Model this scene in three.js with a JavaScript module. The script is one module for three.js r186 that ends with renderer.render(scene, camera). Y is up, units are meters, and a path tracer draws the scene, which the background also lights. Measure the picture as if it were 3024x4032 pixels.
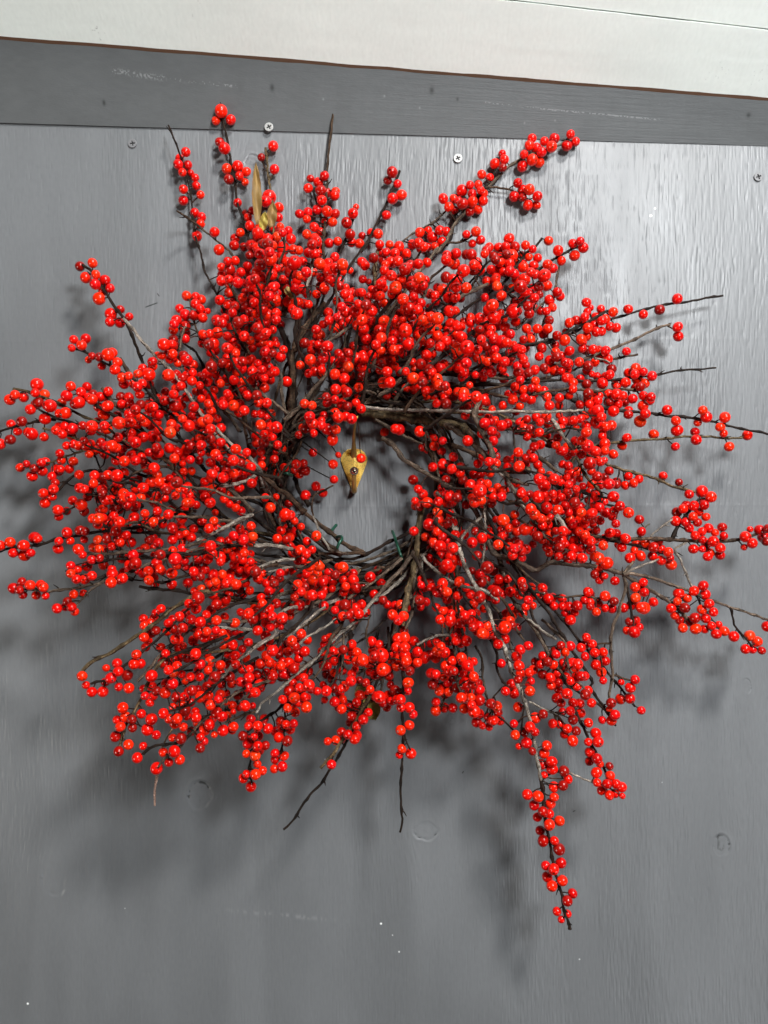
import * as THREE from 'three';
import { mergeGeometries } from 'three/addons/utils/BufferGeometryUtils.js';
import { RectAreaLightUniformsLib } from 'three/addons/lights/RectAreaLightUniformsLib.js';

// ------------------------------------------------------------------ camera, lamps, exposure
const CAM_Z = 0.57, PX = 0.0001865;                        // metres from the panel; metres per photo pixel on the panel
const scene = new THREE.Scene();
scene.background = new THREE.Color(0x000000);
const camera = new THREE.PerspectiveCamera(66.82, 768 / 1024, 0.02, 20);
camera.position.set(0, 0, CAM_Z);
camera.lookAt(0, 0, 0);
const renderer = new THREE.WebGLRenderer({ antialias: true });
renderer.toneMapping = THREE.LinearToneMapping;
renderer.toneMappingExposure = 1.0;
renderer.shadowMap.enabled = true;
RectAreaLightUniformsLib.init();
const BULBS = [
  { at: [0.413, 0.468, 1.0], power: 2.3, glow: 34, r: 0.11, color: new THREE.Color().setRGB(0.95, 0.98, 1.0), label: 'lower frosted round bulb hanging on a black cord in front of the panel' },
  { at: [0.60, 1.32, 1.18], power: 10.6, glow: 34, r: 0.13, color: new THREE.Color().setRGB(1.0, 0.985, 0.96), label: 'higher frosted round bulb hanging on a short black cord above the soffit' },
];
const FILLS = [  // added fill panels, standing in for light bounced round the room
  { at: [-1.6, -0.6, 1.05], aim: [-0.05, 0.1, 0], w: 0.5, h: 0.5, power: 12.5, color: new THREE.Color().setRGB(1, 0.95, 0.86) },
  { at: [1.35, -1.25, 1.1], aim: [0.05, 0.1, 0], w: 0.55, h: 0.4, power: 5.0, color: new THREE.Color().setRGB(0.95, 0.97, 1) },
];

// ------------------------------------------------------------------ helpers
let seedState = 20231;
function rnd() { seedState = (seedState * 1664525 + 1013904223) >>> 0; return seedState / 4294967296; }
function span(a, b) { return a + (b - a) * rnd(); }
function hash2(x, y, s) { let h = (x * 374761393 + y * 668265263 + s * 1442695041) | 0; h = Math.imul(h ^ (h >>> 13), 1274126177); return ((h ^ (h >>> 16)) >>> 0) / 4294967296; }
function vnoise(x, y, s) {
  const xi = Math.floor(x), yi = Math.floor(y); let fx = x - xi, fy = y - yi;
  fx = fx * fx * (3 - 2 * fx); fy = fy * fy * (3 - 2 * fy);
  const a = hash2(xi, yi, s), b = hash2(xi + 1, yi, s), c = hash2(xi, yi + 1, s), d = hash2(xi + 1, yi + 1, s);
  return a + (b - a) * fx + (c - a) * fy + (a - b - c + d) * fx * fy;
}
function clamp(v, a = 0, b = 1) { return v < a ? a : v > b ? b : v; }
function smooth(a, b, v) { const t = clamp((v - a) / (b - a)); return t * t * (3 - 2 * t); }
function at(px, py, z = 0) { const s = PX * (CAM_Z - z) / CAM_Z; return new THREE.Vector3((px - 1512) * s, (2016 - py) * s, z); }
function dataTexture(w, h, fill, srgb) {
  const d = new Uint8Array(w * h * 4);
  const o = [0, 0, 0];
  for (let y = 0; y < h; y++) for (let x = 0; x < w; x++) {
    fill(x, y, o); const i = (y * w + x) * 4;
    d[i] = o[0]; d[i + 1] = o[1]; d[i + 2] = o[2]; d[i + 3] = 255;
  }
  const t = new THREE.DataTexture(d, w, h, THREE.RGBAFormat);
  t.magFilter = THREE.LinearFilter; t.minFilter = THREE.LinearMipmapLinearFilter; t.generateMipmaps = true;
  if (srgb) t.colorSpace = THREE.SRGBColorSpace;
  t.wrapS = t.wrapT = THREE.MirroredRepeatWrapping; t.needsUpdate = true;
  return t;
}
const used = {};
function numbered(n) { used[n] = (used[n] || 0) + 1; return used[n] === 1 ? n : n + '_' + String(used[n] - 1).padStart(3, '0'); }
function mesh(name, geo, mat, parent) {
  const m = new THREE.Mesh(geo, mat); m.name = name; m.castShadow = m.receiveShadow = true; parent.add(m); return m;
}
function tag(o, label, category, group, kind) {
  o.userData.label = label; o.userData.category = category;
  if (group) o.userData.group = group;
  if (kind) o.userData.kind = kind;
  return o;
}
// slab whose front face has the four corners a b c d (counter-clockwise), pushed back by vector t; uv given per corner
function slab(a, b, c, d, t, uv = [[0, 0], [1, 0], [1, 1], [0, 1]]) {
  const f = [a, b, c, d], k = f.map(v => v.clone().add(t)), pos = [], uvs = [];
  const quad = (p, q, r, s, u) => { for (const [v, w] of [[p, u[0]], [q, u[1]], [r, u[2]], [p, u[0]], [r, u[2]], [s, u[3]]]) { pos.push(v.x, v.y, v.z); uvs.push(w[0], w[1]); } };
  quad(f[0], f[1], f[2], f[3], uv);
  quad(k[1], k[0], k[3], k[2], [uv[1], uv[0], uv[3], uv[2]]);
  for (let i = 0; i < 4; i++) { const j = (i + 1) % 4; quad(f[j], f[i], k[i], k[j], [uv[j], uv[i], uv[i], uv[j]]); }
  const g = new THREE.BufferGeometry();
  g.setAttribute('position', new THREE.Float32BufferAttribute(pos, 3));
  g.setAttribute('uv', new THREE.Float32BufferAttribute(uvs, 2));
  g.computeVertexNormals();
  return g;
}

// board with hand-cut, slightly wavy long edges: a b lower edge, d c upper edge, pushed back by t
function waver(x, s) { return (vnoise(x * 38, s, 201) - 0.5) * 0.0011 + (vnoise(x * 160, s, 202) - 0.5) * 0.0005; }
function board(a, b, c, d, t, uvOf, amp, s, N = 90) {
  const g = [], L = (p, q, u) => p.clone().lerp(q, u);
  const lo = [], hi = [];
  for (let i = 0; i <= N; i++) { const u = i / N, p = L(a, b, u), q = L(d, c, u), dir = q.clone().sub(p).normalize(); lo.push(p.clone().addScaledVector(dir, amp[0] * waver(p.x, s))); hi.push(q.clone().addScaledVector(dir, amp[1] * waver(q.x, s + 9))); }
  const pos = [], uv = [], idx = [], M = N + 1;
  for (const back of [0, 1]) for (let i = 0; i < M; i++) for (const [p, v] of [[lo[i], 0], [hi[i], 1]]) { const q = back ? p.clone().add(t) : p; pos.push(q.x, q.y, q.z); uv.push(...uvOf(p, v)); }
  const f = (i, v, k) => k * 2 * M + i * 2 + v;
  const quad = (p, q, r, w) => idx.push(p, q, r, p, r, w);
  for (let i = 0; i < N; i++) { quad(f(i, 0, 0), f(i + 1, 0, 0), f(i + 1, 1, 0), f(i, 1, 0)); quad(f(i + 1, 0, 1), f(i, 0, 1), f(i, 1, 1), f(i + 1, 1, 1)); quad(f(i, 0, 1), f(i + 1, 0, 1), f(i + 1, 0, 0), f(i, 0, 0)); quad(f(i, 1, 0), f(i + 1, 1, 0), f(i + 1, 1, 1), f(i, 1, 1)); }
  quad(f(0, 0, 1), f(0, 0, 0), f(0, 1, 0), f(0, 1, 1)); quad(f(N, 0, 0), f(N, 0, 1), f(N, 1, 1), f(N, 1, 0));
  let geo = new THREE.BufferGeometry(); geo.setAttribute('position', new THREE.Float32BufferAttribute(pos, 3)); geo.setAttribute('uv', new THREE.Float32BufferAttribute(uv, 2)); geo.setIndex(idx);
  geo = geo.toNonIndexed(); geo.computeVertexNormals(); return geo;
}

// ------------------------------------------------------------------ bulb lamps and added fill panels (all out of view, in front of the panel)
for (const k of BULBS) {
  const g = new THREE.Group(); g.name = numbered('bulb_lamp'); g.position.set(...k.at); scene.add(g);
  tag(g, k.label, 'lamp');
  const bm = new THREE.MeshStandardMaterial({ color: 0xffffff, emissive: k.color, emissiveIntensity: k.glow, roughness: 0.6 });
  mesh('bulb', new THREE.SphereGeometry(k.r, 24, 16), bm, g);
  const sm = new THREE.MeshStandardMaterial({ color: 0x18181a, roughness: 0.5 });
  const s = mesh('socket', new THREE.CylinderGeometry(0.014, 0.018, 0.05, 16), sm, g); s.position.y = k.r + 0.022;
  const c = mesh('cord', new THREE.CylinderGeometry(0.003, 0.003, 0.4, 8), sm, g); c.position.y = k.r + 0.245;
  const l = new THREE.PointLight(k.color, k.power, 0, 2); l.castShadow = true; l.shadow.radius = k.r / 0.02; l.shadow.mapSize.set(2048, 2048); l.shadow.camera.near = 0.1; l.shadow.camera.far = 4;
  g.add(l);
}
FILLS.forEach((f, i) => {
  const g = new THREE.Group(); g.name = numbered('added_fill_panel'); g.position.set(...f.at); scene.add(g);
  g.lookAt(...f.aim);
  tag(g, i ? 'wide cool white fill panel added out of view on the right hand side' : 'square warm white fill panel added out of view on the left hand side', 'lamp');
  const body = new THREE.MeshStandardMaterial({ color: 0xd8d8d8, roughness: 0.6 });
  const b = mesh('housing', new THREE.BoxGeometry(f.w + 0.03, f.h + 0.03, 0.03), body, g); b.position.z = -0.02;
  const em = new THREE.MeshStandardMaterial({ color: 0xffffff, emissive: f.color, emissiveIntensity: 2.0, roughness: 0.8 });
  const d = mesh('diffuser', new THREE.BoxGeometry(f.w, f.h, 0.004), em, g); d.position.z = -0.002;
  const l = new THREE.RectAreaLight(f.color, f.power, f.w, f.h); l.position.z = 0.004; l.rotation.y = Math.PI; g.add(l);
});

// ------------------------------------------------------------------ painted plywood panel
const TW = 1536, TH = 2048, EXT_X = 0.3, EXT_Y = 0.4;      // texture covers x -0.3..0.3, y -0.4..0.4 m
const P9 = 0.00034;                                         // metres per pixel of a 1659 pixel wide view
const knots = [[432, 1718, 24, 26, 1, 1], [920, 1792, 24, 22, 0.75, 2], [1558, 1828, 17, 24, 1, 3], [118, 1896, 26, 34, 0.4, 4], [545, 352, 15, 16, 0.9, 5], [1612, 1482, 10, 15, 0.5, 6]]
  .map(([x, y, rx, ry, s, k]) => ({ x: (x - 829.5) * P9, y: (1106 - y) * P9, rx: rx * P9, ry: ry * P9, s, k }));
const grainH = new Float32Array(TW * TH);
{
  for (let j = 0; j < TH; j++) {
    const Y = -EXT_Y + (j + 0.5) / TH * 2 * EXT_Y;
    for (let i = 0; i < TW; i++) {
      let X = -EXT_X + (i + 0.5) / TW * 2 * EXT_X;
      // the grain bends round the knots
      let gx = X, dk = 0;
      for (const k of knots) {
        const dx = X - k.x, dy = Y - k.y;
        if (Math.abs(dx) > 0.06 || Math.abs(dy) > 0.08) continue;
        const e = Math.exp(-(dx * dx / (k.rx * k.rx * 4) + dy * dy / (k.ry * k.ry * 8)));
        gx -= dx * 0.65 * e;
        const q = Math.sqrt(dx * dx / (k.rx * k.rx) + dy * dy / (k.ry * k.ry));
        const a = Math.atan2(dy, dx);
        const wob = q + 0.22 * (vnoise(a * 1.6 + 7, k.k * 3, 91) - 0.5);
        const arc = (k.k === 1 ? 0.55 : 0.04) + (k.k === 1 ? 0.45 : 0.96) * smooth(0.3, 0.75, 0.5 + 0.5 * Math.cos(a - [0, 2.1, -1.6, 0.6, -2.2, 1.9, 0.4][k.k]));
        dk -= k.s * 2.8 * (0.25 + 1.1 * vnoise(a * 4 + 3, k.k * 2.3, 93)) * arc * Math.exp(-((wob - 1) * (wob - 1)) / 0.016);
        dk += k.s * 0.8 * Math.exp(-((wob - 1.28) * (wob - 1.28)) / 0.02) * arc;
        dk -= k.s * 1.5 * (1 - smooth(0.78, 1.02, wob));
        dk += k.s * 0.42 * Math.sin(q * 9 + 2 * vnoise(a * 2, k.k, 92)) * Math.exp(-q * 0.9);
      }
      const wv = 0.006 * (vnoise(Y * 9, X * 6, 3) - 0.5);
      const u = gx + wv;
      const fig = vnoise(u * 24 + 0.7 * vnoise(u * 90, Y * 30, 21), Y * 4.5 + 0.5 * vnoise(u * 60, Y * 40, 22), 23);
      const zone = smooth(0.36, 0.52, fig);                                  // early wood and late wood of the rotary-cut face veneer
      const fine = vnoise(u * 960, Y * 110 + 40, 5) - 0.5, mid = vnoise(u * 420, Y * 60 + 9, 6) - 0.5, micro = vnoise(u * 1700, Y * 260, 8) - 0.5, broad = vnoise(u * 60, Y * 5, 7) - 0.5;
      const pore = Math.pow(vnoise(u * 760 + 31, Y * 130, 11), 7);
      const side = smooth(-0.14, 0.12, X + Y * 0.2);
      const reg = (0.3 + 0.7 * zone) * (0.42 + 0.75 * side);
      const roller = (vnoise(X * 420, Y * 420, 13) - 0.5) * 0.16 + (vnoise(X * 90, Y * 60, 14) - 0.5) * 0.28;
      // two faint rows of roller dashes across the panel
      let row = 0;
      for (const [ry, s] of [[(1106 - 1094) * P9, 0.8], [(1106 - 735) * P9, 0.45]]) { const dy = (Y - ry - X * 0.004) / 0.0011; if (Math.abs(dy) < 3) row += s * 0.55 * Math.exp(-dy * dy) * (0.35 + vnoise(X * 260, ry * 100, 15)); }
      let h = reg * (fine * 1.5 + mid * 0.45 + micro * 0.4) - pore * (0.5 + 0.6 * side) + zone * 0.12 + broad * 0.08 + roller + dk + row * 0.7;
      grainH[j * TW + i] = h;
    }
  }
}
const panelBump = dataTexture(TW, TH, (x, y, o) => { const v = clamp(0.7 + grainH[y * TW + x] * 0.17) * 255; o[0] = o[1] = o[2] = v; });
const specks = [];
for (const [x, y, r, v] of [[823, 1995, 2.2, 1], [60, 2168, 2.4, 1], [848, 2020, 1.5, 0.7], [862, 2056, 1.8, 0.8], [1415, 450, 2.0, 1], [1406, 466, 2.6, 1], [1252, 2072, 1.6, 0.6], [270, 1962, 1.5, 0.5], [702, 1640, 1.4, 0.7], [540, 1460, 1.3, 0.5], [1430, 1690, 1.5, 0.4]]) specks.push([(x - 829.5) * P9, (1106 - y) * P9, r * P9, v]);
const panelMap = dataTexture(TW, TH, (x, y, o) => {
  const X = -EXT_X + (x + 0.5) / TW * 2 * EXT_X, Y = -EXT_Y + (y + 0.5) / TH * 2 * EXT_Y;
  const h = grainH[y * TW + x];
  let v = 1 + 0.05 * (vnoise(X * 30, Y * 8, 31) - 0.5) + 0.05 * (vnoise(X * 75 + 3, Y * 14, 32) - 0.5) + 0.03 * (vnoise(X * 900, Y * 300, 33) - 0.5);
  v *= 1 + 0.035 * (smooth(0.4, 0.55, vnoise(X * 26 + 1, Y * 9 + 2, 34)) - 0.5);     // thin and thick paint over the veneer figure
  if (h < -1.9) v *= 1 - 0.4 * clamp((-1.9 - h) * 1.3);                              // darker where cracks and pores are deepest
  let w = 0;
  for (const s of specks) { const d = Math.hypot(X - s[0], (Y - s[1])) / s[2]; if (d < 1.6) w = Math.max(w, s[3] * (1 - smooth(0.7, 1.3, d + 0.4 * (vnoise(X * 3000, Y * 3000, 2) - 0.5)))); }
  // the dark gouge and a few nicks
  for (const [gx, gy, L, ang, t] of [[327, 659, 14, 0.35, 1.4], [342, 637, 4, 2.2, 1], [1000, 1668, 3, 1, 1], [1240, 1752, 3, 0.5, 1], [985, 212, 4, 1.6, 1.6]]) {
    const dx = X - (gx - 829.5) * P9, dy = Y - (1106 - gy) * P9, c = Math.cos(ang), s = Math.sin(ang);
    const p = (dx * c + dy * s) / (L * P9), q = (-dx * s + dy * c) / (t * P9);
    if (Math.abs(p) < 1.2 && Math.abs(q) < 1.5) v *= 1 - 0.75 * (1 - smooth(0.7, 1.15, Math.abs(p))) * (1 - smooth(0.3, 1.2, Math.abs(q)));
  }
  // chalky scuffs near the bottom
  const sc = smooth(0.055, 0.0, Math.abs(X + 0.075)) * Math.exp(-Math.pow((Y + 0.296 + (X + 0.075) * 0.09) / 0.0016, 2)) * smooth(0.45, 0.8, vnoise(X * 700, Y * 200, 44));
  w = Math.max(w, sc * 0.16);
  const base = [98, 100, 102];
  for (let k = 0; k < 3; k++) o[k] = clamp(base[k] * v + (235 - base[k] * v) * w, 0, 255);
}, true);
const panelRough = dataTexture(512, 512, (x, y, o) => { const v = clamp(0.5 + 0.22 * (vnoise(x / 90, y / 130, 51) - 0.5) + 0.1 * (vnoise(x / 9, y / 40, 52) - 0.5)) * 255; o[0] = o[1] = o[2] = v; });
const panelMat = new THREE.MeshStandardMaterial({ map: panelMap, bumpMap: panelBump, bumpScale: 0.0012, roughness: 0.98, roughnessMap: panelRough });
const panelUv = p => [(p.x + EXT_X) / (2 * EXT_X), (p.y + EXT_Y) / (2 * EXT_Y)];
const v3 = (x, y, z) => new THREE.Vector3(x, y, z);
const panel = new THREE.Group(); panel.name = 'plywood_panel'; scene.add(panel);
tag(panel, 'grey painted plywood panel with vertical grain and knots behind the wreath', 'panel', null, 'structure');
{
  const c = [v3(-0.62, -0.62, 0), v3(0.62, -0.62, 0), v3(0.62, 0.42, 0), v3(-0.62, 0.42, 0)];
  mesh('sheet', slab(...c, v3(0, 0, -0.012), c.map(panelUv)), panelMat, panel);
}

// ------------------------------------------------------------------ header board and white soffit above it
const low = x => 483 + (x / 3024) * 92, top = x => 155 + (x / 3024) * 241;     // photo lines of the board's lower and upper edges
const XL = -700, XR = 3720;
const bandTex = dataTexture(2048, 256, (x, y, o) => {
  const u = x / 2048, v = y / 256, X = -0.3 + 0.6 * u, px = X / P9 + 829.5;
  let g = 1 + 0.05 * (vnoise(u * 40, v * 3, 61) - 0.5) + 0.05 * (vnoise(u * 110, v * 26, 62) - 0.5) + 0.03 * (vnoise(x / 2, y / 2, 63) - 0.5);
  let w = 0;
  const line = (x0, v0, x1, v1, thick, dens, s) => {
    if (px < x0 || px > x1) return; const t = (px - x0) / (x1 - x0), d = (v - (v0 + (v1 - v0) * t)) / thick;
    const n = vnoise(x / 3.2, y / 5, 64 + s);
    w = Math.max(w, Math.exp(-d * d) * smooth(dens, dens + 0.14, n) * smooth(0, 0.08, t) * smooth(1, 0.92, t));
  };
  line(248, 0.72, 372, 0.66, 0.035, 0.5, 1); line(372, 0.66, 540, 0.6, 0.02, 0.68, 2); line(1110, 0.565, 1430, 0.46, 0.016, 0.42, 3); line(1040, 0.6, 1110, 0.57, 0.012, 0.5, 5);
  for (const [a, b, r] of [[592, 0.63, 4], [231, 0.3, 3], [930, 0.74, 4.5], [1604, 0.66, 4], [985, 0.62, 2.4]]) { const dx = (px - a) / r, dv = (v - b) / (r * 0.012); g *= 1 - 0.5 * Math.exp(-dx * dx - dv * dv); }
  for (const [a, b] of [[830, 0.6], [905, 0.45], [1130, 0.28], [1195, 0.35], [700, 0.5]]) { const dx = (px - a) / 1.8, dv = (v - b) / 0.02; w = Math.max(w, 0.8 * Math.exp(-dx * dx - dv * dv)); }
  const base = [76, 78, 79];  // darker coat than the plywood, with the soffit's shade put into the base
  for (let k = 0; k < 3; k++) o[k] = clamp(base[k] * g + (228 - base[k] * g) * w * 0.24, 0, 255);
}, true);
const bandBump = dataTexture(1024, 256, (x, y, o) => { const v = 0.5 + 0.3 * (vnoise(x / 90, y / 3.5, 71) - 0.5) * smooth(300, 620, x) + 0.22 * (vnoise(x / 3, y / 3, 72) - 0.5) + 0.2 * (vnoise(x / 30, y / 30, 73) - 0.5); o[0] = o[1] = o[2] = clamp(v) * 255; });
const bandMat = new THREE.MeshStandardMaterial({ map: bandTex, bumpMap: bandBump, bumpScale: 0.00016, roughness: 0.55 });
const bandA = at(XL, low(XL), 0.0018), bandB = at(XR, low(XR), 0.0002), bandC = at(XR, top(XR), 0.012), bandD = at(XL, top(XL), 0.020);
{
  const uv = p => (p.x + 0.3) / 0.6;
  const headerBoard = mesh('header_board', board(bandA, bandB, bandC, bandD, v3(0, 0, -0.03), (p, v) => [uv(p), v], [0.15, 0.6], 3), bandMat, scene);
  tag(headerBoard, 'smooth grey header board, darkened for soffit shade, with chipped scratches above the plywood', 'board', null, 'structure');
}
const whiteTex = dataTexture(1024, 512, (x, y, o) => {
  let g = 1 + 0.03 * (vnoise(x / 140, y / 60, 81) - 0.5) + 0.02 * (vnoise(x / 3, y / 3, 82) - 0.5) + 0.02 * (vnoise(x / 60, y / 9, 84) - 0.5);
  const c = vnoise(x / 2.2, y / 2.2, 83) * vnoise(x / 50, y / 50, 86); if (c > 0.8) g *= 1 - (c - 0.8) * 2.2;
  o[0] = clamp(226 * g, 0, 255); o[1] = clamp(231 * g, 0, 255); o[2] = clamp(225 * g, 0, 255);
}, true);
const whiteMat = new THREE.MeshStandardMaterial({ map: whiteTex, roughness: 0.45, bumpMap: bandBump, bumpScale: 0.0003 });
{
  const soffit = new THREE.Group(); soffit.name = 'white_soffit'; scene.add(soffit);
  tag(soffit, 'white painted sloping soffit boards above the grey header board', 'soffit', null, 'structure');
  const out = v3(0, Math.sin(0.7), Math.cos(0.7));                                  // the boards rise a little as they come forward
  const along = bandC.clone().sub(bandD).normalize();
  const n = along.clone().cross(out).normalize();
  const inner0 = bandD.clone().addScaledVector(out, 0.0022).add(v3(0, 0.0002, 0)), inner1 = bandC.clone().addScaledVector(out, 0.0016).add(v3(0, 0.0002, 0));
  const onPlane = (px, py) => { const d = at(px, py, 0).sub(camera.position); const t = inner0.clone().sub(camera.position).dot(n) / d.dot(n); return camera.position.clone().addScaledVector(d, t); };
  const jl = onPlane(1960, 0), jr = onPlane(3024, 120), jd = jr.clone().sub(jl);
  const joint0 = jl.clone().addScaledVector(jd, -3.2), joint1 = jr.clone().addScaledVector(jd, 1.1);
  const up = n.clone().multiplyScalar(n.y > 0 ? 1 : -1);
  const uvw = p => [p.x / 0.5 + 0.5, p.z / 0.25];
  const quad = (a, b, c, d, thick) => slab(a, b, c, d, up.clone().multiplyScalar(thick), [a, b, c, d].map(uvw));
  mesh('soffit_board', board(inner0, inner1, joint1, joint0, up.clone().multiplyScalar(0.012), p => uvw(p), [0.7, 0.4], 21), whiteMat, soffit);
  const g0 = joint0.clone().addScaledVector(out, 0.0009).addScaledVector(up, 0.0008), g1 = joint1.clone().addScaledVector(out, 0.0009).addScaledVector(up, 0.0008);
  mesh('soffit_board', quad(g0, g1, g1.clone().addScaledVector(out, 0.09), g0.clone().addScaledVector(out, 0.09), 0.012), whiteMat, soffit);
  const raw = new THREE.MeshStandardMaterial({ color: new THREE.Color().setRGB(0.10, 0.045, 0.022), roughness: 0.9 });
  const r0 = bandD.clone().add(v3(0, 0.004, -0.012)), r1 = bandC.clone().add(v3(0, 0.004, -0.012));
  mesh('batten', slab(r0, r1, r1.clone().add(v3(0, 0.02, 0)), r0.clone().add(v3(0, 0.02, 0)), v3(0, 0, -0.012)), raw, soffit);
}

// ------------------------------------------------------------------ cross-head screws
const greyPaint = new THREE.MeshStandardMaterial({ color: new THREE.Color().setRGB(0.13, 0.13, 0.135), roughness: 0.5 });
const zinc = new THREE.MeshStandardMaterial({ color: new THREE.Color().setRGB(0.32, 0.32, 0.31), roughness: 0.45, metalness: 0.35 });
const slotDark = new THREE.MeshStandardMaterial({ color: new THREE.Color().setRGB(0.02, 0.02, 0.02), roughness: 0.7 });
function screw(px, py, z, mat, parent, turn) {
  const R = 0.0030, a = 0.0020, b = 0.00065;
  const s = new THREE.Shape().absarc(0, 0, R, 0, Math.PI * 2);
  const h = new THREE.Path(); [[a, b], [b, b], [b, a], [-b, a], [-b, b], [-a, b], [-a, -b], [-b, -b], [-b, -a], [b, -a], [b, -b], [a, -b]].forEach(([x, y], i) => i ? h.lineTo(x, y) : h.moveTo(x, y)); h.closePath();
  s.holes.push(h);
  const g = new THREE.ExtrudeGeometry(s, { depth: 0.0006, bevelEnabled: true, bevelThickness: 0.00025, bevelSize: 0.0002, bevelSegments: 2, curveSegments: 20 });
  const m = mesh('screw', g, mat, parent); m.position.copy(at(px, py, z)); m.rotation.z = turn;
  const d = mesh('recess', new THREE.CircleGeometry(0.0024, 16), slotDark, m); d.position.z = -0.0001;
  return m;
}
screw(522, 566, 0.0002, greyPaint, panel, 0.2);
screw(1803, 624, 0.0006, zinc, panel, 0.5);
screw(2985, 697, 0.0004, greyPaint, panel, 0.35);
screw(1059, 501, 0.0030, zinc, scene.getObjectByName('header_board'), 0.5);

// ------------------------------------------------------------------ brass coat hook
function tubeAlong(pts, radii, sides = 12, steps = 28) {
  const c = new THREE.CatmullRomCurve3(pts), fr = c.computeFrenetFrames(steps), pos = [], idx = [];
  for (let i = 0; i <= steps; i++) {
    const t = i / steps, p = c.getPoint(t), f = t * (radii.length - 1), k = Math.min(radii.length - 2, Math.floor(f)), r = radii[k] + (radii[k + 1] - radii[k]) * (f - k);
    for (let j = 0; j < sides; j++) { const a = j / sides * 2 * Math.PI, q = p.clone().addScaledVector(fr.normals[i], Math.cos(a) * r).addScaledVector(fr.binormals[i], Math.sin(a) * r); pos.push(q.x, q.y, q.z); }
  }
  for (let i = 0; i < steps; i++) for (let j = 0; j < sides; j++) { const a = i * sides + j, b = i * sides + (j + 1) % sides, d = a + sides, e = b + sides; idx.push(a, b, d, b, e, d); }
  const s0 = pos.length / 3; let p = c.getPoint(0); pos.push(p.x, p.y, p.z); p = c.getPoint(1); pos.push(p.x, p.y, p.z);
  for (let j = 0; j < sides; j++) { idx.push(s0, (j + 1) % sides, j); idx.push(s0 + 1, steps * sides + j, steps * sides + (j + 1) % sides); }
  const g = new THREE.BufferGeometry(); g.setAttribute('position', new THREE.Float32BufferAttribute(pos, 3)); g.setIndex(idx); g.computeVertexNormals(); return g;
}
{
  const hp = (x, y, z) => at(1200 + x / 3.318, 1600 + y / 3.318, z);
  const brassMap = dataTexture(256, 256, (x, y, o) => {
    const t = smooth(0.45, 0.8, vnoise(x / 40, y / 40, 111) * 0.8 + vnoise(x / 7, y / 7, 112) * 0.2), d = Math.pow(vnoise(x / 4, y / 4, 113), 5);
    o[0] = 255 - 50 * t - 110 * d; o[1] = 216 - 66 * t - 100 * d; o[2] = 110 - 56 * t - 50 * d;
  }, true);
  const brass = new THREE.MeshStandardMaterial({ map: brassMap, metalness: 0.35, roughness: 0.3 });
  const hook = new THREE.Group(); hook.name = 'coat_hook'; const O = hp(645, 760, 0); hook.position.copy(O); scene.add(hook);
  tag(hook, 'small brass coat hook with kite shaped plate holding the wreath', 'hook');
  // plate: kite outline, folded along its centre line so that the two halves face apart
  const out = [[645, 548], [560, 562], [505, 610], [476, 668], [472, 712], [520, 850], [585, 1010], [612, 1090], [645, 1128]];
  const R = out.map(([x, y]) => [1290 - x, y]);
  const pos = [], uv = [];
  const tri = (...v) => v.forEach(p => { pos.push(p.x - O.x, p.y - O.y, p.z); uv.push(p.x * 40, p.y * 40); });
  const zc = y => 0.0062 - 0.0020 * Math.abs((y - 760) / 400), ze = 0.0014;
  for (const side of [out, R]) for (let i = 0; i < side.length - 1; i++) {
    const [x0, y0] = side[i], [x1, y1] = side[i + 1];
    const c0 = hp(645, y0, zc(y0)), c1 = hp(645, y1, zc(y1)), e0 = hp(x0, y0, ze), e1 = hp(x1, y1, ze), b0 = hp(x0, y0, 0.0002), b1 = hp(x1, y1, 0.0002);
    const L = side === out;
    if (L) { tri(c0, e0, c1); tri(e0, e1, c1); tri(e0, b0, e1); tri(b0, b1, e1); } else { tri(c0, c1, e0); tri(e0, c1, e1); tri(e0, e1, b0); tri(b0, e1, b1); }
  }
  const pg = new THREE.BufferGeometry(); pg.setAttribute('position', new THREE.Float32BufferAttribute(pos, 3)); pg.setAttribute('uv', new THREE.Float32BufferAttribute(uv, 2)); pg.computeVertexNormals();
  mesh('plate', pg, brass, hook);
  const rel = (...a) => hp(...a).sub(O);
  const prongBrass = new THREE.MeshStandardMaterial({ color: new THREE.Color().setRGB(0.42, 0.24, 0.07), metalness: 0.6, roughness: 0.25 });
  mesh('upper_prong', tubeAlong([rel(642, 700, 0.002), rel(642, 600, 0.006), rel(640, 480, 0.014), rel(645, 330, 0.026), rel(660, 220, 0.035), rel(668, 150, 0.041)], [0.0026, 0.0021, 0.0014, 0.0010, 0.0009, 0.0010]), prongBrass, hook);
  const k = mesh('prong_tip', new THREE.SphereGeometry(0.0015, 16, 12), brass, hook); k.position.copy(rel(668, 140, 0.042));
  mesh('lower_prong', tubeAlong([rel(645, 1080, 0.0022), rel(643, 1105, 0.006), rel(642, 1085, 0.011), rel(644, 1000, 0.015), rel(645, 870, 0.0175)], [0.0024, 0.0023, 0.0020, 0.0017, 0.0016]), prongBrass, hook);
  const b = mesh('ball_tip', new THREE.SphereGeometry(0.0031, 20, 14), new THREE.MeshStandardMaterial({ color: new THREE.Color().setRGB(0.8, 0.72, 0.55), metalness: 0.95, roughness: 0.15 }), hook); b.position.copy(rel(645, 845, 0.0185));
}

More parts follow.
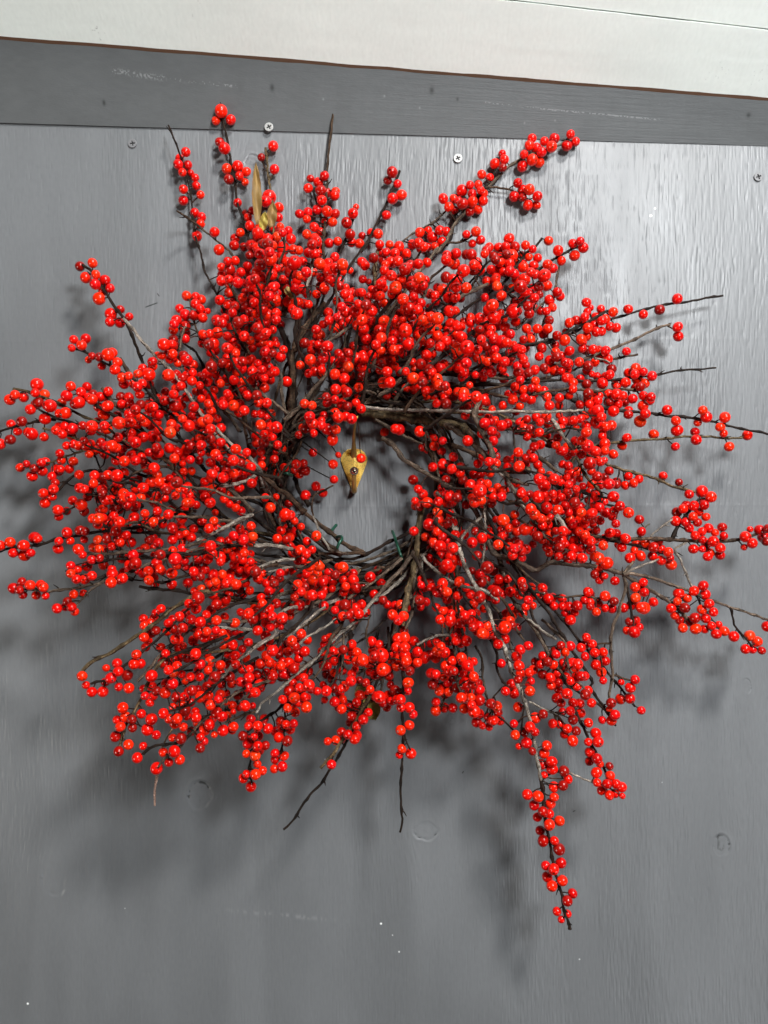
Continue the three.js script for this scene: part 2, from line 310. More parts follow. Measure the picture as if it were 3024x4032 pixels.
// ------------------------------------------------------------------ berry wreath
// rows: [1 = stem of the ring, bark tone, tip radius mm, base radius mm, path x y z mm from tip to base, berries x y z r mm]
const STEMS = [
[0,'d',0.62,0.93,[-154.9,278.2,12.1,-147.2,259.5,14.6,-144.7,248,5,-140.4,229.3,5.4,-137.8,209.3,9.3,-134.9,194.9,12.3,-132.2,188.6,13.7,-127.7,171.8,17.5,-121.7,160.2,20.3,-115.1,147.4,23.5,-108.3,132.2,27.4,-100.9,120,29.5,-94.8,109.1,31,-83.7,84,34.6,-84.1,71.5,28.9,-84.3,54.7,23.2,-81.6,37.7,17.6,-75.1,22.1,11.9],[-142.5,258.8,11.9,3.5,-148.9,257.1,4.9,3.4,-142.8,252.6,5.1,3.4,-148.8,251.3,8.8,3.8,-145.6,245.2,9.5,3.1,-141,247.2,3.7,2.7,-137.4,243.2,5.1,3.1,-136.5,237.1,5.5,3.3,-144.4,232.2,11.4,3.4,-132.9,229.6,7.9,3.1,-146,226.6,5.4,3.9,-137.5,217.2,6.1,3.7,-131.9,213.3,8.6,3.4,-132,207.2,11.4,3.4,-135.3,199.6,8.5,3.9,-114.8,131.8,36.1,4.1,-110.4,134.7,31.4,3.1,-114,122.7,38.7,3.9,-106.3,119.2,43.4,3.4,-106.9,122.1,19.7,3.7,-101.5,102.9,39.4,3.8,-96.7,97.1,45.6,4,-112.5,160,33,3.7,-110.1,155.5,19,3.7,-108.3,144.3,30.5,3.5,-94.6,118.9,44.8,3.7,-91.7,104.8,35.1,4,-86.8,98.9,40.5,4,-82.6,92.8,42.1,3.7,-82.2,53.2,38.3,3.1,-115.7,169.5,16,3.3,-105.9,119.1,27.8,3.5,-102.9,125.4,26.9,3.7,-102.3,113.2,33.6,3.6,-84.7,76.3,31.9,3.8,-88.4,81.5,28.6,3.6,-84.1,73.2,24.8,3.4,-110.4,161.8,18,3,-113.5,143,17.7,3.3,-105.4,148.8,25.4,2.8,-106.2,128.9,32.4,3.7,-105.4,134.8,15.7,3.3,-91.9,91.9,29.4,3.6,-87.7,92.6,37.8,3,-88.8,67.4,36.1,3,-81.5,62.6,30.7,3.3]],
[0,'b',0.71,0.74,[-144.7,210.7,27.3,-137.2,208,15.1,-125.1,198.1,17.4,-110.4,185.5,20.5,-109.7,185.1,20.6,-99.4,168.4,24.6,-90.3,148.1,29.7,-95.5,122.5,27.3,-99.3,90.3,24.8,-95.7,58.6,22.4,-83.3,31.6,20],[-119.4,197.2,23.1,3.6,-116.8,185.4,20.8,4.1,-114.5,172.3,23.4,3.3,-102.9,173.6,33.7,3.2,-106.8,167.7,32.9,4.1,-98.3,164.6,36.9,3.2,-95.9,172.3,25.4,3.5,-97.1,147.1,37.3,3.3,-96.4,152.8,31.5,2.7,-92.1,154.7,24.5,4.4,-92.4,148,28.4,3.6,-84.1,149.8,32,3.1,-90.1,152.6,44.5,3.5,-85.1,154.8,36.8,3,-96.3,143.2,31.1,3.3,-92.9,138.6,33.5,3.1,-95.2,131,41.7,3.4,-95.1,128.6,24.6,3.4,-93.1,115.8,20.8,3.3,-101.4,108,21.3,2.7,-102.9,104.2,33,3,-103.1,97.6,27.8,3.3,-101.1,87.1,25.2,3.5,-101.3,76.4,30,3.6,-105.4,80.1,26.2,3.4,-105.4,165.9,23.1,3.1,-97.3,169.4,19.9,3.1,-91,165.8,24.5,3.2,-97.1,161.6,23.1,3.6,-89,153.4,15.4,3.2,-90,143.6,21.3,3.6,-91.7,158.4,13.7,3,-92.8,162.9,17.9,3.5,-95.1,149.9,14.6,3,-100.7,145.7,18.7,4.2,-93.9,133.9,29.4,3.2,-99.1,124.8,21.7,2.9,-88.1,133.6,22,3.3,-92.5,118.5,33.4,3.4,-91.4,102.7,23.1,4,-85.8,36.4,24.3,3.5]],
[0,'d',0.80,1.11,[-118.6,302.8,5,-117.4,293.5,5,-116.4,281.7,5,-112.7,264.9,5,-111.9,256.4,5,-108.3,239.2,5.9,-106.1,224.6,8.7,-101.4,210.1,11.7,-96.7,195.7,14.8,-93.7,183.2,17.7,-84.9,170.8,20.7,-76.8,141.7,27.3,-82.2,117.2,23.3,-86.1,86.9,19.2,-82.5,57.3,15.2,-70.2,32.5,11.2],[-118,290.3,7.8,4.6,-122.5,285.2,4.3,3.3,-111.4,285,5.8,3.7,-119.4,268.7,5.8,3.6,-115.1,262.3,10.4,4.4,-114.3,249.6,5.1,4.1,-106.3,251.3,5.6,4.3,-100,247,6.4,3.5,-111.9,239.7,10.5,3.6,-104.5,242.8,8.8,3.3,-101.2,240.2,4.5,2.8,-106.3,224.4,6.6,3.4,-94.7,216.8,11.6,3,-97.6,211.5,12.5,3.3,-100.1,215.6,7.9,3.5,-95.4,203.7,17.7,3.6,-102.2,198.7,18.1,3.2,-106.7,195.8,14.3,3.5,-106.7,189.7,17.6,3.6,-100.6,190.1,13,3.4,-92.7,188.2,24.1,3.6,-88.1,184.1,29.2,3.7,-94,178.9,28.7,2.9,-84.5,162.3,34.9,3.5,-81.4,157.3,32.3,3.2,-80.9,141.4,41.5,3.2,-82.4,130,31.6,3.6,-87.9,119.2,22.2,3.3,-85.1,178.2,26.8,3.6,-74.1,144.5,34.3,3.1,-77,126,33.7,3.1,-94.8,189.8,17.3,4,-92,196.9,10.8,3.3,-89.9,205.6,7.3,4.1,-87.5,188.6,8.4,2.9,-94.3,182.9,19,3.3,-77.5,153,12.2,3.6,-78.6,143.8,28.5,3.6,-85,129,18.6,3.5,-87.8,122.6,27.5,3.2,-79.8,116.6,26.3,3.8,-80.8,100.5,28.7,4.2,-79.9,92.6,26.3,3.7,-84.6,112.2,24.4,3.2,-93.2,191.9,4.9,3.4,-80.5,160.5,14.1,3.6,-82,134.2,24.4,3.1,-82.2,117.1,34.5,3.8,-90.1,88.9,22.5,3.4]],
[0,'o',0.88,0.87,[-86.3,265.2,5,-84.9,251.4,5,-83,237.2,6.5,-80.4,222.7,9.4,-79.6,208.2,12.4,-78.4,193.8,15.6,-77.9,177.2,19.3,-69.9,149.1,25.9,-78.2,126,22.9,-85.7,96.4,19.8,-86.1,66.2,16.7,-77.8,39.2,13.6],[-80.6,266,5.5,3.9,-88.7,256.4,8.8,2.9,-79.5,248.7,6.6,3.6,-83.3,228.2,7,5.4,-75.8,219.6,10,3.8,-75.6,210.9,14.1,3.3,-84.5,221.8,15.7,4.2,-74.3,204.3,14.1,3.1,-68.3,200.9,15.5,3.4,-86.6,203.7,15.6,2.9,-79.8,203.6,11.2,3.1,-75,198.9,17.1,3.3,-86.8,197.5,14.5,3.3,-77.5,192.2,21.3,4,-66.3,194.3,17.7,4,-72.2,188.4,15,5,-64.4,186.5,18,3.8,-74.5,192.5,27.7,3.3,-81.9,190.2,9.6,3.2,-74,167.6,36.3,3.1,-81.3,190.7,28.2,3.9,-79.7,174.2,22.7,3.4,-68.1,175.2,25.7,3.4,-69.7,160.1,35.6,3.1,-67.8,161.2,22.3,3.4,-61.6,163.6,20.9,3.6,-72.9,149.6,38.7,3.3,-67.4,154,31.6,3.7,-66,145.5,33.3,4.2,-59.4,146.1,29.9,3.5,-80.9,175.4,16,3.3,-75.4,176,9.1,4,-77.5,182.1,17.5,3.3,-78.4,136.5,16.5,2.7,-74.3,138.8,26.7,3.1,-76.7,121,22.5,2.9,-79.1,114.1,19.5,3.4,-84.6,190.2,18.1,3.6,-82.9,179.5,20.5,3.3,-72.8,179.3,22.1,4.1,-72.9,164.9,18.2,3,-65.7,160.2,16.4,3.1,-69.2,156.9,11.6,3.4,-62.4,155.6,22.7,3.5,-71.9,149.1,17.3,3.5,-67.6,143.8,22.9,3.5,-63,146.5,18.7,3.5,-81.8,132.6,14.7,2.9,-73.6,133.2,17.6,3.4]],
[0,'b',0.53,0.51,[-78.7,248,5,-81,244.6,5.2,-83.3,240.5,5.9],[]],
[0,'b',0.53,0.51,[-89.5,256.4,5,-87.1,252.2,5,-84.7,248,5],[]],
[0,'b',0.80,0.93,[-37.4,291,5,-38.2,278.3,5,-40.3,263.2,5,-41.1,248,5,-41.4,233.5,7.6,-42.3,213.4,11.7,-42.8,195.4,15.6,-43.1,203.1,13.9,-43.3,192.6,16.2,-42.7,179.6,19.2,-43.5,160.3,23.8,-52,132,28.4,-62.1,116.2,25,-73,94,21.7,-79.1,69.7,18.3,-78.3,45.6,15],[-42.9,242.4,10.4,3.6,-53.5,242.4,5.6,2.9,-47.6,239.5,5.9,3.8,-54.8,233.6,9.8,3.6,-45.4,230.4,13.7,4.1,-41.9,232.3,5.1,4,-35.1,232.3,7.5,3.3,-35.4,227.4,12.1,3.6,-46.7,227.2,8.6,2.3,-44.3,222.3,16.5,3.9,-47.7,217.3,12.2,3.7,-40.5,214,17.5,3.9,-35.2,214,12.4,3.7,-36.8,207.3,14.7,3.3,-60.5,213.5,14,3.3,-54.8,215.6,10.6,3.8,-55.3,209.8,13.8,3,-49.8,203.4,15.7,3.6,-55.3,198.8,14.2,3.6,-45.8,201.7,10.4,3.5,-49.5,195.7,15.9,3.4,-39.2,191.7,16,3.5,-33,192.3,18.3,3.3,-45.5,191.6,12.3,3.5,-53.9,184.1,18.6,3.6,-47.1,185.1,14.2,3.7,-46.5,149.6,36.7,3.1,-38.7,172.9,31.2,3.6,-43.6,162.2,32.2,3.5,-46.2,160.8,19.7,2.3,-42.4,209.2,9.9,3.6,-51.7,186.1,9.3,3.2,-51.1,172.9,9.4,3.5,-55.1,156.3,14.6,3.5,-45.7,161.6,14.1,3.6,-44.6,165,23.1,3.5,-80,69.3,21.3,3.6,-75.7,61.1,17.2,3.2]],
[0,'d',0.71,0.85,[-52.9,237.9,5,-48.6,224.1,5.7,-45,209.5,8.8,-43.2,198.6,11.2],[-52.6,198.2,7.2,3.3]],
[0,'d',0.88,0.87,[-19.9,221.5,8.2,-23.2,208.7,10.9,-28,194.3,14.1,-32.8,183.5,16.5,-33.9,184.1,16.4,-39.5,160.9,21.8,-48.6,134.9,26,-58,115.7,23.9,-66.9,90.8,21.7,-69.7,65,19.6,-64.7,41.3,17.5],[-20.3,221,7.3,2.5,-22.1,212.5,17.6,3.9,-26.7,206.4,16.2,4.1,-24.1,197.6,17.6,4,-23.4,194,11.4,3.5,-17.6,192,14.6,3.6,-34.8,180,21.5,3.4,-42.1,155.6,23.2,2.9,-35.3,171.3,24.5,3.9,-41,167.3,10.9,3.2]],
[0,'d',0.88,0.93,[11.5,248.3,5,6.7,236.1,5.2,1.7,223.3,7.8,-3.2,212.4,10.1,-9.8,197.9,13.3,-16.3,185.3,16.2,-9.9,194.6,14,-18.3,184.1,16.4,-24.2,175,18.6,-34.7,154.7,22.8,-48,133.4,23.5,-61,106,24.3,-67.1,77,25,-64,49.7,25.8],[5.9,244.9,10.7,4.2,2.7,241.2,5.4,3.3,9.8,238.8,4.9,3.3,12.6,229.7,7.4,4,6.1,226.1,10,4.1,1.7,214.3,9.3,3.6,-9.2,201.5,8.9,3.7,-4.3,199.2,13.7,3.8,-3.1,190.9,15.8,3.4,-15.9,178.8,14.2,3.8,-29.3,170,21.7,3.1,-24.3,172.4,15.6,2.6,-35.4,159.3,29.4,3,-30.8,154.9,38.4,3.7,-27,158.6,21.7,2.7,-39.6,140.9,20.9,3.9,-16,201.1,4.6,3,-49.5,116.6,31.1,2.9,-32.2,164.2,18.7,3.9,-29.2,153.7,22.4,2.4,-48,123.9,21.9,2.9,-24.5,156.3,15.4,3.5,-33.9,151.4,12.6,3.5,-39,138.3,29,2.7,-42.9,132.3,22.5,3.3,-49.8,111.7,34.8,3.5]],
[0,'g',0.88,1.48,[134.8,271.6,5,124.7,265.7,5,107.8,260.6,5,91.8,252.2,5,79.2,239.6,5,70.8,231.2,5,62.2,220.7,6,51.9,209.7,8.4,45,195.2,11.6,36.5,184.3,14.2,39.6,190.2,12.8,29.8,177.1,15.9,22.5,168,18.2,9.3,147.8,22,-8.5,128.1,24.9,-23.1,117.1,20.9,-39.3,100.6,17,-51.4,80.9,13,-57.1,59.5,9.1],[134.5,272.4,10.2,3.3,139.3,269.3,5.2,3.4,132.9,266.3,5.6,3.9,123.4,270.5,7.8,3.9,116.4,269.1,6.4,3.5,120.4,262.4,12.3,4.2,107.3,270.9,6.9,3.5,104.9,264.6,9.7,3.7,110.8,264.7,5,4,100.8,257.6,10.8,3.2,113.8,259.8,9.7,3.7,113.1,254.5,4.8,3.8,107,254.2,9.6,4.2,100.7,251.6,5.1,4.1,86,261,4.5,3,87.1,255.2,8.1,3.5,85.8,248.8,9.1,3.3,80.6,253.4,5.1,4.1,70.9,245.2,6,3.5,77.1,243.6,4.3,3.3,68.2,236.5,8.6,3.3,56.7,233.8,5.3,4.3,62.1,236.1,9.4,3.1,63.7,229.8,9,3.6,69.5,231.4,11.9,3.1,72.4,231.1,6.2,3.3,50.7,228.1,4.6,3.4,53.8,224.9,9.2,3.1,42.6,225.7,10.9,3.7,51,219.7,4.9,3.3,56.4,220.6,14.4,4.2,63.5,223,11.9,4,62.3,217.8,6.8,3.6,71.7,224.9,8.6,3.6,68.5,220.1,4.8,3.5,46.7,220.1,9.8,3.5,18.4,171.6,31.1,3.5,29.1,162,28.3,3.1,-6.2,145.1,19.5,4.3,-13.8,126.1,36.2,3.8,-8.6,131.8,16.4,3.4,-4.3,133.7,22.1,3.6,-10,132.1,30.5,3.2,2.1,127.7,31.6,3.5,-6.3,123,25.9,2.5,-12.3,120,32,4,-12.8,115,27.2,3.2,12.8,134,27.8,3.1,14.4,140.8,30.5,3.9,32.2,193.1,4.6,3.2,36.5,191,11.2,3.2,18.3,172.6,24.1,3.9,11.3,161,22.8,3.9,24.7,190.4,19.8,3.9,30.6,178,15.4,3.6,15.8,161.6,15.9,3.6,10.7,154,16.5,4.1,14.9,147.7,14.2,4.1,22.9,148.5,19.2,3.9,21,157.8,18.9,3.7,24,162.3,24.3,3.7,28.6,156.3,17.6,3.5,15.8,162.9,26.3,2.3,-18.1,129.2,30.4,3.6,0.9,147.5,21.1,3.7,-9.8,135.9,25.3,3.4,-4.4,145.3,28.1,3.1,-9,126,19.9,3.7,-4.8,131.7,33.6,3,0.4,134.2,27.7,3.8,3.1,134.3,14.5,4.2,2.1,125.7,19.4,3.6,-2.7,127,23.9,3.4,-1.1,118,26.1,3.6,-10.9,119.8,23,3.7,-15.1,125.5,25.5,3.4,-14.8,109.4,29.7,3.4,-21.2,114.9,31.9,3.6,-33.4,107.5,22.2,3.3,-27,113.4,22.5,2.7,-37,100.7,28.9,3.4,-22.6,105.1,20.1,3.4,-31.1,102.4,18.4,3.6,-44.9,97.7,17.5,3.6,-27.2,106.7,24.8,3.6,10.8,140.5,18.1,4,17.2,139.1,15.5,3.3]],
[0,'b',0.71,0.76,[107.8,226.1,5,104.5,227.8,5,96,232,5,92.7,234.2,5,80.9,236.2,5,74.1,235.9,5,70.8,232,5],[96.5,237.4,9.8,3.4,100.9,234.3,5,4,104.4,231.6,12.4,4.1,110.7,227.8,9.8,3.9,94.7,229.7,4.9,3.9,100.3,227.7,8.2,3.2,104.5,222.8,6.2,3.8,111.1,223.6,4.3,3.3]],
[0,'d',0.80,1.19,[82.6,258.1,5,79.2,244.6,5,67.4,229.5,5,52.2,215.9,5.3,48.5,199.5,8.8,45.1,192.2,10.4],[]],
[0,'g',0.62,0.56,[46.3,220.2,5,35.3,210.3,6.6,23.5,203,8.3,6.7,189.4,11.5,15.5,196,9.9,5.2,188.8,11.6,-3.9,171.1,15.8,-14.6,150.9,19.5,-31.1,135.9,17.6,-48.9,114.4,15.8,-61.6,89.6,13.9,-66.2,63.6,12.1],[31.8,205.1,4.5,3.5,35,199,7.6,4.3,40.1,202.2,12.4,3.7,41.8,195.7,8.4,3.6,45.1,203.3,6.9,3.6,23,192.2,13.6,3,26.5,190.2,8.8,3.4,20.5,193.6,7.8,3.7,10.7,190.6,12,4.2,16.1,185.1,13.2,3.9,-15.2,165.3,19,3.1,1.6,184.3,19,3.3,7.6,182.4,22.1,4,4.5,174.9,26.5,4,-24.4,148.7,22.4,3.5,-25,135.7,22.5,3.6,-30.9,134.9,26.1,3.6,-2.8,187.5,10,3.5,25.8,202.6,7.2,3.7,10.7,186.2,5.1,4.1,-10.8,162.6,22.4,2.3,-46.2,120.6,16.5,3.9,3.9,192.6,10.5,3.3,-0.8,179.8,14.6,3.7,6,179.9,8,3.7,-0.5,165.4,18.8,3,-24.6,148.3,29.6,4,-17.6,154.8,20.8,3.4,-10.9,150,26.8,3.6,-28.8,144.8,20.1,3,-20.2,141.2,18.4,3.5,-14.7,140.2,22.4,3.6,-31.9,139.1,21.1,3.2,-11.2,148.1,14.9,3.4,-29.1,130.3,30.1,3,-30.3,126.8,23.5,2.9,-35.6,132.7,30.4,3.4,-45.1,112.3,18.4,3.2,-42,114.4,24.2,3.9,-47.8,105.7,23.4,3.6,-49.7,101.2,29.6,3.4]],
[0,'b',0.53,0.51,[40.2,200.4,8.7,36.9,203.1,8.1,35.3,209.4,6.8,33.6,208.5,7],[]],
[0,'b',0.80,0.76,[66,200.7,10.1,62.6,198.9,10.5,54.9,194.3,11.6,44.9,193.3,12],[58.7,198.3,15.4,3.1,65.6,200.2,15.7,3.7,63.7,193.7,9.8,3.2,69.4,195.3,12.3,3.5]],
[0,'d',0.90,1.61,[137.9,189,18.1,134.1,187,18.6,124.2,181.1,20.1,118.1,177.8,21,109.4,171.4,22.7,97.1,162.3,25.1,87.2,152.1,27.8,92.6,148.4,28.5,73.2,133.2,32.9,55.5,119.9,34.8,41.4,108,36.3,27.5,98.6,37.4,10.2,91.4,32.2,2.8,90.5,30.1,-6.7,87.7,28,-16.7,83.8,25.9,-26.2,78.3,23.8],[133.3,189.7,21.6,3.5,137.3,189.5,27,3.1,140.7,186.6,21.9,3.8,135.2,182,19,4.1,122.3,183.8,24.4,3.7,125.5,177.7,20.6,3.5,114.2,172.9,27.8,3.6,118.9,171.7,22.6,3.7,106.6,167.5,22.6,3.7,96.1,150.3,39.7,3.7,100.3,150.6,33.7,3.9,80.9,138.4,30.9,2.6,72,123.3,47.1,3.5,80.5,148.1,38.1,3.6,79.6,133.1,33.9,3.5,91.7,138,36.9,3.5,91.7,146.2,27.8,3.9,43.3,119.4,41.5,3.4,42.4,113.8,37.8,3.6,58.9,129,40.5,3.2,64.6,131.2,45.5,3.7,64.3,122.6,48.1,3.3,49.5,109.4,49,4.6,50.6,107.5,37.1,3.6,54.7,108.3,42.8,3.7,24.5,98.8,51.2,3.8,29,107,41.4,3.6,91.1,159.3,16.9,3.4,105.7,159,18.5,3.5,72,140.4,31.2,3.7,81.1,133,18.5,4.2,85.2,138,14.6,3.6,77.1,134.1,28.2,3,90.4,142.4,16.4,3.6,97.3,149.3,24.8,3.4,66.5,134.8,23,3.1,61,126.6,26.3,3.4,71.7,135.6,26.2,3.2,50,123.5,30.9,3.3,69.1,125.6,28.2,3.2,69.7,130.2,33.2,3.8,-18.5,82.2,25,3.4]],
[0,'d',0.90,1.11,[112.6,195.2,15.7,109.4,190.6,16.7,100.1,183.4,18.5,94.3,174.4,20.7,83,160.2,24.2,74.1,153.8,26,56,141.1,29.5,38.3,126.5,31.4,20.7,107.3,34,7.3,104,27.9,-8.7,97.3,21.8,-23.7,87.6,15.7,-35.8,74.8,9.6],[117.5,193.8,15.2,3.4,99.6,187.8,23.6,3.3,105,185.6,21.9,3,88.9,194.5,17.7,4,92.9,188,19.4,4.1,85.7,186.9,22.9,3.5,81.7,188.2,16.8,4,90.4,181,22.7,4.2,73.8,185.9,24.7,3.5,77.4,180.4,22.3,3.6,83.1,181.6,18.9,3.4,98.3,183.3,15.9,3.1,92.7,179.5,14.3,3.9,102.6,180.7,19.7,3,108.8,179.8,20,3.5,105.7,174.2,21.8,3.4,97.8,171.9,24.7,3.9,99,176.7,16.4,3.6,85.6,176,20,3.1,88,173.9,26.6,3.7,81.1,175.3,25.4,3.7,84,169.3,23.3,3.5,91.4,166.8,26,3.7,87,167.2,31.4,3.6,75.4,170.6,23.3,3.4,78.9,165,23.6,3.4,77.6,161.8,29.4,3.5,78,156.1,33.3,3.6,71.9,161.7,25.8,3.5,94.1,165.6,19.2,3.9,70.5,150.1,26.4,3.3,-0.1,106.9,34.2,3.7,-11.7,104.5,26.9,3.2,-2,101.8,38.6,3.6,-2.6,98.4,32.1,3.3,26.9,123.1,39.7,3.5,31.2,114.9,41.6,3.6,44.5,123.3,36.4,3.3,49.6,139.9,29.8,3.5,50.6,132.4,24.5,3,60.9,137.4,21.3,3.4,14.5,115,33,3.3,92.8,180.7,7.1,3.4,80.4,172.1,18.6,3.3,82.4,160.4,17.9,3,-2.2,110,23.4,3.7,8.5,116.8,31.2,3.3,5.9,110.3,36.2,3.7,-5.6,107.7,16.7,3.2,-11.3,107.6,20.5,3.9,-18.3,103.4,15.7,3.2,-17.1,91.4,21.2,3.1,-12,100.9,16.7,3.2,3.1,104.5,28.2,3.5,-0.2,105.9,18.7,3,7.3,101.2,31.9,3.2,34.7,129.6,32.1,3.4,37.1,122.9,33.4,3.7,25.4,121.6,24.8,3.6,44.2,126.6,30.7,3.4,28.6,116,31.5,4,47.8,137.8,23.5,3.4,44.3,143.2,21.7,3.5,53.7,129,28.2,3.2,56.6,135.6,17.3,3,19.4,102.9,36.4,2.9,29.3,107.2,32,3.4]],
[0,'g',0.77,0.87,[124.4,175.3,19.5,122,163.2,22.2,119,151.8,24.8,112.9,136.6,28.5,109,127.9,30.7],[115,159.8,21.5,4,120.3,152.6,31.1,3.7,124.4,152.2,21.8,3.5,117,142.1,30.6,3.2,114,132.2,34.4,3.4,112.2,138.8,33.1,3.3,104.4,125,17,3.6]],
[0,'g',0.64,0.74,[119,151.8,24.8,108.5,144.1,27,99.8,135.2,29.4,92.4,126.4,31.9],[105.7,147.8,41.8,2.9,104.8,145.6,18.8,3.4,99.3,135.8,38.8,3.6,91.4,132,30.8,3.6,111.1,142.8,18.9,3.6,105.1,143,25.1,3.6,115.8,148.3,26.8,4.1,84,128.3,31.4,3.7]],
[0,'d',0.77,1.11,[242.2,154.5,15.1,233.5,153.4,15.6,214.9,149.7,17,201.3,147.7,18,189,145,19.2,176.6,141,20.6,161.7,136.4,22.3,144.6,131.8,24.2,126.2,122.8,27.2,108,116.4,29.8,77.9,118.3,27.7,44.2,116,25.6,12.7,105.7,23.4,-12.1,87.2,21.3],[207.1,150.5,21.7,3.9,195.8,143.7,18.4,3.8,183.4,139.8,20.7,3.4,171.1,142.1,25.8,3.6,90,116.2,29.9,3,19.2,105.1,27.8,3.6,26.7,113.2,25.6,3.1,126.9,125.9,28,2.7,12.4,111.1,27.6,3.7,7,108.3,23.4,3.7,38.7,118.4,24.1,2.9,44,113.3,24.7,3.8,43.1,122.5,25.6,3.4,47.7,118.9,27.7,3,65.7,126.2,20.3,3.6,69.1,120.1,18.6,3.8,54.1,119.8,26.9,3.7,54.2,115.5,21.3,3.7,59.4,110.3,30.5,3.5,79.7,117.2,24.2,3.2,76.2,121.6,31.9,3.3,87.2,125,21.3,4.1,99.2,115.9,21.7,3.9,91.7,113.2,25.1,3.1,73.9,110.6,26.6,3.5,3,95.7,24.4,3.5,34,110.2,28.4,3.1]],
[0,'d',1.03,1.24,[158.6,141.1,27.1,153.1,139.2,27.8,143.2,132.8,29.7,128.5,125.8,32,116.4,119.5,34.2,104.5,116.3,35.6,92.7,113.7,36.9,78.3,106.6,37.8,55.1,96,38.7,37.3,96.8,35.4,16.4,94.9,32.1,-4,88.4,28.8,-21.1,77,25.6],[140.5,145.5,31,3.5,144.4,142.7,27.4,2.5,141.3,139.2,30,3,151.7,142.1,26.7,3.1,159.3,139,30.4,3.6,148.7,136.8,24.3,3.6,154.9,134.8,27.4,3.4,150.7,132.2,32.8,3.3,157.2,129.1,29.7,3.2,162.6,129,26.1,3.6,151.9,126.3,27.3,3.5,146.6,130.7,27.4,3.7,147.1,124.8,32.1,3.7,138.5,134,24.9,3.8,127.8,130.5,34.3,3.4,133,133.1,30.9,3.5,140.7,127.1,33.7,3.6,141.5,122.8,27.8,3.5,138.5,134.6,34.4,3.4,138.9,118.2,29.9,2.4,118.1,120.6,39.7,3.2,124.8,118.6,33.7,4,137.3,113.3,31.7,3.2,118.8,115.6,31.5,3.2,127.7,110.9,35.1,3.6,123,108.2,31.1,3.3,118.2,110.2,34.9,3.4,118,105.9,40.2,3.7,112.4,125.8,37,3.7,105.7,126.4,34.4,3.6,111,124,30.1,3.7,98.1,126.2,35.6,3.4,108.6,112.8,35.6,3.6,106.5,106.7,37.1,3.1,78.9,114.7,46.6,4.8,85,119.6,48,3.4,93.3,115.4,50.3,3,89.4,109.3,48.5,4,100.9,119,34.1,3.7,72.7,104.8,52.5,3.3,66.4,102.6,49,3.3,86.2,105,43.8,3.3,50.9,98.3,40.4,3.7,53.3,93.9,51.1,3.8,53.3,91.5,44.2,3.7,61.2,91.7,50.4,2.6,38.8,96.6,48.2,3.4,135.8,118.9,35.1,3.7,64.6,107.3,28.1,3.3,85.8,109.3,36.9,2.9,95.4,109.2,29.9,3.2,76.8,105.5,23.2,3.5,85.8,103.6,34.3,3.6,45.6,99.3,36.1,3.4,51.4,98.6,33.8,3.1,21.1,98.7,32.9,3,10.7,96.8,35,3.4,29.3,92.9,36,3]],
[0,'g',0.90,1.11,[202.7,132.6,20.8,199,131.9,21.2,189,128.1,22.5,174,120.4,25,165.3,116.6,26.3,149.3,110.2,28.7,135.9,105.7,30.6,122.7,103.1,32,108.3,99.2,33.9,83.8,92.1,34.6,61.7,96.1,29.4,36,97.4,24.2,10.6,92.6,18.9,-10.9,81,13.7],[144.4,112.3,33.7,3.5,152.8,111.3,34.7,3.5,152.7,108.8,24.2,3.8,146.4,103.9,30.9,3.3,155.5,106.2,30.6,3.8,126.8,102.1,35.3,3.8,134.4,103.3,35.3,3.4,142.7,114.5,22,3.9,123.3,101.9,41.2,3.3,114.5,104.8,33.1,3.7,153.2,115.4,16.3,3.7,92.5,101.1,31.5,3.4,96.3,94.4,33,3.6,108.9,98.3,40.8,3.2,56.7,100,21.1,4,64.4,95.1,32.4,3.5,99.2,102.2,28.3,3.1,30.5,103.5,26.3,3.7,36.3,104.3,21.6,4,57.6,95.1,30.8,3.7,9.6,89.8,16.5,3.1]],
[0,'b',0.51,0.49,[206,128.3,21.4,203.1,130.1,21.3,200.2,132,21.1],[206.1,129.8,25.2,3.8,208.1,124.3,20.9,3.7]],
[0,'b',0.77,0.87,[178.2,110.6,24.9,169,109,25.8,158,106.6,27,143.4,103.7,28.6,131.2,98.7,30.6,122.8,96.1,31.8,101.4,91.1,33.6,75.5,95.7,30.8,46.1,97.3,27.9,17.8,91.8,25,-5.7,78.3,22.2],[168,111.3,31.9,3.2,141.7,98.8,28.1,3.4,144,95.4,32.1,2.4,82,101,27.4,3.8,127.6,98.9,29.4,3.2,140.7,100.7,34.7,3.8,160.7,101.1,21.7,3.8,129.6,93.8,25.9,3.5,117.8,98.1,32.4,3.7,82,98.3,33.9,3.1,69.4,103.6,22.4,3.6,73.9,99.9,26.4,3.6,50.9,104.3,30,4,84.3,94.2,24.8,4.1,41.9,103.1,29.3,3.5]],
[0,'w',0.65,0.73,[155,102.6,37.5,149.8,104.6,37.4,144.5,105.5,37.6],[]],
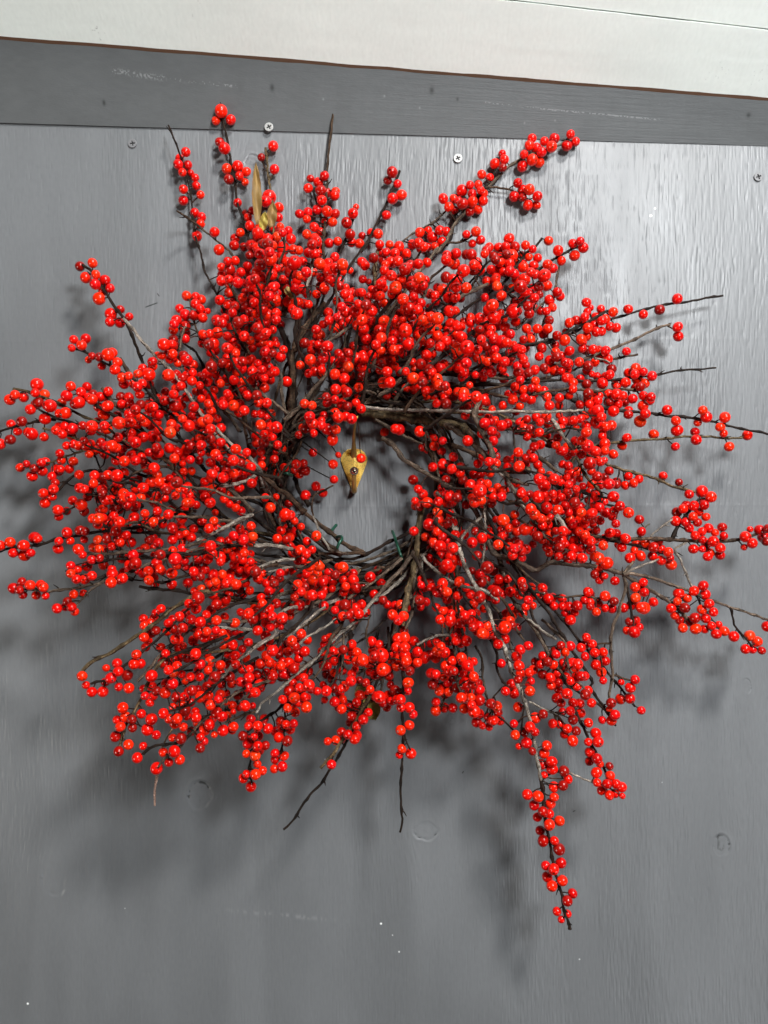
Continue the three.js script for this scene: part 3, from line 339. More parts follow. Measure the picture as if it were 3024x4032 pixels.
[0,'d',0.64,1.11,[232.3,101.1,26.8,222.5,99.8,27.6,204.3,98.3,29.2,192.1,95.7,30.7,177.5,93.7,32.1,159.5,91.7,33.9,141.6,90.2,35.6,126.3,90.6,36.6,107.5,89.8,38.1,81.1,87,37.3,61.4,92.5,33.6,37.6,96.1,29.8,13.2,94.4,26,-9,86.3,22.3],[174.1,99.5,32.9,3.6,170.8,97.2,27.1,3.5,171.8,94.3,38.4,3.4,177.9,96.3,37.3,3.3,176.7,92.9,28.6,4.1,184.1,93.4,36.8,3.6,148.3,94.7,29.2,3,154.2,93.8,39.3,3.4,149.5,88,38.3,4.1,139.4,88,35.2,3.4,129.5,88.5,37.9,3.3,124.3,91.5,40.6,3.5,121.3,96.6,38.4,2.9,111.6,97.9,35.2,3.3,180.3,88.9,33.4,3.4,166.3,89,35.6,3.8,162.2,89.2,29.4,3.9,160.2,86.2,35.5,2.9,68.4,92.2,36.2,2.9,145.5,91.7,22.6,2.3,153.8,93.5,32.4,3.7,135.9,92.3,31.9,3.1,67.3,94.3,41.2,2.9,61.8,90.9,28.3,3,22.4,95.9,24.5,3.6]],
[0,'b',0.90,1.11,[173.7,83.4,38.4,157.8,83.8,39.5,144.8,82.4,40.9,133.2,83.5,41.5,116.8,82.7,43,99.5,79.2,43.5,82.5,78.1,42.8,63.5,84.5,37.5,40.6,89.3,32.2,16.8,88.8,26.9,-5,81.9,21.5],[173.7,86,33.1,3.3,169.7,77.3,40,3.6,174.6,85.3,41.4,3.5,163.3,79.5,38.9,3.5,153.2,80.9,39.4,3.2,157.3,79.5,44.9,4.1,153.5,74.6,41.6,3,159.6,73.7,39.8,3.6,137.9,80,45.8,3.8,139.8,77.4,38.4,3.8,147.3,79.5,38.6,3.1,144.9,75.5,43.1,3.5,133.5,73.1,40.9,3.3,139,73.2,43.8,3.1,118.7,77.3,44.4,3.2,127.7,83,45.5,3,126.1,79.3,41.5,2.9,110.7,78.3,42.1,3.4,111.9,72.1,44.6,3.5,99.4,83.4,47.6,3,94.5,82.7,44.4,3.1,102.7,88.9,43,3.2,104.2,83.6,44.8,2.7,88.6,84.8,43.8,3.3,94.5,76.9,47,3.5,86.8,75.8,46.3,3.6,100,76.7,41,3.6,91.9,71.6,44.5,2.9,80.9,72.5,41.9,3,73.5,69.7,41.6,2.9,91.2,94.6,43.5,3.9,97.9,94.2,45.1,3.3,102.7,96.7,41.6,3.4,21.2,85.3,28.2,3.4,49.8,81.2,45.5,3.4,168.7,76.4,26.7,3,144,81.8,31.8,3.4,84.9,80,41.4,3.3,39.5,88.3,35,2.6]],
[0,'d',0.51,0.49,[176.8,76.3,39.6,175.8,78.7,39.2,173.1,82.8,38.5],[176.2,79,42.5,3.3,182.8,76.9,35.6,3.8,176.7,72.4,40.5,3.7,179.7,77.4,47.7,3.3]],
[0,'d',0.77,1.48,[264.8,53.8,34.7,257.8,55.5,35,246,57.2,35.6,234.2,60,35.9,222.4,62.9,36.4,210.6,64.9,37.1,193.9,66.1,38.3,181,67.7,39.1,162.1,69.3,40.4,145.8,71.5,41.3,111.4,81.7,37.6,73.4,88.1,33.9,36.5,84,30.2,5.9,67.9,26.5],[191.7,69,44.4,3.8,199,62.2,40.6,3.3,201.1,56,37.2,4.3,216.7,61.8,33.7,3.1,216.3,69,43.2,3.3,220.5,65.1,38.8,4.2,232.6,64.6,40.2,4,230,58.1,38.8,3.3,233.5,54,36.3,2.9,176.4,66.3,46,3.7,175.1,62,39.4,4.4,167.8,69.7,37,3.3,166.1,66.2,42.3,3.4,155,68.1,45.3,4,142.1,67.4,53.3,4.2,31,83.9,46,3.7,46.2,81.4,28.9,3.1,154.8,76.4,34.6,3.8,121.5,74,31.6,3.3,109.6,83,37.1,3.7,103.7,81.1,34.6,3.1,97.1,78.9,33,2.7,92.8,81,29.3,3.5,144.4,60,42.3,3.7,149.9,60.6,35.6,3.9,141.2,67.5,43.7,3.3,138,65.9,38.6,3,121.7,67.1,30.7,2.8,29.5,80.9,28.7,3.3,33.5,86,28.6,3.3,40.4,83.2,27.6,3.3,70.4,82.6,29.9,3.1,95.1,85.1,34.4,3.1]],
[0,'w',0.87,1.14,[131,66.9,58.8,121.9,66.2,59.8,101.9,65.6,60,80,66.4,58.6,69.7,65.9,58.1,37.1,68.3,47.9,3.2,70.3,37.2,-14.1,72.2,36.2],[142.9,62.4,59.1,3.6,140.4,60,53.1,3.5,134.9,56.8,54.5,2.4,133.4,64.2,53.9,3.2,128,60.7,64,2.9,126.5,55.8,59.2,2.2,123.5,60.6,50.9,3.4,117.8,59.7,58.6,3.4,109.2,64.5,47.1,3.8,71.4,60.4,52.6,2.8,37.8,72.6,44.5,3.2,41.7,72.6,49.9,3.7,35.2,72.6,49.9,2.9,56.6,70.9,45.7,2.7,54.6,64.8,48.5,3.3,77.4,56.9,58.5,3.9]],
[0,'o',0.77,0.99,[247.9,51.1,32.7,237.6,51,33.5,223.2,52.1,34.5,208.7,51.9,35.9,191.8,50.2,37.9,175,49.3,39.7,158.3,47.4,41.7,145.3,45.5,43.3,134.6,43.7,44.8,110.7,44.8,44.8,88.2,56.2,40.3,62.3,66.4,35.8,35.3,69.7,31.3,10.5,64.1,26.8],[254,53.7,27.2,3.7,237.7,45,35.2,3.5,215.9,55.7,31.1,3.3,213.4,49.3,39.3,3.8,199.7,44.8,37.7,3.1,186.4,53.7,33.4,3.9,164,50.1,45.4,3.3,163.2,45.4,37.9,3.3,148,51.2,43.6,3.2,154.7,59,41.2,3.9,149.7,57.6,46,3.3,97.4,51.3,41.3,3.1,132.4,48.7,33.1,3.9,146.2,41.2,43,3.6,150,54.6,38.3,2.8,111.8,52.4,35.8,3.3,105.3,45.3,47.4,3.4,114.2,46.9,40.5,3.6,148.5,45.9,47.8,3.7,155.1,39,44.8,3.3,72.5,65.5,31.4,3.4,69.1,58.2,37.1,3.2,75.5,61.9,41,3.6,76.6,52.1,43.8,2.8,100.3,40.4,38,3]],
[0,'w',1.20,1.35,[109.5,60.8,63.4,115.1,51.8,65.6,120.1,44,67.2,123.3,40.7,67.7],[120.4,58.1,77.2,3,115.8,54.3,62.3,3.2,100.8,58,68.6,2.9,109.6,59.2,52.1,3.7,100.7,51.7,66.3,3.2,115.3,39.4,69.3,3.5,126.4,45.5,74.9,3.4]],
[0,'o',0.90,0.99,[209.8,13.2,46.3,204.4,14.8,46.9,195.1,17.1,47.6,183.6,22.2,47.9,172.1,25.5,48.5,158.3,28.9,49.3,148,32.8,49.6,132.2,40.2,49.6,115.4,44.7,49.1,94.9,57.7,43.2,70.3,70.6,37.3,43.4,77.4,31.4,17.2,75.6,25.5],[94.5,62.1,33.5,3.6,115.1,49.1,55.6,3.1,133,43.1,62.8,4.3,131.5,38.5,52.7,3.4,124.9,40.1,55.8,3.6,139,39.9,58.8,3.8,146.9,40.7,53.5,3.2,140.7,32.5,65.2,3,143,35,50.4,2.9,147.8,26.9,60.2,3.1,113.4,44,58.4,3.1,189.6,24.5,42.4,3.2,200.1,20.1,43.3,2.9,204,11.9,50.9,3.3,171.5,22.2,47.5,3.1,164.2,24.1,47.9,3.2,167,19.3,50.5,3.2,162.7,18,46.5,3.1,144.3,33.8,61.6,2.5,158.4,20.2,41.5,3.6,91.1,69.4,34.5,3.1,112.5,59.5,41.1,3,103.5,64.5,42,3.5,115.8,58.7,47.2,3.1,97.6,63.3,39.4,3.3,94.8,56.4,44.5,3.7,92.4,60.9,40.8,2.8,102.6,53.1,39.6,2.9,123.3,37.5,50,3.2,122.5,43.8,51,3.1,139.6,38.2,45.7,4,150.7,23.7,39.6,3.4,118.5,41.1,47.5,3,47.8,79.1,38.1,3.5,42.2,78.8,33,3.3,43.6,73.8,23.3,3.8,38.8,73.8,28.5,3,67.2,69.8,29.7,3.3,58.5,77.3,41.5,3.5,55.4,71,28.9,3.3,130.5,27.5,46.5,3.4,143.8,22.2,45.7,3.5,155.4,18.3,50.2,3.3]],
[0,'d',0.90,1.24,[212,8.6,47.9,203.7,-1.6,48.8,197.8,-8.4,49.4,193.2,-17.4,49.8],[215.1,13.8,44.5,4.4,217.4,10,53.9,4,214.8,5.8,48.9,3.3,212.5,4.6,55.1,3.3,205.9,4.1,54,3.6,203.8,4.3,46.8,3.5,199.7,2.2,51.8,3.4,197.9,-0.2,45.6,3.7,210.9,-0,50,3.2,216.8,-3.3,47.1,3,210,-7,49.9,3.1,204.5,-3.1,56.6,3.1,195.8,-6.1,48.9,3.6,201,-6.8,53,3.3,204.5,-10.7,49.3,3.3,207.9,-15.7,51.3,3.2]],
[0,'w',0.65,0.73,[195.4,-3.3,49.7,184.9,-10.6,50.8,177.9,-16.2,51.5],[]],
[0,'b',1.03,1.61,[260.7,-13.1,43.1,253.6,-14.8,43.7,241.8,-18.1,44.7,232.3,-19.3,45.5,216.8,-19.8,47.1,203.8,-19.1,48.6,192,-18.5,49.9,177.9,-17.9,51.5,162.7,-17.9,53.1,147.7,-17.2,54.9,131.5,-13.8,56.8,113.6,-8.3,57.4,97.5,10.6,46.5,77.4,31,35.7,52.9,45.3,24.9,26.8,50,14],[213.5,-13.1,48.6,3,218.9,-10.9,46.1,3.5,223.9,-14,44.8,2.8,228.2,-10.2,46.2,3.3,228.7,-16.1,47.6,3,213.3,-18.6,50.3,2.9,219.5,-19.6,52.7,3.8,219.4,-21.3,42.1,3.7,207.7,-24.8,48.7,3.4,213.4,-24.8,49.2,2.5,220.4,-27.7,44.6,3.5,225.4,-24.1,49.5,3.5,227.1,-29.1,45.2,3.6,216.9,-29.8,49.9,3.5,242,-16.6,50.1,4,244,-23.8,44,2.4,247.7,-21.1,47.9,3.7,248.6,-11.8,42.7,2.3,254.2,-12.2,44.5,3.8,257.1,-11,50.6,3.3,260.7,-17.2,36.8,4.1,259.3,-20,43.2,3.2,171.2,-13.1,53.4,3.3,159,-17.5,58.7,3.7,157.8,-23.4,54.6,3.5,154,-14,55.5,3.3,148.6,-13.8,59.2,3.5,140.2,-12.1,57.5,2.8,73.4,27.3,30.9,3.6,99.4,12.1,41.9,3,142.5,-5.5,57.3,3.3,106.8,2.8,60.4,4.1,113.2,7.8,58,3.3,107.7,-8.4,59.9,3.4,112.6,-12.5,61.1,2.8,120.4,-0.4,63.7,2.8,122.2,-4.8,60,3.4,122.7,-7.6,68.6,3.5,128.2,-5.3,63.8,3.9,126.3,-12.5,64.8,3.8,125.4,-12.5,71.9,3.1,118.2,-15.7,60.6,2.9,118.8,-21.2,63,3.4,123.3,-18.2,65.8,3,127.9,-23.5,65.2,3.3,131,-17.7,66.5,3.7,119.9,-12.4,64.6,2.7,109.4,-14.5,56.7,3.1,84.8,30.5,37.7,3.5,140.9,-8.6,46.8,2.7,66.4,26.3,40,3.4,73.5,32.2,43.2,3.5,95.9,11,53.3,3.2,91.6,14.3,51.5,2.7,76.7,37.9,40.7,2.9,106.6,1.2,40.7,3.7,108.2,11.6,46.9,3.5,92.2,6.3,37.3,2.9,110.1,6.9,51.5,3.6,102,-2.3,38.4,2.8,110,-3.9,55.9,3.2,104.7,-4.4,55,2.4,112,-14.6,43.6,3.3,101.2,-7.5,48.3,3.5,118.4,0.3,54.6,2.5,126.7,-0.2,57.2,3.2,119.5,-6.9,45.3,3.3,132.1,-10.8,55.6,2.9,129.2,-8,51.4,3.1,117.4,-19.8,56.1,3.4,110.4,-20.5,56.2,3.1,129.5,-19,52.8,3.5,141.5,-18.3,49.7,3.3,138.6,-14.2,45.3,3.6,123.1,-21.2,47.9,3.2,121.9,-9.7,56.2,3,124.9,-13.4,45.4,3.3,106.5,-9.7,53.3,3.6,76.4,16.8,46.9,2.7,88.8,19.4,47.4,3.5]],
[0,'g',0.51,0.74,[177.3,-7.8,51.7,174.9,-9.5,51.9,172,-14,52.2,170.9,-17.3,52.2],[171,-5,50.1,3.4]],
[0,'d',0.77,0.99,[194.3,-29,43.6,184.8,-27.3,44.7,172.9,-23.2,46.1,164.7,-21.5,47.1,149.4,-18.6,48.8],[180.2,-23.6,51.2,3.8,184.9,-19.9,47.3,3.1,187.6,-24.9,45.3,3.1,189.8,-26.8,51.6,3.4,182.4,-29.9,42.5,3.6,168.5,-25.9,47.3,2.7,173.2,-29.7,45.8,3.7,165.1,-30.9,48.9,3.7,176.4,-20.9,45.2,3.7,172.6,-21.9,39.2,3.7,194.6,-35.6,43.8,3.9,192.5,-30.8,47.8,2.9,186.9,-32.7,46.5,3.3,159.2,-22.1,43.4,3,149.9,-18.3,42.6,3.5]],
[0,'w',0.76,0.83,[207.1,-50.4,47.4,201.6,-37.8,48.4,196.8,-28.2,49.1,194.4,-25.9,49.5,203.8,-19.7,48.5],[]],
[0,'g',1.16,1.85,[206.4,-73.4,44.7,196.8,-64.1,46.1,190.8,-59.5,46.9,178.9,-52.5,48.4,168.3,-46.8,49.8,160.1,-41.6,50.8,150.8,-38.7,52,138,-35.8,53.4,125.3,-35.1,54.8,110.6,-33.4,55.6,100.7,-38.5,55.1,86.4,-31.8,53.8,73.1,-27.4,52.7,68.1,-13.4,43.5,61.4,4,34.3,51.2,20.2,25.1,37.7,32.8,15.9],[172.7,-46.8,53.2,2.9,167.6,-50.2,51.8,3.6,173.4,-53.4,52.8,3.2,168.1,-57.3,51.3,3.7,181.3,-60.6,47.5,3.4,175.5,-64.8,46.2,4.2,171.5,-63.7,52.4,3.6,167,-62.6,46.7,3.6,198.6,-54.8,46.6,3.9,196.4,-59.9,50.2,2.9,204.8,-58.2,45,3.5,208.5,-53.1,47.5,3.5,200.8,-64,51.8,3.5,192.7,-64.8,48.9,3.5,196.6,-70,45.5,3.2,201.2,-73.6,42.5,3.5,201.1,-78.2,47.3,3.3,208.9,-71.1,48.5,3.9,209.5,-78.6,48.3,3.9,209.4,-74.6,40.1,3.9,214.4,-49.5,48.6,3.7,216.8,-55.7,45.7,3.7,147.2,-33.8,57.1,4.3,140.4,-29.5,54.8,4.1,144.4,-40.5,45.7,3.5,140.1,-41.5,53.9,3,146.7,-42.5,53.6,2.6,143.5,-36.9,51.3,3.4,154.2,-46,51.5,3.2,40.5,29.1,21.6,2.8,53.5,14.9,25.6,3.5,87.5,-26.9,55.5,3,110.4,-27.5,51.7,2.9,117.8,-28.2,58.3,3.4,88.7,-25.3,67.4,3.8,138.3,-25.8,49.1,3.2,144.4,-45.6,49.7,3.1,46.2,27.4,20.1,3.5,57.9,5.1,24.6,3.3,68.3,-23.7,40.9,3.1,94,-24.7,55,3.5,110.2,-23.8,46.1,3.6,116.8,-26.5,44.1,3.4,126.5,-25,44.3,3.2,115.7,-32.7,44.6,3.2,122.4,-32.9,53.5,3.2,130.4,-31,42.6,3.5,91.6,-30.6,52.8,3.4]],
[0,'g',0.77,1.11,[261.2,-73.2,41.9,247,-68.5,43.3,233.9,-64.3,44.5,218.4,-58.5,46,204.1,-52.6,47.7,192.3,-48.5,49.1,178.1,-43.8,50.7,164.1,-40.9,52.4,159.5,-40.9,52.9],[261.1,-77.9,41.3,3.9]],
[0,'d',0.64,0.74,[249.7,-90.9,42.4,243.6,-83.9,43.1,238.2,-78.1,43.7,235.1,-66.6,44.3,233.9,-64.3,44.5],[237.4,-84.5,43.1,3.6,249.7,-84.6,39.7,4.1,255.9,-88.9,37.5,4,245.8,-93.2,42.1,3.3,251.6,-93.9,39.7,3.2,257.2,-94.4,41.4,2.8]],
[0,'d',0.77,0.74,[220.7,-79.3,43.2,220.6,-71.3,43.5,215.8,-65.5,44.1,212.1,-57.5,44.7,208.5,-54,45.2],[217.4,-61.4,50.9,3.6,214.2,-65.8,46.7,3.5,222.1,-67.4,46.7,3.3,217.2,-71.8,45.6,3.4,220.9,-76.7,46.4,3,218,-79.6,41.8,3.2,228.2,-77,40.2,2.9,230,-80.6,44.9,3.5,223.8,-82.3,47,3.5]],
[0,'w',0.65,0.83,[183.9,-31.5,50.5,171.1,-36.5,51.7,159.5,-40.9,52.9],[]],
[0,'g',0.90,0.99,[166.4,-33,52.4,162.9,-37.5,52.6,159.5,-40.9,52.9],[]],
[0,'g',0.90,1.11,[151.6,-125.3,47,152.1,-119.5,47.4,153.6,-109.2,48,152.9,-100,48.6,152.1,-89.7,49.3,153,-78.3,49.9,157,-68.2,50,159.2,-60.2,50.2,161.9,-49,50.4,160.1,-42.2,50.8],[]],
[0,'d',0.90,0.99,[166.4,-72.8,48.9,165,-60.3,49.6,162.5,-50.1,50.3],[165.9,-74,46.6,3.4,171,-73.4,42.6,3.2,166.8,-80.2,52.4,4.3,164.2,-80,45.5,3.1,171.6,-77.7,47.3,3.3,160.6,-64.4,48.8,3.6]],
[0,'b',0.64,0.62,[167.1,-113.5,46.4,160.1,-111.6,47.2,153.6,-109.2,48],[167.8,-112,51.3,3.3,165.2,-117.9,49.2,3.6,160.1,-114.8,45.9,2.3]],
[0,'b',0.64,0.62,[139.9,-90.1,50.5,143.4,-88.4,50.2,151.5,-88,49.5],[139.1,-88.2,51.4,3.2,135,-83.6,52,3.1,131.6,-90.8,50.9,3.3,134.2,-96.5,52,3.2,139.8,-93.3,55.2,3.3,146.4,-93.7,51.5,3.3,148.1,-99.8,49.9,3.5,141.8,-102.3,50.7,3.5,145.9,-107.6,48.5,3.8,146,-112.3,52.8,2.7]],
[0,'b',0.77,0.74,[158.6,-60.7,44.4,152.8,-59.7,45.1,143.4,-57.9,46.1,131.7,-56.6,47.4,117.8,-57,48.8,101.8,-53.5,49.6,81.7,-49.2,48.1,77.4,-30.1,42.2,71,-6.6,36.3,59.5,15,30.5,43.1,31.3,24.6],[136.9,-53.6,49.2,3.5,140.3,-55.8,41.6,3.3,134.1,-59.2,49.9,3,137.9,-63.3,51,2.9,148.1,-56.3,50.1,3.7,154.4,-59.8,49,3.3,146.1,-62.3,41.3,3.3,149.2,-64.9,45.9,3,154.8,-65.6,43.4,3.4,114.4,-58.1,43,3.5,105.8,-59,47.1,3,119.3,-63.1,50.6,2.9,113.5,-62.8,51.4,3.2,129,-62.5,51.9,3.6,124.3,-63.5,46.9,3.5,128.6,-68,46.3,2.9,124.9,-72.4,49.5,3.8,80.8,-49.3,49.8,3.3,74.8,-49.3,50.7,2.8,138.8,-60.9,45.4,3.4,142.2,-67,49.9,3,120.1,-58.4,46.4,3.3,109.3,-57.7,53.2,3.8,108.7,-55.5,40.2,3.5,90.3,-51.3,43.4,3.6,73.1,-11.4,41.4,3.6,74.8,-40,41.2,3.8,69.8,-46,41.4,3.2]],
[0,'d',0.90,1.24,[149.5,-133.5,44.7,139.2,-117.1,46.7,140.9,-116.3,46.7,133.7,-103.5,48.2,125.4,-91.9,49.7,117.2,-79.2,51.4,107.8,-64.4,53.2,98.8,-53.1,53.5,90,-40.9,52.4,81.2,-27.5,51.3,74.2,-11,45.1,65,8.8,38.9,51.6,26.1,32.8,34.6,38,26.6],[152.4,-128.1,49.2,3.6,152.1,-133.1,46,2.4,154.4,-135.6,51.3,3.6,153.4,-140.6,46.6,3.6,148,-141.1,43.3,3,132.7,-108.5,56.7,3.3,136.2,-119.1,51.7,3.2,41.1,33.7,26.6,4.2,62.2,26,31.9,3.3,80.3,-15,54.1,3,81.9,-22.4,65,3.1,89,-21,58.1,3.3,120.1,-93.1,54.9,3.1,130.2,-107.9,37.7,3.9,125.4,-102.4,36.3,2.9,54.3,22,36.4,3.4,59.6,10,41.9,2.8,67.2,5.8,42.7,3.2,72.2,6.8,41.8,2.2]],
[0,'d',0.77,1.11,[171.8,-133.2,39,170.6,-131.8,39.2,158.4,-116.3,41.3,148.8,-105.7,42.9,139.3,-95.1,44.4,130.9,-85.8,45.8,121.5,-74.2,47.4,113.2,-64.9,48.8,98.4,-53.6,49.4,90.8,-31.1,41.2,80.1,-4.5,32.9,63.4,18.5,24.7,41.6,33.9,16.5],[161.2,-127.6,40.6,3.7,166.1,-126,45.4,3.7,174.4,-134.6,43.4,3.1,135.6,-89.5,46.2,3.3,102.6,-56.8,42.4,3.3,127.4,-70.4,41.1,3.1,122.3,-68.6,44.6,2.6,99.1,-51,46,3.5,96,-53.1,39.8,3.5,65.4,16.2,32.2,3.2,67.4,22.3,28.2,3,90.7,-13.2,39,3.8]],
[0,'g',0.90,1.85,[122.6,-112.8,52.3,120.2,-109.3,52.8,113.2,-100.1,54.1,106.2,-88.6,55.6,100.3,-78.4,56.8,92.4,-68.3,57.8,82.6,-52.8,56.4,78.8,-33.3,45.9,72.6,-9,35.3,60.9,13.5,24.8,43.7,30.5,14.2],[81.8,-44.2,57.3,2.9,83.5,-52.8,56.9,3.6,87.8,-54.2,65,3,92.2,-61.8,65,3,88.3,-64.5,56.4,2.5,117,-88.2,56.4,3.1,113.7,-92.4,52.7,3,124.3,-89.5,51.6,3.5,113.3,-93.7,58.6,3.2,106.1,-95.9,53.4,3.5,103.5,-101.1,56,3,107.6,-98.5,59.8,3.3,112,-100.9,55.8,3.3,115.8,-107.8,50,3.8,110,-109.8,56.3,3.5,116.5,-113.9,52.5,3.1,111,-115.6,53.9,3.1,119,-100.4,52.6,2.8,125.4,-100.9,52.8,3.8,121.4,-104.2,46.9,3.7,58.6,13.2,22.4,2.9,78.5,-55,53,3.3,85.4,-64.8,44.4,3,76.4,-44.6,54.3,3.5,71.8,-53.9,53.4,3.4,85.2,-68.8,53.4,3.8,90.2,-77.9,46.1,2.9]],
[0,'w',0.76,0.93,[113.6,-84.5,57.1,104.5,-78.2,58.4,94.2,-70.2,59.9],[]],
[0,'w',1.09,1.56,[103.1,-176.2,59.6,100.6,-163.6,61,97.5,-146.5,62.8,94.5,-132.9,64.3,91.5,-122.8,65.4,87.5,-112.6,66.7,88.7,-117.4,66.1,84.1,-106.2,67.5,80.7,-98.4,68.5,77.2,-86.2,69.8,70.8,-74.4,69,67.6,-63.6,68.2,57.6,-45.2,66.6,52.5,-34.5,63.3,48.9,-20.6,54.7,48.9,-14.8,44,48.9,-6.1,33.2,48,3.5,22.4,45.7,13.5,11.7],[86.3,-94.4,64,3.7,75.9,-98,67.8,3.1,85.3,-97.3,79.3,3.5,95.4,-105.7,59.3,3.3,97.4,-112.2,55,2.8,94.2,-115.7,68.7,3.5,85.4,-106.6,75.8,2.9,99,-134.8,61.9,3.8,103.4,-131.3,65.6,3.1,94.1,-138.6,69.5,3.7,84.6,-137.8,64.6,3,85.7,-145.6,62.8,3.3,91.9,-144.1,61.5,3.4,88.3,-153.6,61.3,2.4,92.9,-150.6,63.6,3.7,96.2,-155.4,65.9,2.8,98,-142.8,66.1,2.9,106.4,-152.8,62.4,3.4,105.2,-158.7,59.5,3.5,104,-166.4,58,3.6,109.4,-162.9,63.3,3.7,110.5,-169.1,59.5,3.8,105.6,-173.3,58.5,2.7,118.6,-170.7,58.6,3.7,121.4,-176.5,57.5,3.2,117.3,-179.2,61.5,3.4,47.1,-14.9,56.9,3.3,37,-22.7,57,4.2,48,-31.9,53.6,3.8,60.4,-53.6,79.6,4,76.6,-73.2,77.6,4.4,81.7,-70.4,66.1,3.2,81.8,-72.6,72.8,3,60.4,-72.4,77.4,3.4,65.9,-73.1,70.3,3.2,69.6,-81.3,55.2,3.4,73.5,-85,70.2,3.4,79.7,-83.8,58.1,3.5,65.6,-79.4,64.5,3.7,54.8,-15.4,39.6,3.6,68.1,-75.2,56.6,3.3]],
[0,'d',0.77,1.24,[124.3,-278.3,52,122.1,-272.1,52,119.8,-264.3,52,118.1,-253.9,52.4,114.4,-242.2,53.5,112,-231.7,54.5,110.7,-222.4,55.3,107.7,-209.6,56.4,105.7,-194.7,57.7,105,-185.5,58.6,103.1,-175.7,59.6],[112,-181.3,57.9,3.6,94.3,-186,59,3.5,101,-186.5,61.1,3.8,111.9,-187.5,59.5,3.1,99.3,-194,56.5,3.4,110,-192.9,56.5,3.6,103.9,-195.8,63.1,3.6,101.5,-201.8,56.6,3.2,108.8,-198.4,59.7,3.1,115.8,-204,57.5,3.7,108.3,-204.9,61.6,3.9,104.6,-213.1,50.6,3.4,105.3,-217.7,56,3.9,112.3,-216.6,58.4,3.1,116,-223.4,55.6,4.2,117.3,-232.8,55,3.6,107.6,-235.3,53.5,3.1,111.6,-235.2,58.9,3.9,109.3,-244.3,50.5,3.7,118.2,-244.4,55.3,3.8,110.9,-247.1,57.1,3.9,126.1,-255.1,50.8,3.3,121.6,-258,55,3.7,115.6,-267,51,3.1,123,-269.6,49.3,2.9,119,-273.4,49.1,2.5]],
[0,'d',0.51,0.56,[102,-176.2,59.7,108.7,-172.9,59.6,114.2,-169.6,59.5,117.7,-175.4,58.8],[]],
[0,'d',1.29,0.49,[123.8,-278.3,52,123.2,-273.8,52,122.1,-271,52],[]],
[0,'d',0.45,0.43,[86.8,-138.4,64.3,89.5,-134,64.5,90.6,-130.6,64.8,91.6,-126.1,65.1],[88.5,-128.9,57.5,3.4]],
[0,'d',0.45,0.43,[90.3,-146.4,63.3,89.6,-140.7,63.9,90.6,-131.7,64.7],[]],
[0,'w',0.76,0.73,[115.2,-134.3,55,113,-133.6,55.2,103.8,-129.5,56.2,95.8,-125.3,57.2],[114.9,-123.9,66.3,3.1,119.1,-133.3,51.8,2.9,111.6,-140.1,56.1,3.2,117.1,-141.4,52.5,3.1,121.1,-143.1,57.1,3.4,125.5,-138,54.1,3.5,123.4,-131.8,55.8,3.4,127.7,-145.5,54.1,3.4,119.9,-148.1,53.4,3.1,124.8,-151.5,56.2,3.7]],
[0,'w',0.65,0.62,[150.6,-183.2,52.4,141.5,-180.7,53.1,134.6,-178.3,53.6,123.1,-172.9,54.8,117.4,-171,55.4],[141.3,-173.4,53.7,3.8,140.7,-178.8,57.2,3,151,-176.1,51.6,3.3,147.5,-179.7,56.9,3.4,153.9,-180.3,55.4,3.4,158.6,-183.6,51.9,3.6,146,-186.8,49.1,3.3,149.7,-188.2,54.2,3.2,154.6,-188.4,50.4,3.1,158.4,-188.8,54,2.2]],
[0,'d',0.90,1.24,[152.4,-185.6,42.5,149.8,-175,43.4,145,-165.5,44.4,140.1,-157.2,45.4,134.1,-144.3,47,126.8,-130.2,48.7,123.1,-116.4,50.1,119.6,-113.2,50.6,108.9,-92.4,53.1,100.7,-75.3,55.1,93.8,-49.1,48,83.6,-18.2,40.8,66.3,8.5,33.7,42.7,26.5,26.6],[106.1,-108.6,51,3.5,117.6,-119.5,46.7,3.3,115.7,-124.6,50.6,3.6,132.6,-129.7,43.9,3.5,126.3,-127.7,51,3.4,136.4,-140.7,51.8,3.3,142.8,-149.2,46.3,3.8,142.7,-153.3,52.5,3.8,136.9,-154.3,49.6,2.9,138.9,-162.2,46,3.8,139.1,-168.8,44.4,3.3,142.1,-164.5,52.3,3.8,145.1,-169.4,48.1,2.8,151.8,-171.1,47.4,2.9,133.4,-136.6,42.8,3.7,88.2,-19.3,50.7,3.2,99.3,-62.6,51.8,2.8,93.6,-67.8,47.2,3.5,111.7,-96,47.9,3.5,112.1,-116.2,47.8,3,102.4,-101.4,45.1,3.3,43.1,22.7,28.7,3.2,70,11.2,34.4,3.8,76.7,-5.2,37.3,2.7,79.4,-12.2,44.1,3.1,82.3,-24,40.6,3.5,84,-20.7,46.1,3.3,85.9,-29.4,46.2,3.6,90,-24.4,47.6,3.2,84.2,-10,48.9,2.9,85.8,-33.2,40.4,2.8]],
[0,'d',0.77,0.87,[157.3,-144.8,43.2,149.5,-133.5,44.7,138.8,-126.3,46.1,124.7,-116.8,48,120,-110.1,48.9],[128.7,-116.1,52.6,3.2,137.9,-127,54,3.1,122.6,-110.9,46.8,3.3,119.3,-117.5,39.6,3.3]],
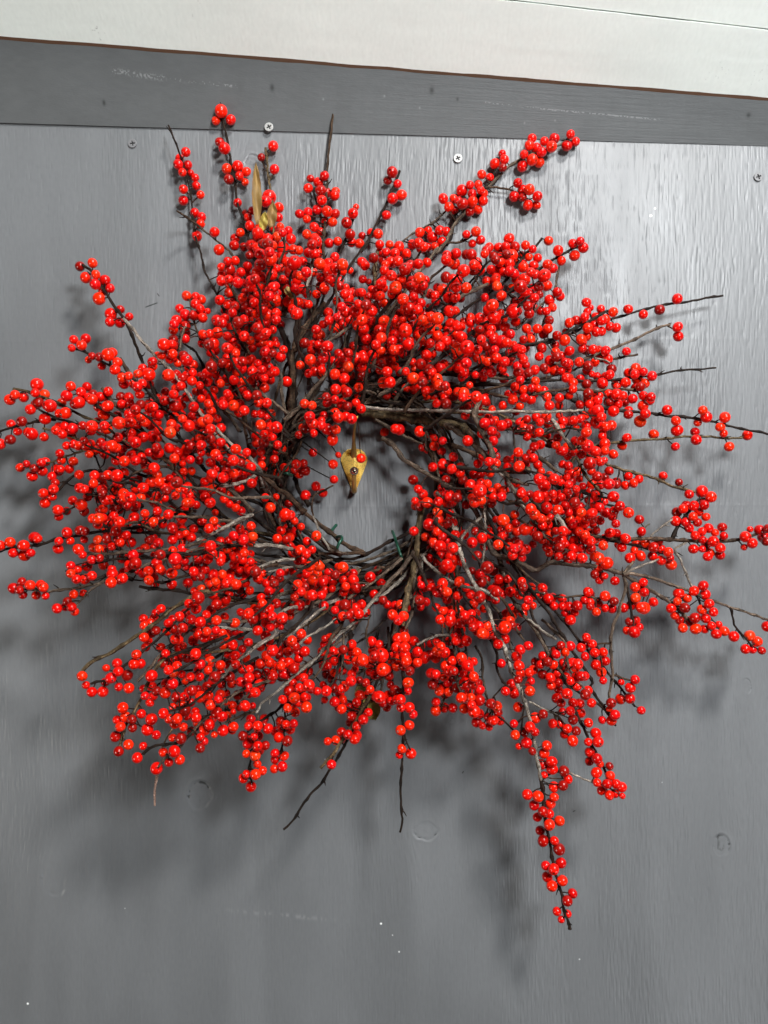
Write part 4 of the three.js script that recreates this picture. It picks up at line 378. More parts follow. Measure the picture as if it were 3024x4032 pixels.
[0,'d',0.77,1.11,[-66.1,-208.9,59.6,-59,-201.8,59.3,-50.1,-187.9,59.5,-41.3,-178.7,59,-35.7,-169.8,59,-28,-157.6,58.9,-23.5,-148.7,59,-16.9,-136.6,58.9,-9.1,-121.9,60,-1.4,-102.6,58.4,3.1,-86.1,57.2,7.6,-70.7,56,14.1,-63,46.9,22.1,-51.1,37.8,28.5,-37.3,28.6,32.1,-22.2,19.5],[28.6,-61.6,38.7,3.2,7.3,-63.2,44.1,3,2,-104.7,53.5,3.3,3.6,-110,50.4,3.2,-3,-87.6,57,3.3,-28,-152.9,47.9,2.8,-18.6,-151.3,44.5,3.9,-23,-143.3,42.4,3.3,-14.2,-133.1,47.5,3.1,-15.8,-120.8,58.2,3.5,-20.2,-132,49.5,3.4,31.8,-49.8,27.8,3.8,23.1,-57,34.2,3.8,28.1,-52.4,33.1,3.3,14.8,-65.5,40,3.8,3.5,-93,50.9,2.4,-0.8,-91.7,53.3,2.8,-1.1,-99,54.9,3.4,-6.9,-100.7,50.8,3.5,-9.6,-107.8,46.3,3.3,-2.5,-109.8,47.5,3.8,-0.7,-126.6,55.9,3.2,-10.6,-121.6,54.1,3.4]],
[0,'o',1.03,1.11,[-41.2,-166.2,66.4,-33.1,-157.7,65.8,-27.6,-149,65.7,-18.9,-137.1,65.2,-12.3,-124.9,65.5,-9,-119.4,65.9],[-33.9,-162.7,69.9,3.3,-36.6,-149.1,65.5,2.7,-31.4,-149.2,63,3.3,-27.8,-144.1,61.4,3.3,-23.2,-143.5,69.3,3.3,-19,-147.5,65.8,3.7,-21,-132.4,66.4,3.4,-13.4,-134,69.1,3.4,-17.7,-138.5,67.9,3,-10.2,-130.2,65.6,2.9,-32,-123,67.1,3.4,-27,-122.2,63.4,3.1,-17.8,-123.8,64.9,3.2,-27.4,-127.8,66.6,3.4,-22.4,-127.2,63.2,2.8,-5.2,-120,64.6,3.5]],
[0,'d',0.77,0.99,[11,-214.8,49.3,12.2,-206.5,50.2,11,-188.9,52.2,12.1,-169.1,54.4,12.6,-148.3,56.8,12,-131.1,58.7,12.5,-114.2,59.6,13.1,-110.2,59.2,10.9,-97.1,58.2,9.8,-80.6,56.9,14.4,-59.2,49.4,18.8,-53.6,42,24.6,-44.6,34.7,29.7,-34,27.4,33.3,-22.4,20.1],[10.8,-142.7,62.8,3.5,16.6,-140.3,59.3,3.4,19.2,-133.2,59,3.1,16.5,-127.9,62.3,3.8,8.6,-122.7,62.5,3.4,4.9,-124.7,58,3,10.9,-126.9,66.4,3,10,-160.5,57.6,2.6,17.8,-160.2,55.4,3.7,11,-62.1,49.3,3.5,7.1,-88.7,48.6,3.6,9.8,-96.7,58,3,8.3,-102.3,55.6,3.4,16.4,-101.6,74.2,3.3,15.4,-109.1,74,3.7,12.8,-101.4,60,3.1,4.3,-115.1,53.2,2.8,7.1,-117.7,58.2,3.6,10.5,-119.9,74.2,3.5,10.8,-121.6,54.4,3.2,12.7,-79.5,54.5,3.8,14.7,-103.5,50.9,3.2,8.2,-98.4,45.5,3.6,18.5,-101.7,55.3,3.1,15.6,-119.6,51,3.1,8.7,-103.7,49.3,3.2,7,-120.1,47.6,3.4,2.9,-122.3,52.5,3.6]],
[0,'d',0.58,0.56,[17.5,-156.9,59.5,16.4,-155.1,59.8,13.6,-147.1,60.7,12.4,-140.3,61.5],[11.7,-155.7,59.8,3.2]],
[0,'b',0.51,0.49,[38,-131.6,52.1,40.7,-121.3,53.1,40.1,-112.4,54,41.3,-98.1,53,39.1,-75.9,51.3,45.4,-61.9,43,52.1,-41.7,34.7,54.6,-19.5,26.4,51.3,2.4,18],[36.5,-118.6,57,3.2,42.5,-118.7,58.4,3.1,34.5,-126.4,53.1,3.1,34.6,-132.9,50.5,4,40.7,-132.1,46.2,3.7,39.3,-56.3,34.2,3.3,50.8,-66.4,44.5,3.4,39.5,-91.6,63.7,3.8,34,-108.4,61.6,3,31.4,-112.2,65.8,3.4,40.1,-100.3,65.5,3.7,39,-106.7,67,3.2,44.6,-100.5,40.4,3.8,41.4,-123.8,43.4,3.4,39.3,-117.5,51.5,3.1,46.1,-131.1,50.5,3.6,45.7,-35.7,29.7,3.7,37.8,-53.5,41.9,3.8,42.6,-58.9,47.8,3.4,48.5,-61.3,37.6,3.4,59.6,-40.2,42.1,2.9,58.2,-55.8,46.5,3.6,35.3,-64.3,47.3,3.1,40.6,-76.7,42.5,2.3,40.3,-65.5,53.3,2.9,44.8,-66.3,47.1,3.4,50.9,-70.8,40,3,46.3,-77.8,43.1,3.6,44.4,-88.2,40.5,3.5,39.8,-94.8,50.1,3.4,31,-96.3,47.5,3.6,34.6,-97.3,53.4,3.4,31.4,-107.5,52.1,3.6,33.8,-115.8,44.1,3.4,46.2,-108.7,58.1,3.4,42.8,-108.7,46.7,3.4,42.4,-113.2,55.1,3.4,45.6,-100.6,52.7,2.5,45.4,-95.3,45.7,3.2,47.4,-117.2,53.8,3.2]],
[0,'b',0.77,0.87,[60.8,-131,58.8,57.3,-120.8,60.1,56,-107.5,61.5,53.9,-91,61.1,50.7,-74.6,59.9,47.5,-52.6,58.3,48.8,-41,46.1,50,-24.9,33.9,48.4,-7.9,21.6,42.9,8.2,9.4],[48,-115.7,60,3.5,52.5,-121.8,59.7,3.5,56.2,-119.6,54.9,3.1,63.1,-117.6,57.2,3.6,62.4,-123.2,62,4.1,56.4,-120.8,64.7,3.1,53,-129.4,58.7,3.6,58.6,-129.8,65.2,4.4,63.4,-133.6,55.4,3.3,48.3,-54.8,61.8,3.4,55,-50.6,50.5,3.2,43.2,-65.5,70.1,3.2,56.7,-72.6,49.7,3.5,50.1,-73,59.9,3.4,56.6,-70.4,66.4,3.2,51.1,-78.5,50.9,3.7,53.7,-84.1,63,3.7,47,-83.9,63.9,3.2,49.8,-93.6,71.4,3.6,44.1,-96.1,69,3.3,53,-97.6,76.7,4,58.4,-97.5,64.4,3,50.9,-104.7,62.6,3.5,55.7,-110.2,51.5,3.6,52.6,-111.8,64.8,4.4,56.5,-109.6,76.7,3.7,56.4,-124.4,69.6,3.1,57.4,-127,48.1,2.8,48.1,-29.9,32.2,3.3,52.9,-33.9,40.9,3.2,46.7,-44,43.9,3.5,50.4,-46.7,52.1,3.3,62.1,-75.7,52.9,3.8,52.1,-82.2,55.5,2.5,51.4,-88.4,49.7,3,56.1,-104.6,56,3.8]],
[0,'d',0.64,0.74,[86.1,-145.7,52.1,77.5,-136.9,53.4,79.4,-139.2,53.1,70.2,-129.9,54.6,63.3,-121.8,55.8],[68.9,-123.4,70.9,3.5,65.2,-141.8,55,2.7,70,-143.2,52.6,2.9,75.6,-132.8,56.1,3,71.8,-137.2,58.9,3.7,63.1,-123.3,47,3.2,79.1,-142.3,40.9,3.3,64.1,-116,43.7,3.2]],
[0,'b',0.51,0.49,[66.9,-137.9,53.9,69.1,-129.9,54.6,73.5,-121.9,55.1,80.1,-115.2,55.3],[87,-116,49.5,3.1,84.4,-113.8,55.5,3.5,86.7,-121.2,53,3.4,73.3,-126.1,66.3,3.7,88.8,-120.2,44.8,3.7,62.1,-140.9,49.9,3.5,69.2,-136.4,52.9,3.1]],
[0,'d',0.58,0.74,[-65.7,-152.7,75,-63.4,-139.4,76.4,-61.1,-120.8,78,-54.8,-120.3,76.8,-47.6,-99.6,73.4,-30.4,-93.9,58.8,-9.6,-82.5,44.2,8.7,-65.7,29.6,21.1,-44.5,14.9],[-60.8,-144,81.7,3.6,-69.3,-153.3,76.3,2.9,-63.8,-156,73.8,3.2,-69.8,-158.4,73.1,3,-64.7,-162,76.2,3.4,-70.1,-164.1,74.1,3,-66.7,-142.7,78.5,3.4,-66,-137,77.4,2.3,-61.6,-133.5,82.1,2.8,-57.6,-134.8,75.5,3.1,-32.3,-97.1,65.3,3.2,-23.5,-98.3,54.4,3.1,-21.6,-93.3,52.1,3,-17.9,-92,61.8,3.3,-36.4,-99.7,68.7,2.9,-32.9,-105.6,59.8,2.9,-51,-105.2,77.3,3.2,-46.9,-114.3,70.3,2.8,-53.1,-110.4,82.8,3.1,-50.2,-116.7,80.5,2.9,-60.3,-114.2,75.6,3.9,-63.7,-117.8,82.5,3,-56.1,-116.3,84.4,3.9,-48.9,-122.8,81.7,3.7,-60.4,-122.8,83.8,3,-63.5,-149.8,59.2,2.9,-66.9,-142.7,59.9,3.1,-61.4,-141.9,63.1,3.6,6.2,-67.3,37.1,3.3,12.8,-71.9,37.7,3,-16.5,-96.1,51.3,3,-8.1,-87.7,45.3,3.5,-8,-94,43.5,3.3,-31,-93.4,53,3.1,-27.5,-96.1,58.9,3.4,-21.5,-87.9,55.4,3.6,-59.5,-116.8,61.9,3.6,-57.6,-129.9,66.6,3.3]],
[0,'w',0.87,1.25,[-79.9,-125.3,85.4,-78.1,-123.2,85.1,-78.1,-121.4,85.2,-65.7,-111.3,83.3,-55.5,-102.5,80.1,-46.2,-95.7,76.7,-36.9,-86.6,73.5,-27.3,-77.4,70.6,-16.6,-69.3,66.7,-8,-59.3,58.4,-2.7,-57.1,50.6,4.6,-52.2,42.7,12.2,-46,34.9,19.3,-38.2,27],[-68.5,-101.1,91.7,3.3,-22.6,-65.5,78.6,2.9,-16.4,-65.3,71.8,3.6,-0.9,-58.9,52.9,3.4,-32,-87.4,81.4,2.9,-38,-81.1,73.5,2.5,-38.2,-85.3,69.9,3.2,-54.7,-93.8,73,3.2,-60.9,-96.1,74.7,3.6,-56.7,-98.1,83.1,3.6,-63.2,-102.3,78.3,3.9,-64.6,-96.4,83.8,3.1,2.2,-62.4,47.3,3.3]],
[0,'b',0.64,0.74,[-98.4,-131,87.7,-89.1,-127,86.8,-79.9,-124.7,85.4],[-94.5,-125.3,83.4,2,-85.6,-119.4,91.9,3.6,-82.6,-121.8,82.3,2.4]],
[0,'d',0.90,0.87,[-148.6,-149.2,91.3,-142.3,-144.5,91.4,-133.2,-143.7,90.5,-123,-141.9,89.6],[-148.9,-144.6,90.2,2.7,-152.2,-151.6,91.2,3.6]],
[0,'g',0.77,1.11,[-139.8,-157.7,89.1,-137.7,-154.5,89.4,-127.2,-146.1,89.5,-121.9,-139.8,89.7,-112.5,-129.3,90,-102.3,-121.2,89.2,-92.1,-112.4,87.6,-66.7,-106.2,69,-37.8,-92.7,50.3,-13.4,-71.2,31.7,1.1,-42.7,13],[-128.5,-146.7,94.4,3.9,-133.3,-155.2,88.8,2.9,-126.1,-153,90.7,3.2,-142.2,-160.3,84.5,4.2,-137.5,-149.7,86.4,3,-124.9,-139.3,92.2,3.7,-131.1,-140.1,88.6,2.6,-111.4,-135.3,87.3,3.7,-113,-138.6,92.3,2.7,-111.7,-142.5,87.9,2.9,-113,-145.1,93.1,3.2,-107.5,-131,91.4,3.6,-104.7,-137.4,91.2,2.3,-99.6,-135.3,89.6,3.7,-93.1,-132.8,90.2,3.3,-94.9,-136.1,85.5,2.8,-127.4,-129,96.6,3.3,-120.9,-125.4,93.1,3,-118.2,-125.2,83.5,3,-114.7,-115.6,84.7,3.9,-105.4,-117.3,98.6,3.4,-103.5,-123.9,90.7,3.8,-98.4,-124.6,97.7,3.3,-100.6,-113.5,99.5,2.8,-93.6,-117.5,71.7,3.4,-79,-110.7,94,3.4,-85.8,-110.3,81.9,3.3,-116.4,-131.5,85,3.1,-123.1,-132,93.3,2.9,-113.3,-124,102,3.3,-88.7,-105.3,89,3.3,-100.7,-120.4,76.5,2.7,-79.5,-109.9,75.2,3.4,-82.3,-105.5,65.7,3.3,-72.6,-95.4,78.1,3.3,-68.8,-99.3,71.1,2.8,-38.4,-96.2,44,3.5,-40.4,-102.6,55.6,3,-70.5,-102.1,75.2,2.5,-59.2,-110.8,66.4,3,-80.6,-114.8,63.4,3.2,-97.3,-109.6,73.7,3.2,-104.5,-116.5,74.2,3.4,-77.5,-109.8,65.9,3,-76.5,-103.9,66.7,3,-79.5,-97.8,70.1,3.6,-66.6,-106.9,68.1,3.1,-23.6,-68.4,34,3.5,-41.1,-92.7,54.5,3.4,-41.3,-101,47.7,3.5,-37,-98.4,52.3,3.6,-35.6,-84.1,55.3,3.8,-50.6,-105.7,55.1,3.7,-57.3,-93.4,52.2,3.1,-59.5,-101.9,53.1,3.5,-66.2,-97.2,64.8,3,-65.1,-106,50.4,3.4,-63.3,-111.2,54.8,3.6,-72.5,-100.2,59.3,3.1,-72.5,-107.9,69.7,3.4,-56.8,-107.7,60.7,3.3]],
[0,'o',0.90,0.99,[-163.2,-147.2,90.9,-162.5,-142.4,91.5,-159,-131.6,92.8,-153.1,-122.2,93.3,-147.4,-110.2,91.6,-143.6,-101.4,90.4,-133.7,-89.2,88.5,-103.5,-89,73.1,-69.4,-82.7,57.6,-38.4,-66.5,42.2,-16.6,-40.5,26.8],[-159.7,-119.6,95.7,3.7,-158.9,-125.9,93,3.5,-164.5,-128,91.8,2.8,-153.6,-126.4,97.1,3.2,-153.8,-132,95.3,2.8,-148.1,-123.1,96.6,3.1,-161,-131.1,96.2,3.2,-165.1,-138,92.9,3.5,-156.7,-142.6,94.2,3.2,-162.4,-146.5,94.9,3.2,-142.7,-127.1,93.8,3.9,-145.5,-133.8,92.7,3.7,-140.5,-137.5,91.2,2.9,-144.1,-117.3,92.3,2.7,-145.7,-112,97.1,2.7,-141.9,-100.1,96.3,3.8,-137.1,-94.4,86,3.7,-131.9,-86.9,72.5,2.9,-91.6,-88.4,68.4,2.8,-125.9,-93.5,74.3,2.9,-104.2,-97.6,75.6,3.4,-103.5,-86.9,67.4,3.4,-102.5,-80.8,67.1,2.9,-95.8,-92.4,71.3,3.4,-139,-109.6,95.4,3.1,-75.7,-92.4,71.4,3.4,-76.4,-90.3,52.2,3,-21.2,-42.4,33.9,3.4,-63.6,-92.3,57.8,3.4,-68,-76,57.8,2.2,-133.8,-97.8,77.2,3.1,-122.2,-82.3,73.3,3.5,-95.1,-81.6,57.2,3.4,-89.8,-94.1,67.7,3.5,-121,-88.2,68.8,3.3,-97.5,-85.5,70.3,3.6,-101.5,-92.2,63.6,3.6,-68.9,-94,60.6,3,-80.5,-87.9,64.3,2.9,-27.4,-52.1,30.3,3.3,-32.7,-73.7,40.1,3.1,-61.8,-90.7,63.7,3,-52.2,-86.8,43.8,3.5,-61.3,-85.5,59.6,3.9,-65.1,-88.5,52.8,3.3,-70.1,-91.7,51.8,3,-74.7,-83.5,65.1,3.2]],
[0,'b',0.64,0.62,[-81.6,-153.8,81.6,-80.3,-140.6,83.3,-78.9,-126.4,85.1],[-84.9,-134,84.3,2.9,-78.2,-132.5,89.6,3.4,-80.6,-139.3,87.9,2.6,-88.5,-140.6,82.7,3.5,-85.8,-146.3,79.3,3.9,-86.4,-151.7,82.8,2.8,-80.4,-152,85.6,3.5,-78.5,-145.6,87.6,3.3,-74.7,-146.8,81.9,3.2,-75.5,-134.2,81.5,2.7,-72.2,-135.1,86.2,3.3,-80.5,-143.5,73.4,3.4]],
[0,'d',0.64,0.62,[-84.3,-172.9,75.4,-85.6,-163.8,76.9,-84.4,-157.2,77.7,-83.3,-152.8,78.1],[-86.9,-165.5,79.9,2.8,-89.5,-169.4,76.2,3.3,-80.9,-160.6,75,2.8,-77.3,-164.6,76.4,3,-80.9,-165.1,81.8,3.7,-85.2,-175.9,73,3.6,-81,-155,65.8,3.4]],
[0,'d',0.90,1.11,[-251.9,-25.9,60.9,-245.1,-23.6,61.2,-235.8,-22.5,62.2,-224.2,-21.3,63.4,-215.3,-18,63.8,-206.3,-16.4,64.2,-195.2,-14.2,64.6,-181.8,-12.5,65.4,-172.8,-11.4,65.9,-150.6,-8.1,67.1,-129.7,-0.5,63.3,-115.6,-13.3,52.6,-97.3,-27.4,41.9,-75.7,-36.9,31.2,-53,-39.4,20.5],[-243.9,-19.7,63.6,3.4,-241.5,-26.7,64.5,3.2,-233.4,-21.7,67.3,3.9,-236,-28.3,60.4,4.1,-229.7,-17,59.7,4.2,-225.2,-17.5,65.1,3,-230.4,-26.7,64,3,-250.3,-21.9,64,3.6,-212.3,-24,64.4,3.5,-209.8,-18.9,69.1,3,-204.6,-13.2,69.1,3.6,-203.7,-18.8,66.1,2.9,-197.1,-11.9,66.9,3.4,-192.3,-12.4,70.8,3,-195.2,-18,64.6,2.7,-185.2,-4.2,76.6,3.2,-179.3,-3.7,75.1,3,-178,-7.5,70,3.2,-170.2,-7.3,54.6,3.1,-159.2,-3.7,76.1,3.5,-154.8,-6.8,63.3,3.8,-147.9,-5,62.3,2.9,-147.1,-5.5,52.6,2.9,-128.1,-3.9,78,3.5,-134.2,-10.1,77.3,3.7,-130.7,-14,60,3.3,-154.1,-18.7,61.3,3.1,-119.3,-20.5,56.4,3.1,-108.6,-19.5,54.4,3.5,-125.5,11,68.8,2.8,-124.4,6,72.1,3.4,-123.4,4.5,60,2.9,-119.8,-6,58.7,3.3,-181.3,-20.7,56.9,2.4,-172.3,-20.6,62.1,2.9,-167.1,-20,58.1,3.8,-173.8,-14.8,63.4,3.4,-184.8,-12.3,53.6,3.3,-159.8,-10.6,62.2,2.7,-146.1,-8.2,57.7,3.1,-150,-1.8,58.1,2.9,-155.4,-10.7,52.9,2.8,-136.9,-2.1,56.9,3.2,-138.2,-12.3,61.2,2.8,-125.4,-11.1,58.6,3.2,-104.2,-18.8,48.1,2.9,-102.6,-22.7,52.7,2.8,-97.5,-18.4,42.8,3.7,-110.5,-25.8,54.5,2.9,-114.2,-23.2,50.1,3.6,-102.1,-26.1,47.1,3,-99,-30.7,49.2,3.1,-90.8,-28.9,43.5,3.2,-94.1,-23.5,47.2,2.4,-112.5,-11.1,52.6,3.2,-68.8,-41.5,28.7,3.1]],
[0,'g',0.90,1.11,[-191.6,-26.3,73.8,-176.1,-26.8,75.1,-164.1,-25.7,75.7,-147.8,-24.5,76.5,-132.1,-23.5,75.2,-111.6,-18.9,70.9,-96.3,-27.3,58.1,-77.3,-35.1,45.2,-56.5,-38,32.4,-36.6,-34.1,19.5],[-195.1,-23.9,74.5,3.6,-191,-27.1,78.3,2.8,-132.5,-15.1,68.9,3.3,-125.9,-16.6,63.5,3.3,-135.2,-17.7,74.1,3.3,-145.4,-20,70.1,3.6,-155.5,-23.4,65.2,3.3,-129.3,-23.6,73.4,3.4,-133.1,-24.3,81.1,3,-101.6,-18.6,63.7,2.8,-101.7,-24.2,67.7,3.1,-97.3,-24.1,59.9,3.6,-63.2,-40.9,31.5,3.4]],
[0,'w',0.98,1.14,[-118,-18,80.1,-105.9,-12.2,77.1,-94.9,-5.8,73.2,-85.8,-1.6,63.4],[-95.1,-15.2,79.8,3.2,-109.4,-10.4,85.2,3.2,-85.5,-9.1,71.2,3.2,-108.7,-5.8,74.2,3,-75,2.9,58.1,3.8]],
[0,'d',0.77,0.99,[-188.4,-33.8,73.9,-175.4,-30.6,74,-161.2,-29.5,74.7,-142.6,-29.4,75.8,-127.2,-27.4,73.2,-106.5,-25.4,69.4,-94.3,-34.3,58.5,-77.9,-43.6,47.6,-58.8,-49.6,36.7,-38.7,-50.2,25.8],[-191.9,-35.1,68.7,3.5,-185.8,-30.4,76.7,3,-180.4,-29.3,77.8,2.8,-182.9,-17.7,74.2,3,-176.9,-17.1,75.1,3.2,-170.7,-12.1,75.7,3.5,-171.2,-17.2,71.3,3.4,-182.1,-23.6,73.4,3.1,-173.8,-22,74.2,3,-167.7,-19.3,76.6,2.9,-165.2,-15,73.3,3.3,-168.6,-29.7,70.3,3.6,-159.4,-27.4,76.6,3.6,-156.5,-32.4,81.3,4.1,-162,-33.9,75.7,3.6,-198.8,-34,77.5,2.9,-196.4,-36.8,72.9,3.1,-174.8,-36.7,71.4,2.9,-129.2,-31.4,68.1,3.2,-134.3,-34.5,66,3.3,-119.5,-30.1,73.3,3.3,-113,-30.1,72.5,3.5,-105.3,-28.8,71.3,4,-109.1,-26.1,77.1,3.3,-95.6,-29.4,69.4,3.6,-92.6,-31.3,62,3.2,-98.9,-27.9,64.4,2.7,-115.8,-37.2,67.9,3.1,-94.9,-38.1,57.8,3.1,-69.5,-44.1,54.8,3.3,-167.7,-28.8,59.6,2.8,-128.9,-35.9,64.7,2.6,-117.6,-32.7,57.1,3.2,-120.6,-31.7,62.9,3.1,-98.2,-34.2,61.5,3.3,-120.8,-37.5,64.4,3.1,-91.4,-42.5,55.5,3.2,-89.1,-37.4,60.3,3.3,-92.5,-33.5,57.2,2.2,-82.8,-45.8,52,2.9,-54.3,-47.6,36.3,3.4,-75.3,-45.4,51,3.4]],
[0,'g',0.77,1.11,[-234.3,-49,72.5,-223.7,-49.9,74.2,-214.4,-50.8,75.9,-206.6,-49.7,76.7,-193.6,-48,77,-184,-45.9,77,-177.6,-43.8,76.8,-169.1,-41.1,76.7,-161.7,-38.5,76.5,-153.3,-34.2,76.1,-141.5,-30.5,76,-132.4,-27.4,74.1,-111.8,-23.2,69.8,-98.5,-32.7,57.7,-80.8,-42.5,45.7,-60.4,-48.3,33.7,-39.4,-48,21.6],[-239.3,-49.4,68.3,3.9,-232.5,-44.8,71.7,3,-223.8,-46.3,79.1,3.4,-231.3,-53.1,72.8,2.8,-224.1,-53.6,69.9,3.2,-214.7,-47.4,80.8,3.4,-214.7,-53.3,77.7,2.5,-231.4,-49.5,77.1,3,-218.5,-46.5,75.5,3.3,-185.8,-41.8,87.6,3.4,-171.8,-44.5,81.6,3.6,-165.2,-41.9,79.7,3.6,-172.7,-39.4,76.8,3.6,-140.5,-35.8,83.3,3.2,-133,-38.4,83.6,3.6,-149.2,-36.2,68.9,3.2,-155.9,-39.7,67.5,3.5,-147.3,-37,85.1,3.2,-144.1,-32.5,78.2,3.6,-117.7,-24.4,68,3.3,-97.3,-41.2,48.8,3.1,-143.8,-38.3,67.5,2.9,-129.7,-27.4,57,3.2,-105.2,-30.5,57.8,3.4,-101.7,-40.2,55.2,3.2,-89.2,-34.9,44.4,3.3,-89.1,-41.3,50,3,-44.9,-47.3,22.7,3.2]],
[0,'g',0.64,0.62,[-195.7,-61.1,79.9,-194.7,-60,79.7,-191.8,-55.9,78.9,-185.9,-49.6,77.7,-177.6,-44.3,76.9],[-195.8,-52,80.2,2.9,-191.6,-52,75.4,2.8,-199.3,-56.3,81.4,3,-202.1,-60,77.1,3.2,-196.1,-63.3,77.6,2.7,-195.2,-59.4,85,3.2,-205.3,-60.6,82.6,3.4]],
[0,'d',1.03,0.87,[-157.7,-48.1,70.5,-149.5,-49.2,70.9,-138.5,-50.2,71.4,-127.8,-51.4,70.9,-123.6,-53,70.4,-107.2,-49.6,66.2,-87.9,-53.7,54.1,-64.9,-55.2,42.1,-42,-50.7,30.1,-22.6,-39.3,18],[-136.2,-46.4,71.8,3.6,-121.4,-50.6,72.8,2.7,-114.5,-40.6,59.6,2.6,-100.7,-42.9,62.8,3.3,-111.9,-46.8,67.8,3.1,-95.2,-51.5,57.5,3,-101.8,-54.5,60.2,3.2,-47.8,-45.5,47.9,4.3,-46.7,-51.2,36.5,3.1,-35.5,-48.6,28.8,3.4,-119.2,-50.8,63.7,3.6,-149.4,-42.8,66,3.3,-128.5,-46.5,61.6,3.4,-114.6,-45.7,62.2,3.3,-105.1,-43,58.9,2.7,-113.9,-51.3,59.5,3.2,-110.9,-40.7,65.1,3.7,-112.2,-55.8,54.7,3.9,-92.7,-46.6,60.3,3.4,-94.8,-55.3,48.3,3.1,-108.9,-51,51.5,3,-104.2,-53.5,55,2.8,-100.3,-57.4,49.8,3.2,-61,-54.4,38.5,3.6,-50.4,-49.5,41.7,3.7,-69.1,-52.3,55.3,2.9,-74.9,-51.5,56.9,3.4]],
[0,'o',1.16,1.36,[-187.1,-100.1,96.2,-178.5,-91.7,94.6,-167.5,-86.2,93.5,-157.6,-79.7,92.2,-147.6,-73.2,91.1,-139.6,-67.1,90.1,-132.5,-60.9,89.2,-123.3,-55.3,88.4,-113.7,-49.9,84.7,-96.5,-57.1,66,-74,-62.4,47.2,-49.8,-61.9,28.5,-27.1,-53.8,9.8],[-182.9,-99.4,99.8,3.2,-146.4,-69.4,83.5,3,-148.7,-70.6,88.7,2.9,-147,-75.8,80.8,3.8,-148.2,-77.4,90.7,3.2,-145.4,-64.1,75.8,2.7,-136.1,-59,96.6,2.9,-119.2,-55.9,96.3,2.9,-115,-40.5,83.8,2.9,-105.5,-43.7,83.7,2.9,-104.4,-46.7,74.2,3.4,-108.9,-51.9,76,3.9,-101.8,-56.1,71.4,3.6,-103.2,-60.5,66.6,3.3,-84.4,-60.6,53.8,3.4,-85.5,-63.6,59.3,3]],
[0,'d',0.77,0.87,[-180.2,-105.5,92.8,-177.2,-104.5,92.5,-171.1,-103.6,92.2,-163.2,-97.1,90.9,-154.3,-90.1,89.6,-144.3,-82,88.1,-135.3,-73.8,86.8,-128.2,-66.6,85.8,-123.1,-61.5,85.1,-109.5,-52.5,80.2,-90.5,-57.3,62.9,-67.2,-59.3,45.7,-43.5,-55,28.5,-23,-43.1,11.3],[-182.7,-106.1,94.3,2.6,-179.5,-110.6,93.3,3.2,-173.3,-110.8,91.5,3.5,-172.9,-105.5,88.3,2.9,-166.8,-101.4,96.1,3.6,-161.9,-97.1,97.2,3.2,-165.8,-94,88,3.3,-171.3,-96.2,91.5,2.4,-159,-101,89.5,3.6,-163.3,-107.7,92.3,2.8,-157.3,-108.6,91.5,3.6,-151.3,-94.3,87.7,3.4,-151.6,-87.2,94.8,3.2,-153.3,-93.3,94,3.4,-133,-67.7,81.6,3.1,-133.9,-69,87.9,3.1,-132,-73.3,83.8,3.2,-141.8,-73.7,87.6,3.1,-142.8,-86.6,73.4,3.1,-115.5,-59.5,92.8,3.4,-99.2,-44.9,80.4,3.6,-86,-50.4,72.9,3,-106.4,-58.7,77,3.6,-127.5,-65.1,71,3.3,-152.4,-86.4,73.8,3.1,-76.8,-59,53.7,3.3,-45.9,-57,35.8,3,-41.4,-54,32.2,3.7]],
[0,'g',1.03,1.24,[-151.7,-104.3,91.3,-143.8,-95.3,89.7,-138.9,-89.2,88.8,-127.8,-79,87.1,-115.6,-68.7,85.6,-92.1,-70.7,69.3,-64.5,-68.3,53,-38.4,-58.1,36.7,-18.3,-39.5,20.3],[-134.6,-87.2,91.2,2.8,-127.9,-77.8,95,3.3,-127.3,-79.2,88.9,3.2,-118.2,-66,94.4,3.3,-111.8,-64.6,81.6,3,-117.2,-77.3,81.3,3.3,-103.3,-77.3,74.3,3.2,-95.7,-71.3,71.5,3.3,-97.1,-78.4,64.2,2.4,-82.7,-64.8,67,2.9,-81.7,-66.1,74.8,3.1,-82.5,-71.4,67.9,3.3,-113.9,-71.3,68.4,3.2,-87.4,-74.2,51.3,2.9,-93.1,-65.1,66,2.9,-91.3,-68.6,55.7,3.8,-82.2,-70.7,59.5,3,-76.6,-68.7,62.2,3.7,-74.5,-70.7,55.5,3.8,-66.2,-63,52.8,3,-51.6,-56.2,46.3,3.4,-50.9,-62.6,39.6,3.3,-58.5,-61.3,50.4,2.2,-61.9,-68.4,58.7,3.1,-35.8,-52.9,35.2,2.9,-68.7,-73.2,47.1,3.6,-82.4,-75.9,64.2,2.7,-73.1,-75.6,51.2,3.1]],
[0,'d',0.90,1.11,[-132.6,-89.5,92.6,-122.5,-85.5,91.6,-105.2,-80.1,90.1,-97.4,-76.8,87.6],[-110.4,-77.2,92.1,3.3,-113.2,-85.3,104.1,3.5,-125.2,-93.1,100.8,3.2]],
[0,'w',0.87,0.93,[-102.7,-70.8,91.9,-91.8,-72.4,89.5,-81.7,-73.2,87.2],[-110.8,-66.4,102.3,3.4,-107.8,-72.7,98,3,-102.9,-72.5,95,2.9,-103.2,-66.8,92.2,3.2,-78.5,-73.7,87.7,3.2,-82.2,-66.8,84.6,3.7]],
